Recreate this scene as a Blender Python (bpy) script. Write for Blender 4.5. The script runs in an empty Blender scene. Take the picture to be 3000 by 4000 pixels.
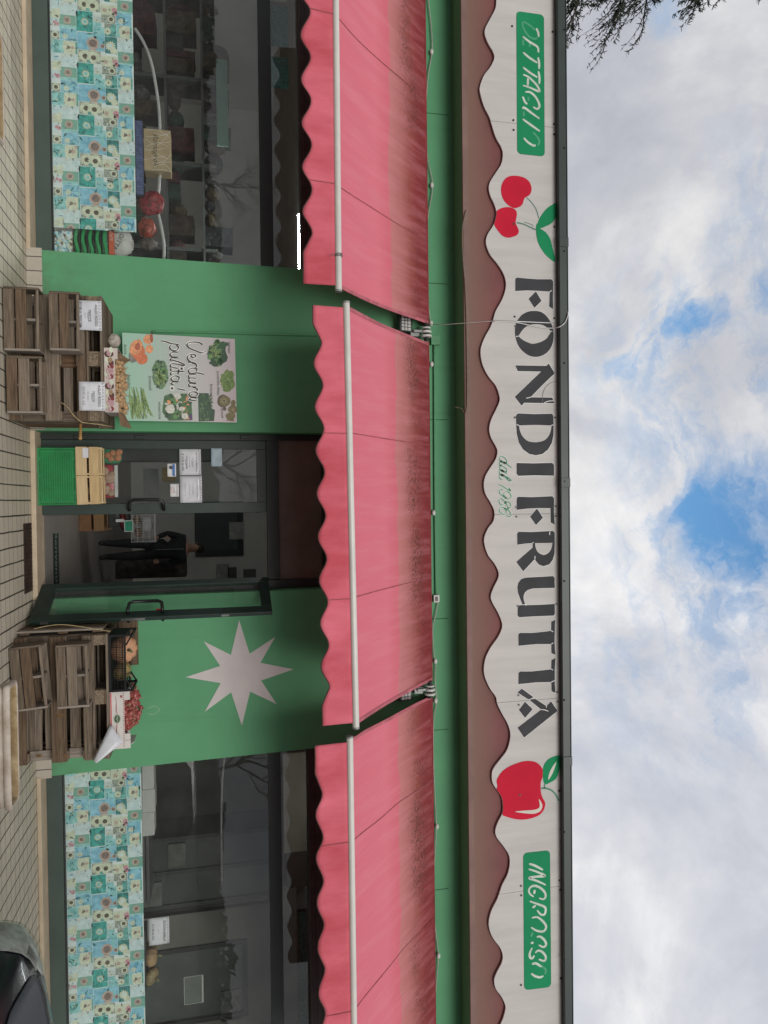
import bpy, bmesh, math, random
from mathutils import Vector, Matrix, noise
R = math.radians
scene = bpy.context.scene
col = scene.collection

# ------------------------------------------------------------------ camera
FPX = 2907.0                       # focal length in photo pixels (photo 3000 x 4000, turned on its side)
CAM = Vector((0.0, -8.55, 2.0))
_z = Vector((13040.0, -197.0, FPX)).normalized()          # world up seen in the picture
_d = Vector((-645.0, -42.0, FPX)); _d = (_d - _z * _d.dot(_z)).normalized()   # into the shop
_x = _d.cross(_z)                                          # along the facade, to the right
def ray(px, py):
    v = Vector((px - 1500.0, py - 2000.0, FPX))
    return Vector((v.dot(_x), v.dot(_d), v.dot(_z)))
def at(px, py, Y):                 # point of the upright plane at depth Y
    r = ray(px, py); return CAM + r * ((Y - CAM.y) / r.y)
def onz(px, py, Z):                # point of the level plane at height Z
    r = ray(px, py); return CAM + r * ((Z - CAM.z) / r.z)
cd = bpy.data.cameras.new('camera'); cam = bpy.data.objects.new('camera', cd); col.objects.link(cam)
cd.sensor_fit = 'AUTO'; cd.sensor_width = 36.0; cd.lens = FPX / 4000.0 * 36.0
cd.clip_start = 0.05; cd.clip_end = 2000.0
cx = Vector((_x.x, _d.x, _z.x)); cy = -Vector((_x.y, _d.y, _z.y)); cz = -Vector((_x.z, _d.z, _z.z))
cam.matrix_world = Matrix(((cx.x, cy.x, cz.x, CAM.x), (cx.y, cy.y, cz.y, CAM.y), (cx.z, cy.z, cz.z, CAM.z), (0, 0, 0, 1)))
scene.camera = cam

# ------------------------------------------------------------------ light and sky
scene.view_settings.view_transform = 'Standard'; scene.view_settings.look = 'None'
scene.view_settings.exposure = 0.0; scene.view_settings.gamma = 1.0
SUN_EL, SUN_AZ = 23.0, 172.0       # degrees; azimuth measured from +Y clockwise
w = bpy.data.worlds.new("World"); scene.world = w; w.use_nodes = True
nt = w.node_tree; nt.nodes.clear(); N = nt.nodes.new; L = nt.links.new
out = N('ShaderNodeOutputWorld')
sky = N('ShaderNodeTexSky'); sky.sky_type = 'NISHITA'; sky.sun_disc = False
sky.sun_elevation = R(SUN_EL); sky.sun_rotation = R(SUN_AZ); sky.air_density = 1.6; sky.dust_density = 0.6; sky.ozone_density = 2.2
bgs = N('ShaderNodeBackground'); bgs.inputs[1].default_value = 0.15
tnt = nt.nodes.new('ShaderNodeMix'); tnt.data_type = 'RGBA'; tnt.blend_type = 'MULTIPLY'; tnt.inputs[0].default_value = 1.0; L(sky.outputs[0], tnt.inputs[6]); tnt.inputs[7].default_value = (.66, .98, 1.22, 1); L(tnt.outputs[2], bgs.inputs[0])
tc = N('ShaderNodeTexCoord')
def wnoise(scale, detail, rough, dist=0.0, vec=None):
    n = N('ShaderNodeTexNoise'); n.inputs['Scale'].default_value = scale; n.inputs['Detail'].default_value = detail
    n.inputs['Roughness'].default_value = rough; n.inputs['Distortion'].default_value = dist
    L(vec or tc.outputs['Generated'], n.inputs['Vector']); return n
def wmath(op, a, b=None, clamp=False):
    m = N('ShaderNodeMath'); m.operation = op; m.use_clamp = clamp
    for i, s in enumerate((a, b)):
        if s is None: continue
        if isinstance(s, (int, float)): m.inputs[i].default_value = s
        else: L(s, m.inputs[i])
    return m.outputs[0]
def wramp(v, lo, hi, a=0.0, b=1.0):
    m = N('ShaderNodeMapRange'); m.interpolation_type = 'SMOOTHSTEP'; L(v, m.inputs[0])
    for i, q in enumerate((lo, hi, a, b)): m.inputs[i + 1].default_value = q
    return m.outputs[0]
warp = wnoise(5.0, 6, 0.6)
wv = N('ShaderNodeVectorMath'); wv.operation = 'MULTIPLY_ADD'
L(warp.outputs['Color'], wv.inputs[0]); wv.inputs[1].default_value = (0.16,) * 3; L(tc.outputs['Generated'], wv.inputs[2])
gap = None                          # clear openings in the cloud cover, by sky direction
for px, py, rad, s in ((2960, 1990, .125, 1.0), (2770, 1990, .065, .9), (2930, 2120, .08, .85), (2640, 1290, .036, .72), (2720, 1240, .034, .7), (2800, 1190, .034, .6), (2430, 1420, .036, .6), (2410, 1340, .025, .4), (2730, 1500, .035, .5), (2830, 1560, .03, .45),
                       (2850, 2330, .05, .62), (2960, 2330, .07, .55), (2850, 2450, .045, .45), (2760, 2780, .05, .36), (2990, 1080, .05, .45), (2690, 60, .04, .36), (2780, 2600, .05, .4), (2300, 1810, .025, .32)):
    d0 = ray(px, py).normalized()
    off = N('ShaderNodeVectorMath'); off.operation = 'SUBTRACT'; L(wv.outputs[0], off.inputs[0])
    off.inputs[1].default_value = (d0.x + .08, d0.y + .08, d0.z + .08)
    ln = N('ShaderNodeVectorMath'); ln.operation = 'LENGTH'; L(off.outputs[0], ln.inputs[0])
    g = wramp(ln.outputs['Value'], rad * .25, rad * 1.25, s, 0.0)
    gap = g if gap is None else wmath('MAXIMUM', gap, g)
fine = wnoise(11.0, 8, 0.62, 0.3)
mp_ = N('ShaderNodeMapping'); mp_.inputs['Scale'].default_value = (1.0, 1.0, 2.2); mp_.inputs['Rotation'].default_value = (.5, .35, .4); L(wv.outputs[0], mp_.inputs[0])
wisp = wnoise(9.0, 9, 0.68, 0.4, mp_.outputs[0])
has = wramp(gap, 0.02, .25)
gap = wmath('MULTIPLY', has, wramp(wmath('ADD', gap, wmath('MULTIPLY', wmath('SUBTRACT', wisp.outputs[0], .5), 1.5)), .18, 1.05), True)
big = wnoise(3.2, 7, 0.58, 0.6); mid = wnoise(8.0, 7, 0.6, 0.2)
shade = wmath('ADD', wmath('MULTIPLY', big.outputs[0], .7), wmath('MULTIPLY', mid.outputs[0], .3))
cr = N('ShaderNodeValToRGB'); L(shade, cr.inputs[0])
cr.color_ramp.elements[0].position = .40; cr.color_ramp.elements[0].color = (.49, .51, .57, 1)
cr.color_ramp.elements[1].position = .62; cr.color_ramp.elements[1].color = (.86, .85, .845, 1)
e = cr.color_ramp.elements.new(.5); e.color = (.61, .62, .66, 1)
dv = ray(2650, 3900).normalized(); dt = N('ShaderNodeVectorMath'); dt.operation = 'DOT_PRODUCT'; L(tc.outputs['Generated'], dt.inputs[0]); dt.inputs[1].default_value = tuple(dv)
bgc = N('ShaderNodeBackground'); L(cr.outputs[0], bgc.inputs[0]); L(wramp(dt.outputs['Value'], .72, 1.0, .98, 1.16), bgc.inputs[1])
veil = None                        # thin cloud that lets some blue through
for px, py, rad, s in ((2820, 2250, .17, .5), (2620, 1330, .13, .48), (2900, 1500, .11, .42), (2700, 1750, .14, .40), (2650, 2600, .16, .30), (2980, 900, .12, .25)):
    d0 = ray(px, py).normalized(); off = N('ShaderNodeVectorMath'); off.operation = 'SUBTRACT'; L(wv.outputs[0], off.inputs[0]); off.inputs[1].default_value = (d0.x + .08, d0.y + .08, d0.z + .08)
    ln = N('ShaderNodeVectorMath'); ln.operation = 'LENGTH'; L(off.outputs[0], ln.inputs[0]); g = wramp(ln.outputs['Value'], rad * .1, rad * 1.2, s, 0.0); veil = g if veil is None else wmath('MAXIMUM', veil, g)
gap = wmath('MAXIMUM', gap, wmath('MULTIPLY', veil, wramp(wisp.outputs[0], .42, .66, 0.0, 1.25)), True)
mx = N('ShaderNodeMixShader'); L(gap, mx.inputs[0]); L(bgc.outputs[0], mx.inputs[1]); L(bgs.outputs[0], mx.inputs[2])
L(mx.outputs[0], out.inputs[0])
sd = bpy.data.lights.new('sun', 'SUN'); sd.energy = 1.8; sd.angle = R(30); sd.color = (1.0, .965, .91)
sun = bpy.data.objects.new('sun', sd); col.objects.link(sun)
_s = Vector((math.sin(R(SUN_AZ)) * math.cos(R(SUN_EL)), math.cos(R(SUN_AZ)) * math.cos(R(SUN_EL)), math.sin(R(SUN_EL))))
sun.rotation_euler = _s.to_track_quat('Z', 'Y').to_euler(); sun.location = (0, -20, 30)

# ------------------------------------------------------------------ materials
MATS = {}
def mat(name, c, rough=.6, var=.12, scale=6.0, bump=0.0, bscale=None, metal=0.0, spec=.4, c2=None, stretch=None, detail=6, lo=.35, hi=.68, coat=0.0):
    """procedural paint / stone / cloth: two noises mix c with c2 (default a darker c)"""
    if name in MATS: return MATS[name]
    m = bpy.data.materials.new(name); m.use_nodes = True; t = m.node_tree; b = t.nodes['Principled BSDF']
    b.inputs['Roughness'].default_value = rough; b.inputs['Metallic'].default_value = metal
    b.inputs['Specular IOR Level'].default_value = spec; b.inputs['Coat Weight'].default_value = coat
    q = t.nodes.new('ShaderNodeTexCoord'); vec = q.outputs['Object']
    if stretch:
        mp = t.nodes.new('ShaderNodeMapping'); mp.inputs['Scale'].default_value = stretch; t.links.new(vec, mp.inputs[0]); vec = mp.outputs[0]
    n = t.nodes.new('ShaderNodeTexNoise'); n.inputs['Scale'].default_value = scale; n.inputs['Detail'].default_value = detail; n.inputs['Roughness'].default_value = .62
    t.links.new(vec, n.inputs['Vector'])
    r = t.nodes.new('ShaderNodeValToRGB'); t.links.new(n.outputs[0], r.inputs[0])
    c2 = c2 or tuple(k * (1 - 2 * var) for k in c); c1 = tuple(min(1, k * (1 + var * .5)) for k in c)
    r.color_ramp.elements[0].position = lo; r.color_ramp.elements[0].color = (*c2, 1)
    r.color_ramp.elements[1].position = hi; r.color_ramp.elements[1].color = (*c1, 1)
    t.links.new(r.outputs[0], b.inputs['Base Color'])
    if bump:
        n2 = t.nodes.new('ShaderNodeTexNoise'); n2.inputs['Scale'].default_value = bscale or scale * 4; n2.inputs['Detail'].default_value = 4
        t.links.new(vec, n2.inputs['Vector'])
        bp = t.nodes.new('ShaderNodeBump'); bp.inputs['Strength'].default_value = bump; bp.inputs['Distance'].default_value = .01
        t.links.new(n2.outputs[0], bp.inputs['Height']); t.links.new(bp.outputs[0], b.inputs['Normal'])
    MATS[name] = m; return m
def wood(name, c, c2, axis, scale=3.0, rough=.85):
    s = {'X': (1.2, 22, 22), 'Y': (22, 1.2, 22), 'Z': (22, 22, 1.2)}[axis]
    return mat(name, c, rough, .2, scale, .5, 4.0, c2=c2, stretch=s, lo=.3, hi=.7, spec=.15)
def glass(name, tint=(1, 1, 1), boost=1.0, rough=0.0, haze=.020):
    m = bpy.data.materials.new(name); m.use_nodes = True; t = m.node_tree; t.nodes.clear()
    o = t.nodes.new('ShaderNodeOutputMaterial'); tr = t.nodes.new('ShaderNodeBsdfTransparent'); tr.inputs[0].default_value = (*tint, 1)
    g = t.nodes.new('ShaderNodeBsdfGlossy'); g.inputs['Roughness'].default_value = rough
    f = t.nodes.new('ShaderNodeFresnel'); f.inputs[0].default_value = 1.5
    k = t.nodes.new('ShaderNodeMath'); k.operation = 'MULTIPLY'; k.inputs[1].default_value = boost; ge = t.nodes.new('ShaderNodeNewGeometry'); fr_ = t.nodes.new('ShaderNodeMath'); fr_.operation = 'SUBTRACT'; fr_.inputs[0].default_value = 1.0; t.links.new(ge.outputs['Backfacing'], fr_.inputs[1]); fm = t.nodes.new('ShaderNodeMath'); fm.operation = 'MULTIPLY'; t.links.new(f.outputs[0], fm.inputs[0]); t.links.new(fr_.outputs[0], fm.inputs[1]); t.links.new(fm.outputs[0], k.inputs[0])
    x = t.nodes.new('ShaderNodeMixShader'); t.links.new(k.outputs[0], x.inputs[0]); t.links.new(tr.outputs[0], x.inputs[1]); t.links.new(g.outputs[0], x.inputs[2])
    df = t.nodes.new('ShaderNodeBsdfDiffuse'); df.inputs[0].default_value = (.5, .5, .48, 1); nz = t.nodes.new('ShaderNodeTexNoise'); nz.inputs['Scale'].default_value = 2.2; nz.inputs['Detail'].default_value = 9; nz.inputs['Roughness'].default_value = .7  # grey haze over the glass, added to lift the dark interior
    q = t.nodes.new('ShaderNodeTexCoord'); t.links.new(q.outputs['Object'], nz.inputs['Vector']); mr = t.nodes.new('ShaderNodeMapRange'); t.links.new(nz.outputs[0], mr.inputs[0])
    for i, v in enumerate((.35, .75, haze * .45, haze * 1.8)): mr.inputs[i + 1].default_value = v
    y = t.nodes.new('ShaderNodeMixShader'); t.links.new(mr.outputs[0], y.inputs[0]); t.links.new(x.outputs[0], y.inputs[1]); t.links.new(df.outputs[0], y.inputs[2])
    t.links.new(y.outputs[0], o.inputs[0]); MATS[name] = m; return m
def emit(name, c, s):
    m = bpy.data.materials.new(name); m.use_nodes = True; b = m.node_tree.nodes['Principled BSDF']
    b.inputs['Emission Color'].default_value = (*c, 1); b.inputs['Emission Strength'].default_value = s; b.inputs['Base Color'].default_value = (.8, .8, .8, 1); return m

# ------------------------------------------------------------------ mesh building
class MB:
    def __init__(s): s.v = []; s.f = []; s.m = []
    def add(s, vs, fs, mi=0):
        o = len(s.v); s.v += [Vector(p) for p in vs]
        for f in fs: s.f.append([i + o for i in f]); s.m.append(mi)
        return s
    def box(s, x0, x1, y0, y1, z0, z1, mi=0, M=None):
        vs = [(x, y, z) for x in (x0, x1) for y in (y0, y1) for z in (z0, z1)]
        if M: vs = [M @ Vector(p) for p in vs]
        return s.add(vs, [(0, 1, 3, 2), (4, 6, 7, 5), (0, 4, 5, 1), (2, 3, 7, 6), (0, 2, 6, 4), (1, 5, 7, 3)], mi)
    def quad(s, a, b, c, d, mi=0): return s.add([a, b, c, d], [(0, 1, 2, 3)], mi)
    def poly(s, pts, mi=0): return s.add(pts, [tuple(range(len(pts)))], mi)
    def prism(s, xz, y0, y1, mi=0):                # outline in the XZ plane, front face at y0
        n = len(xz); vs = [(x, y0, z) for x, z in xz] + [(x, y1, z) for x, z in xz]
        return s.add(vs, [tuple(range(n)), tuple(range(2 * n - 1, n - 1, -1))] + [(i, i + n, (i + 1) % n + n, (i + 1) % n) for i in range(n)], mi)
    def tube(s, pts, r, n=8, mi=0, cap=True):
        pts = [Vector(p) for p in pts]; rs = r if isinstance(r, (list, tuple)) else [r] * len(pts); o = len(s.v); up = None
        for i, p in enumerate(pts):
            t = (pts[min(i + 1, len(pts) - 1)] - pts[max(i - 1, 0)]).normalized()
            if up is None: up = Vector((0, 0, 1)) if abs(t.z) < .9 else Vector((1, 0, 0))
            a = t.cross(up); a = a.normalized() if a.length > 1e-6 else t.orthogonal().normalized(); b = a.cross(t); up = b
            for k in range(n):
                q = 2 * math.pi * k / n; s.v.append(p + (a * math.cos(q) + b * math.sin(q)) * rs[i])
        for i in range(len(pts) - 1):
            for k in range(n):
                s.f.append([o + i * n + k, o + i * n + (k + 1) % n, o + (i + 1) * n + (k + 1) % n, o + (i + 1) * n + k]); s.m.append(mi)
        if cap:
            s.f.append([o + k for k in range(n)][::-1]); s.m.append(mi); e0 = o + (len(pts) - 1) * n
            s.f.append([e0 + k for k in range(n)]); s.m.append(mi)
        return s
    def blob(s, c, r, nu=10, nv=7, mi=0, M=None, f=None):
        o = len(s.v); c = Vector(c); r = Vector(r) if hasattr(r, '__len__') else Vector((r, r, r))
        for j in range(nv + 1):
            th = math.pi * j / nv
            for i in range(nu):
                ph = 2 * math.pi * i / nu; p = Vector((math.sin(th) * math.cos(ph), math.sin(th) * math.sin(ph), math.cos(th)))
                k = f(th, ph) if f else 1.0
                q = Vector((p.x * r.x * k, p.y * r.y * k, p.z * r.z * k)); q = M @ q if M else q; s.v.append(c + q)
        for j in range(nv):
            for i in range(nu):
                s.f.append([o + j * nu + i, o + (j + 1) * nu + i, o + (j + 1) * nu + (i + 1) % nu, o + j * nu + (i + 1) % nu]); s.m.append(mi)
        return s
    def text(s, txt, x, z, size, y, mi=0, align='LEFT', M=None, sx=1.0, shear=0.0):
        c = bpy.data.curves.new('t', 'FONT'); c.body = txt; c.size = size; c.align_x = align; c.resolution_u = 3; c.shear = shear
        o = bpy.data.objects.new('t', c); col.objects.link(o); bpy.context.view_layer.update()
        me = o.evaluated_get(bpy.context.evaluated_depsgraph_get()).to_mesh()
        vs = [Vector((x + p.co.x * sx, y, z + p.co.y)) for p in me.vertices]
        if M: vs = [M @ p for p in vs]
        s.add(vs, [tuple(p.vertices) for p in me.polygons], mi)
        bpy.data.objects.remove(o); bpy.data.curves.remove(c); return s
    def build(s, name, mats, parent=None, smooth=False, bevel=0.0, origin=None, subsurf=0):
        me = bpy.data.meshes.new(name); og = Vector(origin) if origin else Vector()
        me.from_pydata([p - og for p in s.v], [], s.f)
        for m in (mats if isinstance(mats, (list, tuple)) else [mats]): me.materials.append(m)
        for p, mi in zip(me.polygons, s.m): p.material_index = mi; p.use_smooth = smooth
        bm = bmesh.new(); bm.from_mesh(me); bmesh.ops.recalc_face_normals(bm, faces=bm.faces)
        if smooth:
            bmesh.ops.remove_doubles(bm, verts=bm.verts, dist=1e-5)
        bm.to_mesh(me); bm.free()
        o = bpy.data.objects.new(name, me); col.objects.link(o); o.location = og
        if parent: attach(o, parent)
        if bevel:
            b = o.modifiers.new('bevel', 'BEVEL'); b.width = bevel; b.segments = 2; b.limit_method = 'ANGLE'; b.angle_limit = R(40)
        if subsurf:
            b = o.modifiers.new('subsurf', 'SUBSURF'); b.levels = subsurf; b.render_levels = subsurf
        return o
def attach(o, p):
    o.parent = p; o.matrix_parent_inverse = Matrix.Translation(-wloc(p))
def wloc(o):
    if o.parent is None: return Vector(o.location)
    return Vector(o.location)           # parts keep world coordinates
def tag(o, label=None, cat=None, group=None, kind=None):
    if label: o['label'] = label
    if cat: o['category'] = cat
    if group: o['group'] = group
    if kind: o['kind'] = kind
    return o
def thing(name, label, cat, loc=(0, 0, 0), group=None):
    o = bpy.data.objects.new(name, None); o.empty_display_size = .1; o.location = loc; col.objects.link(o); return tag(o, label, cat, group)
def dup(root, loc, rot=None, label=None, scl=None):       # a copy of a thing with copies of its parts and sub-parts
    r = root.copy(); col.objects.link(r); r.location = loc
    if rot is not None: r.rotation_euler = rot
    if scl is not None: r.scale = scl if hasattr(scl, '__len__') else (scl,) * 3
    if label: r['label'] = label
    for ch in list(root.children):
        c = ch.copy(); col.objects.link(c); c.parent = r
        for g in ch.children:
            k = g.copy(); col.objects.link(k); k.parent = c
    return r
def catmull(p, n=6, closed=False):
    out = []; m = len(p)
    rng = range(m) if closed else range(m - 1)
    for i in rng:
        g = (lambda k: p[k % m]) if closed else (lambda k: p[max(0, min(m - 1, k))])
        a, b, c, d = g(i - 1), g(i), g(i + 1), g(i + 2)
        for j in range(n):
            t = j / n
            out.append(tuple(.5 * (2 * b[k] + (c[k] - a[k]) * t + (2 * a[k] - 5 * b[k] + 4 * c[k] - d[k]) * t * t + (3 * b[k] - a[k] - 3 * c[k] + d[k]) * t ** 3) for k in range(len(b))))
    if not closed: out.append(tuple(p[-1]))
    return out
def ribbon(mb, pts, wd, y, mi=0, smooth=5, pen=None, taper=0.0):   # flat brush stroke in an XZ plane
    p = catmull(pts, smooth) if smooth else list(pts); n = len(p)
    if n < 2: return
    vs = []
    for i in range(n):
        a = p[max(0, i - 1)]; b = p[min(n - 1, i + 1)]; t = Vector((b[0] - a[0], b[1] - a[1]))
        if t.length < 1e-9: t = Vector((1, 0))
        t.normalize(); nn = Vector((-t.y, t.x)); k = wd * .5
        if pen is not None: k *= .38 + .75 * abs(math.sin(math.atan2(t.y, t.x) - pen))
        if taper: k *= 1 - taper * (abs(2 * i / (n - 1) - 1) ** 3)
        vs += [(p[i][0] + nn.x * k, y, p[i][1] + nn.y * k), (p[i][0] - nn.x * k, y, p[i][1] - nn.y * k)]
    mb.add(vs, [(2 * i, 2 * i + 1, 2 * i + 3, 2 * i + 2) for i in range(n - 1)], mi)
def crop(ox, oy, s):               # photo-crop pixels -> photo pixels
    return lambda p: (ox + p[0] / s, oy + p[1] / s)
def xz(pts, fn, Y):
    o = []
    for p in pts:
        q = at(*fn(p), Y); o.append((q.x, q.z))
    return o
# ------------------------------------------------------------------ setting
GZ = .06
def tile_mat(name, c, px, py, x0, y0, wx, wy, dark, offset=False, yaxis=1, var=.10):
    m = bpy.data.materials.new(name); m.use_nodes = True; t = m.node_tree; b = t.nodes['Principled BSDF']; K = t.links.new
    def nn(k): return t.nodes.new(k)
    def ma(op, a, b_=None, c_=None, cl=False):
        q = nn('ShaderNodeMath'); q.operation = op; q.use_clamp = cl
        for i, s in enumerate((a, b_, c_)):
            if s is None: continue
            if isinstance(s, (int, float)): q.inputs[i].default_value = s
            else: K(s, q.inputs[i])
        return q.outputs[0]
    tcn = nn('ShaderNodeTexCoord'); sp = nn('ShaderNodeSeparateXYZ'); K(tcn.outputs['Object'], sp.inputs[0])
    nz = nn('ShaderNodeTexNoise'); nz.inputs['Scale'].default_value = 3.0; nz.inputs['Detail'].default_value = 5; K(tcn.outputs['Object'], nz.inputs['Vector'])
    wob = ma('MULTIPLY', ma('SUBTRACT', nz.outputs[0], .5), .012)
    u = ma('DIVIDE', ma('SUBTRACT', ma('ADD', sp.outputs[0], wob), x0), px)
    v = ma('DIVIDE', ma('SUBTRACT', ma('ADD', sp.outputs[yaxis], wob), y0), py)
    fu, fv = ma('FLOOR', u), ma('FLOOR', v)
    wn0 = nn('ShaderNodeTexWhiteNoise'); wn0.noise_dimensions = '1D'; K(fu, wn0.inputs['W'])
    v2 = ma('ADD', v, ma('MULTIPLY', wn0.outputs['Value'], .09)) if offset else v
    fv = ma('FLOOR', v2)
    du = ma('ABSOLUTE', ma('SUBTRACT', ma('FRACT', ma('ADD', u, .5)), .5)); dv = ma('ABSOLUTE', ma('SUBTRACT', ma('FRACT', ma('ADD', v2, .5)), .5))
    big = nn('ShaderNodeTexNoise'); big.inputs['Scale'].default_value = 1.3; big.inputs['Detail'].default_value = 6; K(tcn.outputs['Object'], big.inputs['Vector'])
    fine_ = nn('ShaderNodeTexNoise'); fine_.inputs['Scale'].default_value = 26.0; fine_.inputs['Detail'].default_value = 8; K(tcn.outputs['Object'], fine_.inputs['Vector'])
    ju = ma('LESS_THAN', du, ma('MULTIPLY', ma('ADD', big.outputs[0], .35), wx / px)); jv = ma('LESS_THAN', dv, wy / py)
    cb = nn('ShaderNodeCombineXYZ'); K(fu, cb.inputs[0]); K(fv, cb.inputs[1])
    wn = nn('ShaderNodeTexWhiteNoise'); wn.noise_dimensions = '2D'; K(cb.outputs[0], wn.inputs['Vector'])
    k = ma('ADD', ma('ADD', ma('MULTIPLY', wn.outputs['Value'], var), ma('MULTIPLY', big.outputs[0], .34)), ma('MULTIPLY', fine_.outputs[0], .22))
    k = ma('ADD', k, .72 - var * .5)
    mixc = nn('ShaderNodeMix'); mixc.data_type = 'RGBA'; mixc.blend_type = 'MULTIPLY'; mixc.inputs[0].default_value = 1.0
    mixc.inputs[6].default_value = (*c, 1); kk = nn('ShaderNodeCombineColor'); K(k, kk.inputs[0]); K(k, kk.inputs[1]); K(k, kk.inputs[2]); K(kk.outputs[0], mixc.inputs[7])
    m1 = nn('ShaderNodeMix'); m1.data_type = 'RGBA'; K(ma('MULTIPLY', jv, .80), m1.inputs[0]); K(mixc.outputs[2], m1.inputs[6]); m1.inputs[7].default_value = (*[q * 3.0 for q in dark], 1)
    m2 = nn('ShaderNodeMix'); m2.data_type = 'RGBA'; K(ma('MULTIPLY', ju, .92), m2.inputs[0]); K(m1.outputs[2], m2.inputs[6]); m2.inputs[7].default_value = (*dark, 1)
    vo = nn('ShaderNodeTexVoronoi'); vo.inputs['Scale'].default_value = 4.5; K(tcn.outputs['Object'], vo.inputs['Vector'])
    spk = ma('LESS_THAN', vo.outputs['Distance'], ma('MULTIPLY', big.outputs[0], .05))
    m3 = nn('ShaderNodeMix'); m3.data_type = 'RGBA'; K(ma('MULTIPLY', spk, .7), m3.inputs[0]); K(m2.outputs[2], m3.inputs[6]); m3.inputs[7].default_value = (.03, .028, .022, 1)
    K(m3.outputs[2], b.inputs['Base Color']); b.inputs['Roughness'].default_value = .62; b.inputs['Specular IOR Level'].default_value = .35
    bp = nn('ShaderNodeBump'); bp.inputs['Strength'].default_value = .6; bp.inputs['Distance'].default_value = .004
    K(ma('SUBTRACT', 1.0, ma('MAXIMUM', ju, jv)), bp.inputs['Height']); K(bp.outputs[0], b.inputs['Normal']); return m
asph = mat('asphalt', (.055, .055, .055), .9, .3, 3.0, .6, 120)
g = MB(); g.box(-300, 300, -300, 300, -.5, 0)
tag(g.build('ground', asph), kind='structure')
jx = onz(0, 1889.4, GZ).x
pv = MB(); pv.box(-16, 16, -2.75, 0, .004, GZ)
tag(pv.build('pavement', tile_mat('pavement_tiles', (.50, .452, .355), .152, .152, jx, -.13, .0085, .0045, (.022, .020, .015), True)), kind='structure')

M_green = mat('green_wall_paint', (.100, .315, .155), .62, .10, 1.3, .12, 60, spec=.3, c2=(.088, .280, .137), lo=.3, hi=.75)
def grime(m):
    t = m.node_tree; b = t.nodes['Principled BSDF']; src = b.inputs['Base Color'].links[0].from_socket; K = t.links.new
    q = t.nodes.new('ShaderNodeTexCoord'); sp = t.nodes.new('ShaderNodeSeparateXYZ'); K(q.outputs['Object'], sp.inputs[0])
    def noi(sc, st):
        mp = t.nodes.new('ShaderNodeMapping'); mp.inputs['Scale'].default_value = st; K(q.outputs['Object'], mp.inputs[0]); n = t.nodes.new('ShaderNodeTexNoise'); n.inputs['Scale'].default_value = sc; n.inputs['Detail'].default_value = 8; n.inputs['Roughness'].default_value = .7; K(mp.outputs[0], n.inputs['Vector']); return n.outputs[0]
    def mr(v, a, b_, c, d):
        m_ = t.nodes.new('ShaderNodeMapRange'); K(v, m_.inputs[0])
        for i, x in enumerate((a, b_, c, d)): m_.inputs[i + 1].default_value = x
        return m_.outputs[0]
    def mul(a, b_):
        m_ = t.nodes.new('ShaderNodeMath'); m_.operation = 'MULTIPLY'; K(a, m_.inputs[0]); K(b_, m_.inputs[1]); return m_.outputs[0]
    cur = src
    for fac, c in ((mul(mr(sp.outputs[2], .2, .75, 1, 0), mr(noi(7, (1, 1, 1)), .45, .7, 0, .55)), (.10, .12, .075)), (mr(noi(1.1, (5, 5, .35)), .56, .8, 0, .30), (.055, .17, .085)), (mr(noi(30, (1, 1, 2.5)), .70, .74, 0, .5), (.20, .38, .24))):
        x = t.nodes.new('ShaderNodeMix'); x.data_type = 'RGBA'; K(fac, x.inputs[0]); K(cur, x.inputs[6]); x.inputs[7].default_value = (*c, 1); cur = x.outputs[2]
    K(cur, b.inputs['Base Color'])
grime(M_green)
M_dgreen = mat('dark_green_metal', (.016, .032, .026), .42, .12, 5, spec=.5)
M_panel = mat('grey_green_metal', (.058, .085, .072), .45, .1, 2.0, spec=.45)
M_black = mat('near_black_metal', (.010, .015, .013), .45, .1, 5, spec=.5)
M_sill = mat('beige_stone', (.50, .41, .29), .6, .08, 5, .15, 60)
M_skirt = tile_mat('skirting_tiles', (.42, .38, .315), .152, .4, jx, .02, .006, .001, (.06, .05, .04), yaxis=2, var=.06)
M_maroon = mat('awning_tinted_shutter_metal', (.055, .030, .030), .5, .2, 9, spec=.4)  # dark metal with the awning's red reflection put into its colour
M_glass = glass('window_glass', (.96, .98, .97), 1.5)
M_inwall = mat('interior_plaster', (.50, .48, .44), .85, .06, 1.5)
M_infloor = mat('interior_floor_tile', (.23, .21, .19), .5, .1, 2.0)
M_ceil = mat('interior_ceiling', (.42, .38, .33), .9, .06, 1.5)
M_salmon = None
B = thing('shop_building', 'single storey green shop front with dark framed windows and doors under a flat roof', 'building', (0, 0, GZ))
WT = 3.27
fac = [(-2.695, GZ), (-2.642, WT), (-9, WT), (-9, 4.82), (9, 4.82), (9, WT), (2.868, WT), (2.938, GZ), (1.03, GZ), (1.03, WT), (-.775, WT), (-.775, GZ)]
wl = MB(); wl.prism(fac, 0, .30)
wl.build('wall', M_green, B)
# faint plaster joints running down the upper wall
for px, py in ((1752, 450), (1752, 1110), (1752, 1640), (1752, 2415), (1752, 2848), (1752, 3470)):
    p = at(px, py, 0); jn = MB(); jn.box(p.x - .004, p.x + .004, -.003, .001, p.z - .30, p.z); jn.build('plaster_joint', mat('joint_dark_green', (.03, .13, .055), .8, .2, 20), B)
for a, b_ in ((-2.71, -.782), (1.034, 2.952)): sk = MB(); sk.box(a, b_, -.014, 0, GZ, .213); sk.build('tile_skirting', M_skirt, B, bevel=.003)
for x0, x1 in ((-9, -2.692), (2.935, 9)):
    s = MB(); s.box(x0, x1, -.022, .26, GZ + .001, .105); s.build('window_sill', M_sill, B, bevel=.008)
s = MB(); s.box(-.782, 1.035, -.022, .34, GZ + .001, .112); s.build('door_step', M_sill, B, bevel=.008)
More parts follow.
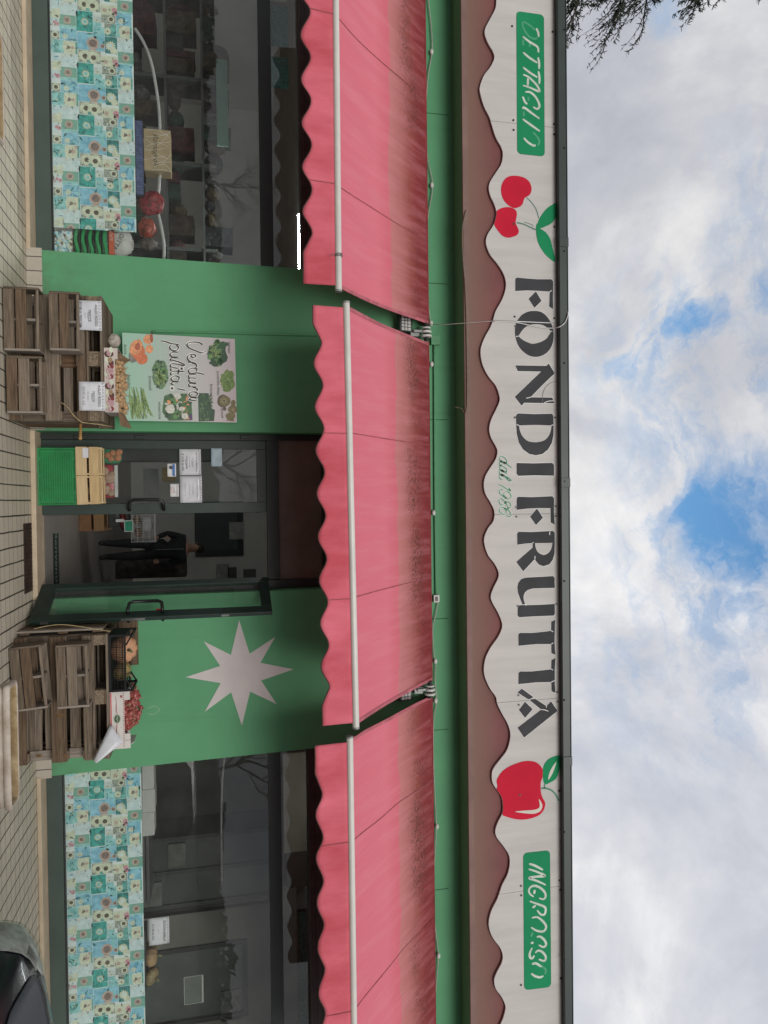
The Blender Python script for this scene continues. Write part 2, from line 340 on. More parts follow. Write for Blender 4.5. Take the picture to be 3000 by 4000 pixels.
# windows: frame, two panes
for x0, x1 in ((-9, -2.66), (2.89, 9)):
    f = MB(); f.box(x0, x1, .235, .29, .105, .268); fr = f.build('window_frame', [M_panel, M_black], B, bevel=.004)
    f2 = MB(); f2.box(x0, x1, .23, .295, 2.528, 2.675); f2.box(x0, x1, .232, .292, .268, .284)
    xe = x1 - .05 if x0 < 0 else x0
    f2.box(xe, xe + .05, .232, .292, .284, 2.528)
    for q in ((-5.9,) if x0 < 0 else (6.6,)): f2.box(q, q + .06, .232, .292, .284, 2.528)
    f2.build('mullion', M_black, fr)
    for z0, z1 in ((.284, 2.528), (2.675, 3.0)):
        p = MB(); p.box(x0, x1, .258, .264, z0, z1); p.build('pane', M_glass, fr)
    sb = MB(); sb.box(x0, x1, .10, .28, 2.985, 3.25)
    for z in (3.02, 3.06, 3.125): sb.box(x0, x1, .09, .10, z, z + .012)
    sb.build('shutter_box', M_maroon, B)
ZTOP = at(2193, 2000, -.385).z
# canopy edge: soffit, fascia, lip and gutter
s = MB(); s.box(-9.5, 9.5, -.33, 0, 4.802, 4.82); s.build('soffit', M_green, B)
def salmon_mat():
    m = mat('faded_red_fascia', (.195, .066, .062), .7, .12, 2.0); t = m.node_tree; b = t.nodes['Principled BSDF']
    src = b.inputs['Base Color'].links[0].from_socket
    q = t.nodes.new('ShaderNodeTexCoord'); sp = t.nodes.new('ShaderNodeSeparateXYZ'); t.links.new(q.outputs['Object'], sp.inputs[0])
    mr = t.nodes.new('ShaderNodeMapRange'); t.links.new(sp.outputs[2], mr.inputs[0])
    for i, v in enumerate((4.84, 5.20, 1.0, 0.0)): mr.inputs[i + 1].default_value = v
    x = t.nodes.new('ShaderNodeMix'); x.data_type = 'RGBA'; t.links.new(mr.outputs[0], x.inputs[0]); t.links.new(src, x.inputs[6]); x.inputs[7].default_value = (.195, .115, .085, 1)
    t.links.new(x.outputs[2], b.inputs['Base Color']); return m
M_salmon = salmon_mat()
s = MB(); s.box(-9.5, 9.5, -.35, -.33, 4.80, ZTOP + .02); s.build('fascia_board', M_salmon, B)
s = MB(); s.box(-9.5, 9.5, -.356, -.35, 4.798, 4.862); s.build('fascia_lip', mat('faded_salmon_trim', (.22, .135, .11), .7, .1, 3), B)
M_gut = mat('grey_green_gutter', (.030, .045, .039), .42, .12, 2.5, spec=.45)
gz0, gz1 = at(2193, 2000, -.47).z, at(2226, 2000, -.47).z
s = MB(); s.box(-9.5, 9.5, -.47, -.33, gz0, gz1 - .012); s.box(-9.5, 9.5, -.476, -.33, gz1 - .012, gz1); gu = s.build('gutter', M_gut, B, bevel=.004)
for py in (945, 1885, 2975):
    p = at(2208, py, -.476); q = MB(); q.box(p.x - .055, p.x + .055, -.481, -.469, gz0 - .004, gz1 + .004); q.build('joint_sleeve', M_gut, gu, bevel=.003)
for py in (115, 577, 980, 1418, 1880, 2270, 2735, 3250, 3750):
    p = at(2205, py, -.476); q = MB(); q.blob((p.x, -.478, p.z), .011, 6, 4); q.build('rivet', M_black, gu)
s = MB(); s.box(-9.5, 9.5, -.33, 9.5, gz1 - .15, gz1 - .03); s.build('roof', mat('roof_felt', (.08, .08, .08), .9, .2, 2), B)
# inside of the shop
s = MB(); s.box(-9, 9, .30, 9, .02, .104); s.build('interior_floor', M_infloor, B)
s = MB(); s.box(-9, 9, 9, 9.2, .02, 5.9); s.box(-9.2, -9, 0, 9.2, .02, 5.9); s.box(9, 9.2, 0, 9.2, .02, 5.9); s.build('interior_wall', M_inwall, B)
s = MB(); s.box(-9, 9, .31, 9, 3.35, 3.45); s.build('interior_ceiling', M_ceil, B)
# painted eight pointed star
sc_, sr = at(943, 2632, 0), (.605, .185)
tips = [xz([p], lambda q: q, 0)[0] for p in ((1147, 2614), (1080, 2750), (945, 2834), (800, 2780), (725, 2645), (796, 2505), (934, 2422), (1075, 2488))]
inn = [xz([p], lambda q: q, 0)[0] for p in ((1020, 2658), (977, 2701), (903, 2704), (862, 2668), (860, 2601), (902, 2558), (975, 2553), (1017, 2589))]
star = []
for a, b_ in zip(tips, inn): star += [a, b_]
s = MB(); s.poly([(x, -.003, z) for x, z in star]); s.build('painted_star', mat('white_wall_paint', (.56, .52, .51), .65, .06, 2.0), B)
# doors
DZ0, DZ1 = .114, 2.557
df = MB(); df.box(-.775, -.70, .235, .31, .112, WT); df.box(.925, 1.03, .195, .31, .112, WT); df.box(-.70, .925, .235, .31, 2.557, 2.70)
df.box(-.70, .925, .238, .31, 3.2, WT)
dfo = df.build('door_frame', M_black, B, bevel=.004)
s = MB(); s.box(-.70, .925, .262, .275, 2.70, 3.2); s.build('transom_panel', mat('transom_awning_reflection', (.16, .12, .095), .45, .15, 1.5), dfo)  # brown stands in for the awning's reflection in the transom glass
def leaf(o, u, wid, name='door'):
    """door leaf hinged at o (x, y), running along u; returns the leaf object"""
    u = Vector((u[0], u[1], 0)).normalized(); nrm = Vector((u.y, -u.x, 0)); T = .045
    M4 = Matrix(((u.x, nrm.x, 0, o[0]), (u.y, nrm.y, 0, o[1]), (0, 0, 1, 0), (0, 0, 0, 1)))
    f = MB(); sw = .10
    f.box(0, sw, -T / 2, T / 2, DZ0, DZ1, 0, M4); f.box(wid - sw - .02, wid, -T / 2, T / 2, DZ0, DZ1, 0, M4)
    f.box(sw, wid - sw - .02, -T / 2 + .001, T / 2 - .001, DZ0, DZ0 + .16, 0, M4); f.box(sw, wid - sw - .02, -T / 2 + .001, T / 2 - .001, DZ1 - .11, DZ1, 0, M4)
    lf = f.build(name, M_dgreen, B, bevel=.004)
    p = MB(); p.box(sw, wid - sw - .02, -.003, .003, DZ0 + .16, DZ1 - .11, 0, M4); p.build('pane', M_glass, lf)
    return lf, M4
lf1, MA = leaf((-.70, .275), (1, 0), .834)
hd = MB(); zz = (at(505, 1975, .2).z, at(640, 1975, .2).z)
hd.tube([(.085, .25, zz[0]), (.085, .20, zz[0]), (.06, .18, zz[0]), (0.0, .165, zz[0] + .008), (-.025, .16, zz[0] + .05), (-.025, .16, zz[1] - .05), (0.0, .165, zz[1] - .008), (.06, .18, zz[1]), (.085, .20, zz[1]), (.085, .25, zz[1])], .019, 8)
hd.build('handle', mat('black_plastic', (.008, .009, .009), .3, .1, 6), lf1, smooth=True)
for px in (312, 548, 960):
    p = at(px, 1705, .24); q = MB(); q.box(p.x - .012, p.x + .03, .215, .25, p.z - .06, p.z + .06); q.build('hinge', M_black, lf1, bevel=.004)
HU = Vector((1.205 - .905, -.42 - .185)); lf2, MBm = leaf((.905, .185), HU, HU.length + .03)
W2 = HU.length + .03
hz = (at(508, 2380, -.2).z + .0, at(640, 2380, -.2).z)
for sgn in (1, -1):
    q = MB(); e = [(W2 - .07, sgn * .02, hz[0]), (W2 - .07, sgn * .07, hz[0]), (W2 - .15, sgn * .10, hz[0] + .01), (W2 - .18, sgn * .10, hz[0] + .05), (W2 - .18, sgn * .10, hz[1] - .05), (W2 - .15, sgn * .10, hz[1] - .01), (W2 - .07, sgn * .07, hz[1]), (W2 - .07, sgn * .02, hz[1])]
    q.tube([MBm @ Vector(p) for p in e], .018, 8); q.build('handle', MATS['black_plastic'], lf2, smooth=True)
q = MB(); q.box(W2 - .001, W2 + .002, -.014, .014, 1.0, 1.24, 0, MBm); q.build('lock_plate', mat('dull_steel', (.35, .35, .34), .35, .15, 12, metal=.8), lf2)
q = MB(); q.box(W2 - .001, W2 + .002, -.012, .012, 2.02, 2.10, 0, MBm); q.build('lock_plate', MATS['dull_steel'], lf2)
q = MB(); q.box(W2 - .001, W2 + .002, -.012, .012, .22, .30, 0, MBm); q.build('lock_plate', MATS['dull_steel'], lf2)
q = MB(); q.box(W2 - .17, W2 - .13, -.0065, -.0045, 1.34, 1.40, 0, MBm); q.box(W2 - .17, W2 - .13, .0045, .0065, 1.34, 1.40, 0, MBm)
tag(q.build('door_sticker', mat('sticker_red', (.55, .03, .04), .5, .1, 20)), 'small red sticker on the glass of the open door', 'sticker')
# rusty mat well in front of the step
q = MB(); a, b_ = onz(97, 2045, GZ), onz(129, 2305, GZ)
q.box(a.x, b_.x, -.36, -.03, GZ + .001, GZ + .006)
for i in range(16): q.box(a.x + .01 + i * (b_.x - a.x - .02) / 16, a.x + .022 + i * (b_.x - a.x - .02) / 16, -.35, -.04, GZ + .006, GZ + .011)
tag(q.build('boot_scraper', mat('rusty_brown_metal', (.055, .032, .022), .8, .3, 9), origin=(0, -.2, GZ)), 'rusty brown metal grating let into the paving before the door step', 'grating')
# ------------------------------------------------------------------ fascia sign
YS = -.385
SG = thing('shop_sign', 'long white wavy edged shop sign with grey FONDI FRUTTA lettering, cherries and apple', 'sign', (0, YS, 5.4))
cA, cB, cC, cD = crop(1000, 0, 1.185), crop(1000, 1000, 1.185), crop(1000, 2000, 1.185), crop(1000, 2900, 1.185)
wave = xz([(1113,-60),(1113,0),(1108,40),(1085,85),(1062,130),(1060,160),(1075,200),(1098,240),(1103,270),(1085,310),(1055,350),(1037,400),(1038,430),(1055,490),(1080,540),(1090,572),(1110,635),(1135,680),(1143,715),(1135,760),(1110,800),(1085,840),(1078,870),(1085,905),(1105,950),(1113,990),(1100,1040),(1075,1080),(1065,1110),(1068,1140),(1085,1180)], cA, YS)
wave += xz([(1113,30),(1140,70),(1155,110),(1156,150),(1140,200),(1110,255),(1098,295),(1085,330),(1060,375),(1043,420),(1040,455),(1050,505),(1075,555),(1110,600),(1125,640),(1128,670),(1112,710),(1090,755),(1080,800),(1088,840),(1110,880),(1118,905),(1110,940),(1085,980),(1062,1020),(1055,1060),(1062,1100),(1085,1140),(1103,1180)], cB, YS)
wave += xz([(1100,40),(1075,75),(1058,115),(1058,150),(1075,200),(1105,240),(1123,280),(1120,310),(1100,350),(1087,390),(1095,420),(1120,465),(1138,510),(1138,540),(1120,580),(1085,630),(1062,680),(1055,730),(1062,770),(1085,820),(1110,855),(1118,890),(1140,935),(1165,980),(1177,1020),(1175,1060)], cC, YS)
wave += xz([(1160,40),(1130,80),(1100,120),(1092,150),(1095,185),(1112,215),(1135,250),(1143,290),(1140,330),(1120,370),(1108,410),(1115,440),(1145,480),(1170,520),(1175,560),(1165,610),(1140,660),(1128,695),(1115,730),(1090,780),(1078,830),(1082,870),(1100,910),(1130,950),(1142,985),(1138,1020),(1115,1065),(1103,1100),(1110,1140),(1135,1175),(1152,1210),(1155,1235),(1145,1275),(1133,1304),(1110,1360),(1085,1420)], cD, YS)
wave.sort(); wave = catmull(wave, 4)
def wz(X):
    for a, b in zip(wave, wave[1:]):
        if a[0] <= X <= b[0]: return a[1] + (b[1] - a[1]) * (X - a[0]) / max(1e-9, b[0] - a[0])
    return wave[0][1] if X < wave[0][0] else wave[-1][1]
ZT = ZTOP
seam = [wave[0][0]] + [at(2050, y, YS).x for y in (486, 1256, 2008, 2737, 3480)] + [wave[-1][0]]
M_sign = mat('white_sign_board', (.57, .55, .52), .65, .07, 1.3, spec=.2, stretch=(4, 4, .45))
for a, b in zip(seam, seam[1:]):
    a += .002; b -= .002; mid = [p for p in wave if a < p[0] < b]; xs = [(a, wz(a))] + mid + [(b, wz(b))]
    s = MB(); s.prism(xs[::-1] + [(a, ZT), (b, ZT)], YS, YS + .022); s.build('sign_panel', M_sign, SG)
# vertical seam shows the dark gap between boards
M_let = mat('grey_sign_vinyl', (.062, .063, .067), .7, .10, 3.0, spec=.12)
M_halo = mat('bright_sign_edge', (.80, .79, .77), .5, .02, 5)
def flat(mb, pts, fn, y, mi=0, sm=0):
    p = [fn(q) for q in pts]
    if sm: p = catmull(p, sm, True)
    mb.poly([(q.x, y, q.z) for q in (at(a, b, YS) for a, b in p)], mi)
def grow(pts, k):
    """outline moved outwards by k crop pixels"""
    n = len(pts); ar = sum(pts[i][0] * pts[(i + 1) % n][1] - pts[(i + 1) % n][0] * pts[i][1] for i in range(n)); sg = 1 if ar > 0 else -1; o = []
    for i in range(n):
        a, b, c = Vector(pts[i - 1]), Vector(pts[i]), Vector(pts[(i + 1) % n]); e, f = (b - a).normalized(), (c - b).normalized()
        m = Vector((e.y + f.y, -e.x - f.x)); m = m.normalized() if m.length > 1e-6 else Vector((e.y, -e.x)); d = max(.5, m.dot(Vector((e.y, -e.x))))
        o.append(tuple(b + m * (k * sg / d)))
    return o
fF, fN, fF2, fU, fA = crop(1980, 1060, 6.146), crop(1980, 1400, 4.608), crop(1980, 1900, 6.146), crop(1980, 2220, 6.146), crop(1980, 2560, 6.146)
def letter(outs, fn, holes=(), sm=0, slits=()):
    s = MB()
    for o in outs: flat(s, grow(o, 8), fn, YS - .0015, 1, sm); flat(s, o, fn, YS - .003, 0, sm)
    for h in holes: flat(s, h, fn, YS - .0045, 2, 4)
    for sl in slits: ribbon(s, [((q := at(*fn(p), YS)).x, q.z) for p in sl], .008, YS - .005, 1, 3)
    s.build('letter', [M_let, M_halo, M_sign], SG)
letter([[(198,190),(235,148),(480,172),(720,190),(1065,190),(1108,240),(1110,330),(1103,640),(1110,908),(1012,848),(1025,490),(720,468),(480,460),(198,475)], [(695,482),(832,710),(660,878),(518,660)]], fF, slits=[[(1020, 495), (1070, 460)]])
letter([[(600,950),(760,958),(880,1010),(980,1110),(1060,1240),(1110,1400),(1122,1560),(1100,1720),(1040,1860),(940,1970),(800,2040),(660,2055),(520,2020),(380,1920),(270,1780),(205,1590),(188,1430),(205,1290),(250,1180),(340,1060),(460,985)]], fF,
       [[(540,1290),(700,1270),(850,1290),(960,1350),(1045,1440),(1000,1540),(930,1630),(800,1700),(620,1740),(480,1700),(370,1640),(285,1560),(330,1470),(420,1360)]], 3, [[(215, 1570), (280, 1555)], [(1045, 1440), (1085, 1440)], [(235, 1205), (1040, 1240)]])
letter([[(148,125),(710,135),(752,92),(860,270),(640,480),(425,700),(815,705),(860,808),(310,800),(265,852),(138,692),(330,510),(615,238),(195,230)]], fN, slits=[[(345, 715), (390, 710), (430, 695)], [(670, 800), (745, 770), (835, 765)]])
letter([[(160,1030),(195,990),(500,1002),(810,995),(838,1030),(840,1200),(838,1380),(810,1520),(740,1640),(640,1720),(520,1745),(400,1720),(290,1640),(215,1520),(175,1350),(165,1190)]], fN, slits=[[(170, 1190), (218, 1208)], [(795, 1208), (835, 1195)]],
       holes=[[(218,1205),(250,1206),(520,1198),(760,1207),(795,1208),(785,1310),(740,1410),(660,1480),(520,1510),(380,1490),(285,1410),(235,1310)]])
letter([[(172,1882),(500,1888),(815,1880),(848,1918),(848,2112),(500,2105),(205,2115),(172,2080)]], fN)
letter([[(232,295),(268,248),(600,258),(1090,235),(1133,285),(1130,600),(1148,920),(1048,868),(1045,525),(720,522),(480,535),(232,565)], [(722,533),(865,752),(698,928),(555,725)]], fF2)
letter([[(242,1132),(280,1088),(600,1095),(1105,1067),(1148,1112),(1148,1400),(1142,1620),(1100,1760),(1020,1870),(880,1915),(770,1880),(700,1800),(668,1745),(390,2040),(222,1812),(430,1630),(615,1468),(615,1360),(430,1375),(248,1402)]], fF2,
       [[(672,1360),(700,1359),(1060,1355),(1085,1355),(1070,1470),(1020,1570),(940,1630),(870,1645),(780,1610),(720,1550),(685,1460)]], slits=[[(670, 1670), (672, 1745)], [(615, 1360), (632, 1338)], [(1035, 1080), (1020, 1125), (1030, 1165)]])
letter([[(340,260),(420,228),(520,218),(800,205),(1110,185),(1148,235),(1145,350),(1152,470),(900,475),(620,485),(500,520),(430,580),(400,660),(405,760),(450,885),(800,875),(1150,852),(1150,1090),(1120,1135),(700,1150),(290,1175),(255,1135),(255,890),(380,880),(320,740),(265,590),(248,460),(270,350)]], fU, slits=[[(380, 880), (440, 865), (455, 895)]])
letter([[(270,1590),(305,1548),(600,1550),(900,1520),(1060,1498),(1060,1280),(1160,1232),(1150,1500),(1145,1800),(1165,2080),(1065,2035),(1062,1818),(700,1820),(275,1860)]], fU, slits=[[(1060, 1495), (1108, 1522)], [(1062, 1815), (1110, 1788)]])
letter([[(275,430),(310,385),(600,385),(900,352),(1060,335),(1065,110),(1165,60),(1150,330),(1150,650),(1165,905),(1070,862),(1062,640),(700,648),(272,692)]], fA, slits=[[(1060, 325), (1100, 352)], [(1060, 640), (1145, 602)]])
letter([[(248,888),(360,800),(630,995),(620,1015),(535,1055),(500,1050)], [(545,1075),(585,1050),(685,1042),(945,1215),(1060,1100),(1215,1332),(410,1975),(252,1735),(820,1300)], [(435,1110),(618,1290),(435,1500),(285,1310)]], fA, slits=[[(820, 1300), (900, 1305), (990, 1340)], [(943, 1250), (945, 1200)]])
# fruit
M_red = mat('red_sign_vinyl', (.58, .018, .045), .7, .07, 1.5, spec=.10); M_leaf = mat('green_sign_vinyl', (.018, .27, .11), .7, .07, 1.5, spec=.10)
M_stem = mat('grey_green_vinyl', (.09, .20, .15), .5, .08, 6); M_pale = mat('pale_sign_vinyl', (.60, .59, .50), .5, .04, 4)
fCh, fAp = crop(1880, 640, 4.879), crop(1880, 2920, 4.879)
def clipw(pts):                     # keep prints on the board: above its wavy edge
    return [(x, max(z, wz(x) + .002)) for x, z in pts]
def fruit(name, pts, fn, m, y=YS - .003):
    p = catmull([fn(q) for q in pts], 3, True); c = clipw([(q.x, q.z) for q in (at(a, b, YS) for a, b in p)])
    s = MB(); s.poly([(x, y, z) for x, z in c]); return s.build(name, m, SG)
fruit('cherry', [(375,480),(395,380),(450,290),(530,240),(640,228),(760,245),(860,290),(930,370),(958,480),(940,560),(900,610),(830,650),(805,700),(785,770),(730,820),(640,845),(560,820),(480,760),(420,680),(385,590)], fCh, M_red)
fruit('cherry', [(290,905),(370,850),(480,825),(590,840),(660,890),(678,960),(665,1050),(655,1130),(690,1210),(715,1280),(695,1340),(640,1380),(510,1410),(400,1370),(320,1280),(240,1150),(270,1060),(285,970)], fCh, M_red)
s = MB()
for pts, wd in (([(865,645),(950,730),(1040,860),(1095,1040)], 18), ([(675,1122),(800,1150),(920,1205),(1035,1255)], 26), ([(820,1112),(960,1160),(990,1200)], 13)):
    ribbon(s, [((q := at(*fCh(p), YS)).x, q.z) for p in pts], wd / 4.879 * .00295, YS - .0025, 0, 4)
s.build('cherry_stalk', M_stem, SG)
fruit('leaf', [(1080,1130),(1120,1020),(1230,870),(1350,780),(1472,738),(1478,880),(1430,1000),(1340,1130),(1230,1190),(1120,1225)], fCh, M_leaf, YS - .0035)
fruit('leaf', [(1040,1230),(1070,1130),(1115,1225),(1230,1310),(1310,1430),(1355,1600),(1410,1865),(1250,1760),(1130,1600),(1065,1440)], fCh, M_leaf, YS - .0040)
fruit('apple', [(305,745),(290,640),(320,560),(400,450),(530,360),(700,290),(850,255),(1000,265),(1090,310),(1150,380),(1175,450),(1165,570),(1135,650),(1130,760),(1140,870),(1170,960),(1215,1050),(1210,1130),(1170,1220),(1080,1300),(900,1360),(700,1370),(500,1325),(380,1270),(390,1180),(390,1050),(350,950),(270,822)], fAp, M_red)
fruit('apple_highlight', [(1095,978),(1150,1060),(1160,1130),(1120,1210),(1020,1255),(900,1258),(640,1222),(800,1200),(980,1188),(1080,1160),(1112,1100)], fAp, M_pale, YS - .0045)
fruit('leaf', [(1210,700),(1175,580),(1170,440),(1200,320),(1280,220),(1400,165),(1535,155),(1505,260),(1495,400),(1440,560),(1390,620),(1300,670)], fAp, M_leaf, YS - .0035)
fruit('leaf_vein', [(1430,265),(1360,480),(1272,615),(1310,440)], fAp, M_pale, YS - .0048)
s = MB()
for pts, wd in (([(1140,778),(1220,775),(1330,810),(1420,900),(1475,1020)], 34), ([(1205,700),(1205,775)], 28)):
    ribbon(s, [((q := at(*fAp(p), YS)).x, q.z) for p in pts], wd / 4.879 * .00295, YS - .0025, 0, 4)
s.build('apple_stalk', mat('mid_green_vinyl', (.05, .22, .13), .5, .08, 6), SG)
# green plaques with worn brush lettering
M_plq = mat('plaque_green', (.018, .26, .11), .7, .06, 2, spec=.1); M_wht = mat('worn_white_lettering', (.60, .66, .58), .55, .10, 12); M_gho = mat('ghost_lettering', (.07, .36, .18), .55, .06, 12)
def plaque(corners, fn, light, ghost, wd):
    s = MB(); mxx = sum(p[0] for p in corners) / len(corners); myy = sum(p[1] for p in corners) / len(corners); flat(s, [(mxx + (x - mxx) * 1.012, myy + (y - myy) * 1.0022) for x, y in corners], fn, YS - .0018, 1); flat(s, corners, fn, YS - .003, 0)
    pl = s.build('plaque', [M_plq, M_let], SG); q = MB()
    for st in light: ribbon(q, [((a := at(*fn(p), YS)).x, a.z) for p in st], wd, YS - .0045, 0, 5, taper=.45)
    q.build('lettering', M_wht, pl); q = MB()
    for st in ghost: ribbon(q, [((a := at(*fn(p), YS)).x, a.z) for p in st], wd * .8, YS - .0040, 0, 5)
    q.build('faded_lettering', M_gho, pl)
def rr(c): # corners with a rounded shape
    o = []; n = len(c)
    for i in range(n):
        a, b, d = Vector(c[i - 1]), Vector(c[i]), Vector(c[(i + 1) % n]); k = 62; ea, ed = (a - b).normalized(), (d - b).normalized()
        o += [tuple(b + ea * (k * (1 - math.sin(t))) + ed * (k * (1 - math.cos(t)))) for t in [j * math.pi / 12 for j in range(7)]]
    return o
plaque(rr([(100,14),(495,70),(506,2108),(112,2066)]), crop(1990, 40, 3.6875),
  [[(385,262),(410,320),(420,388)], [(190,380),(290,460),(400,530),(415,612)], [(195,610),(290,690),(400,760)], [(410,680),(425,760),(425,850)], [(195,825),(290,900),(400,970)], [(415,880),(430,970),(428,1065)],
   [(195,930),(280,970),(390,1080),(430,1160),(400,1165),(300,1120),(195,1085)], [(265,980),(262,1090)], [(225,1180),(300,1185),(380,1260),(430,1370),(400,1425),(340,1395)], [(190,1245),(220,1320),(255,1355)],
   [(190,1425),(210,1405),(300,1470),(430,1565)], [(190,1570),(300,1650),(435,1745)], [(205,1840),(260,1900),(340,1950),(375,1945)]],
  [[(370,290),(290,220),(210,175),(185,200),(210,280),(270,370),(350,415),(400,400)], [(290,480),(290,530)], [(195,420),(195,510)], [(270,1250),(272,1310)], [(205,1460),(205,1530)], [(340,1760),(400,1830),(430,1890),(410,1950)]], .027)
plaque(rr([(88,120),(472,78),(488,2045),(102,2092)]), crop(2020, 3300, 3.6875),
  [[(170,270),(260,300),(370,360)], [(165,348),(280,385),(400,445),(290,455),(170,475),(290,520),(410,575)], [(235,745),(180,700),(170,640),(220,590),(300,600),(380,660),(410,730),(380,780),(315,765)], [(250,645),(245,705)],
   [(180,810),(290,850),(390,890),(410,940),(390,1000),(340,1000),(285,940)], [(265,870),(220,905)], [(210,1050),(290,1040),(370,1100),(415,1170),(390,1235),(330,1245),(260,1225),(200,1185)],
   [(280,1325),(330,1320),(390,1370),(415,1430),(380,1470),(310,1440)], [(195,1415),(235,1405)], [(260,1555),(300,1520),(360,1540),(410,1610),(390,1670),(310,1645)], [(215,1480),(180,1560),(185,1620),(220,1630),(245,1590)],
   [(210,1715),(270,1705),(350,1755)], [(200,1850),(260,1890),(330,1905),(375,1885)]],
  [[(200,1320),(220,1260)], [(350,1740),(410,1800),(400,1860)], [(330,1310),(390,1350)]], .028)
# dal 1986
f6 = crop(1920, 1750, 7.373); s = MB(); M_script = mat('green_script_vinyl', (.05, .25, .13), .5, .06, 8); M_scl = mat('pale_script_halo', (.56, .60, .52), .5, .03, 8)
for st in ([(430,440),(440,390),(400,310),(330,258),(265,250),(225,290),(250,360),(320,415),(430,440)], [(570,562),(470,490),(340,410),(260,385),(225,420),(240,480),(280,515)], [(430,690),(440,640),(390,570),(320,530),(260,510),(222,550),(250,610),(320,660),(430,695)], [(435,740),(360,690),(280,645),(225,665),(230,720),(270,768)],
           [(270,768),(340,800),(430,880),(510,950),(560,940),(530,890),(430,830),(340,790),(260,775),(220,810),(230,860),(270,905),(310,915)], [(225,1055),(330,1110),(450,1190),(550,1235)], [(555,1235),(510,1160)],
           [(315,1215),(270,1190),(220,1230),(240,1310),(310,1380),(390,1430),(470,1465),(540,1450),(560,1390),(530,1310),(450,1260),(380,1270),(350,1330),(380,1400),(430,1440)],
           [(490,1750),(450,1670),(400,1570),(330,1500),(270,1455),(215,1500),(230,1590),(290,1645),(350,1620),(400,1570),(450,1550),(520,1580),(555,1650),(530,1715),(490,1750)],
           [(430,1950),(480,1970),(540,1975),(560,1930),(530,1850),(450,1770),(350,1720),(270,1715),(220,1760),(240,1840),(310,1900),(380,1915),(420,1880),(410,1800),(370,1730)]):
    p = [((a := at(*f6(q), YS)).x, a.z) for q in st]
    ribbon(s, p, .028, YS - .0015, 1, 5); ribbon(s, p, .0115, YS - .003, 0, 5, pen=2.3)
s.build('script_lettering', [M_script, M_scl], SG)
# fixing screws
M_scr = mat('dark_screw', (.05, .05, .05), .4, .2, 30, metal=.6)
for px, py in ((2000, 103), (2158, 125), (2005, 470), (2006, 508), (2163, 485), (2164, 525), (2007, 875), (2165, 886), (2010, 1237), (2165, 1243), (2013, 1275), (2011, 1631), (2168, 1631), (2016, 1981), (2017, 2018), (2170, 1977), (2170, 2016), (2022, 2367), (2173, 2359), (2025, 2715), (2026, 2753), (2176, 2703), (2177, 2741), (2030, 3105), (2183, 3089), (2035, 3460), (2036, 3497), (2185, 3438), (2187, 3476), (2035, 3847), (2190, 3821)):
    p = at(px, py, YS); q = MB(); q.tube([(p.x, YS, p.z), (p.x, YS - .007, p.z)], .0125, 8); q.build('screw', M_scr, SG)
# hand repaired crack on the N
s = MB(); ribbon(s, [((a := at(*fN(p), YS)).x, a.z) for p in ((940, 412), (790, 440), (690, 530), (645, 650), (640, 790))], .005, YS - .0052, 0, 5); s.build('crack', mat('crack_grey', (.22, .21, .20), .8, .1, 9), SG)
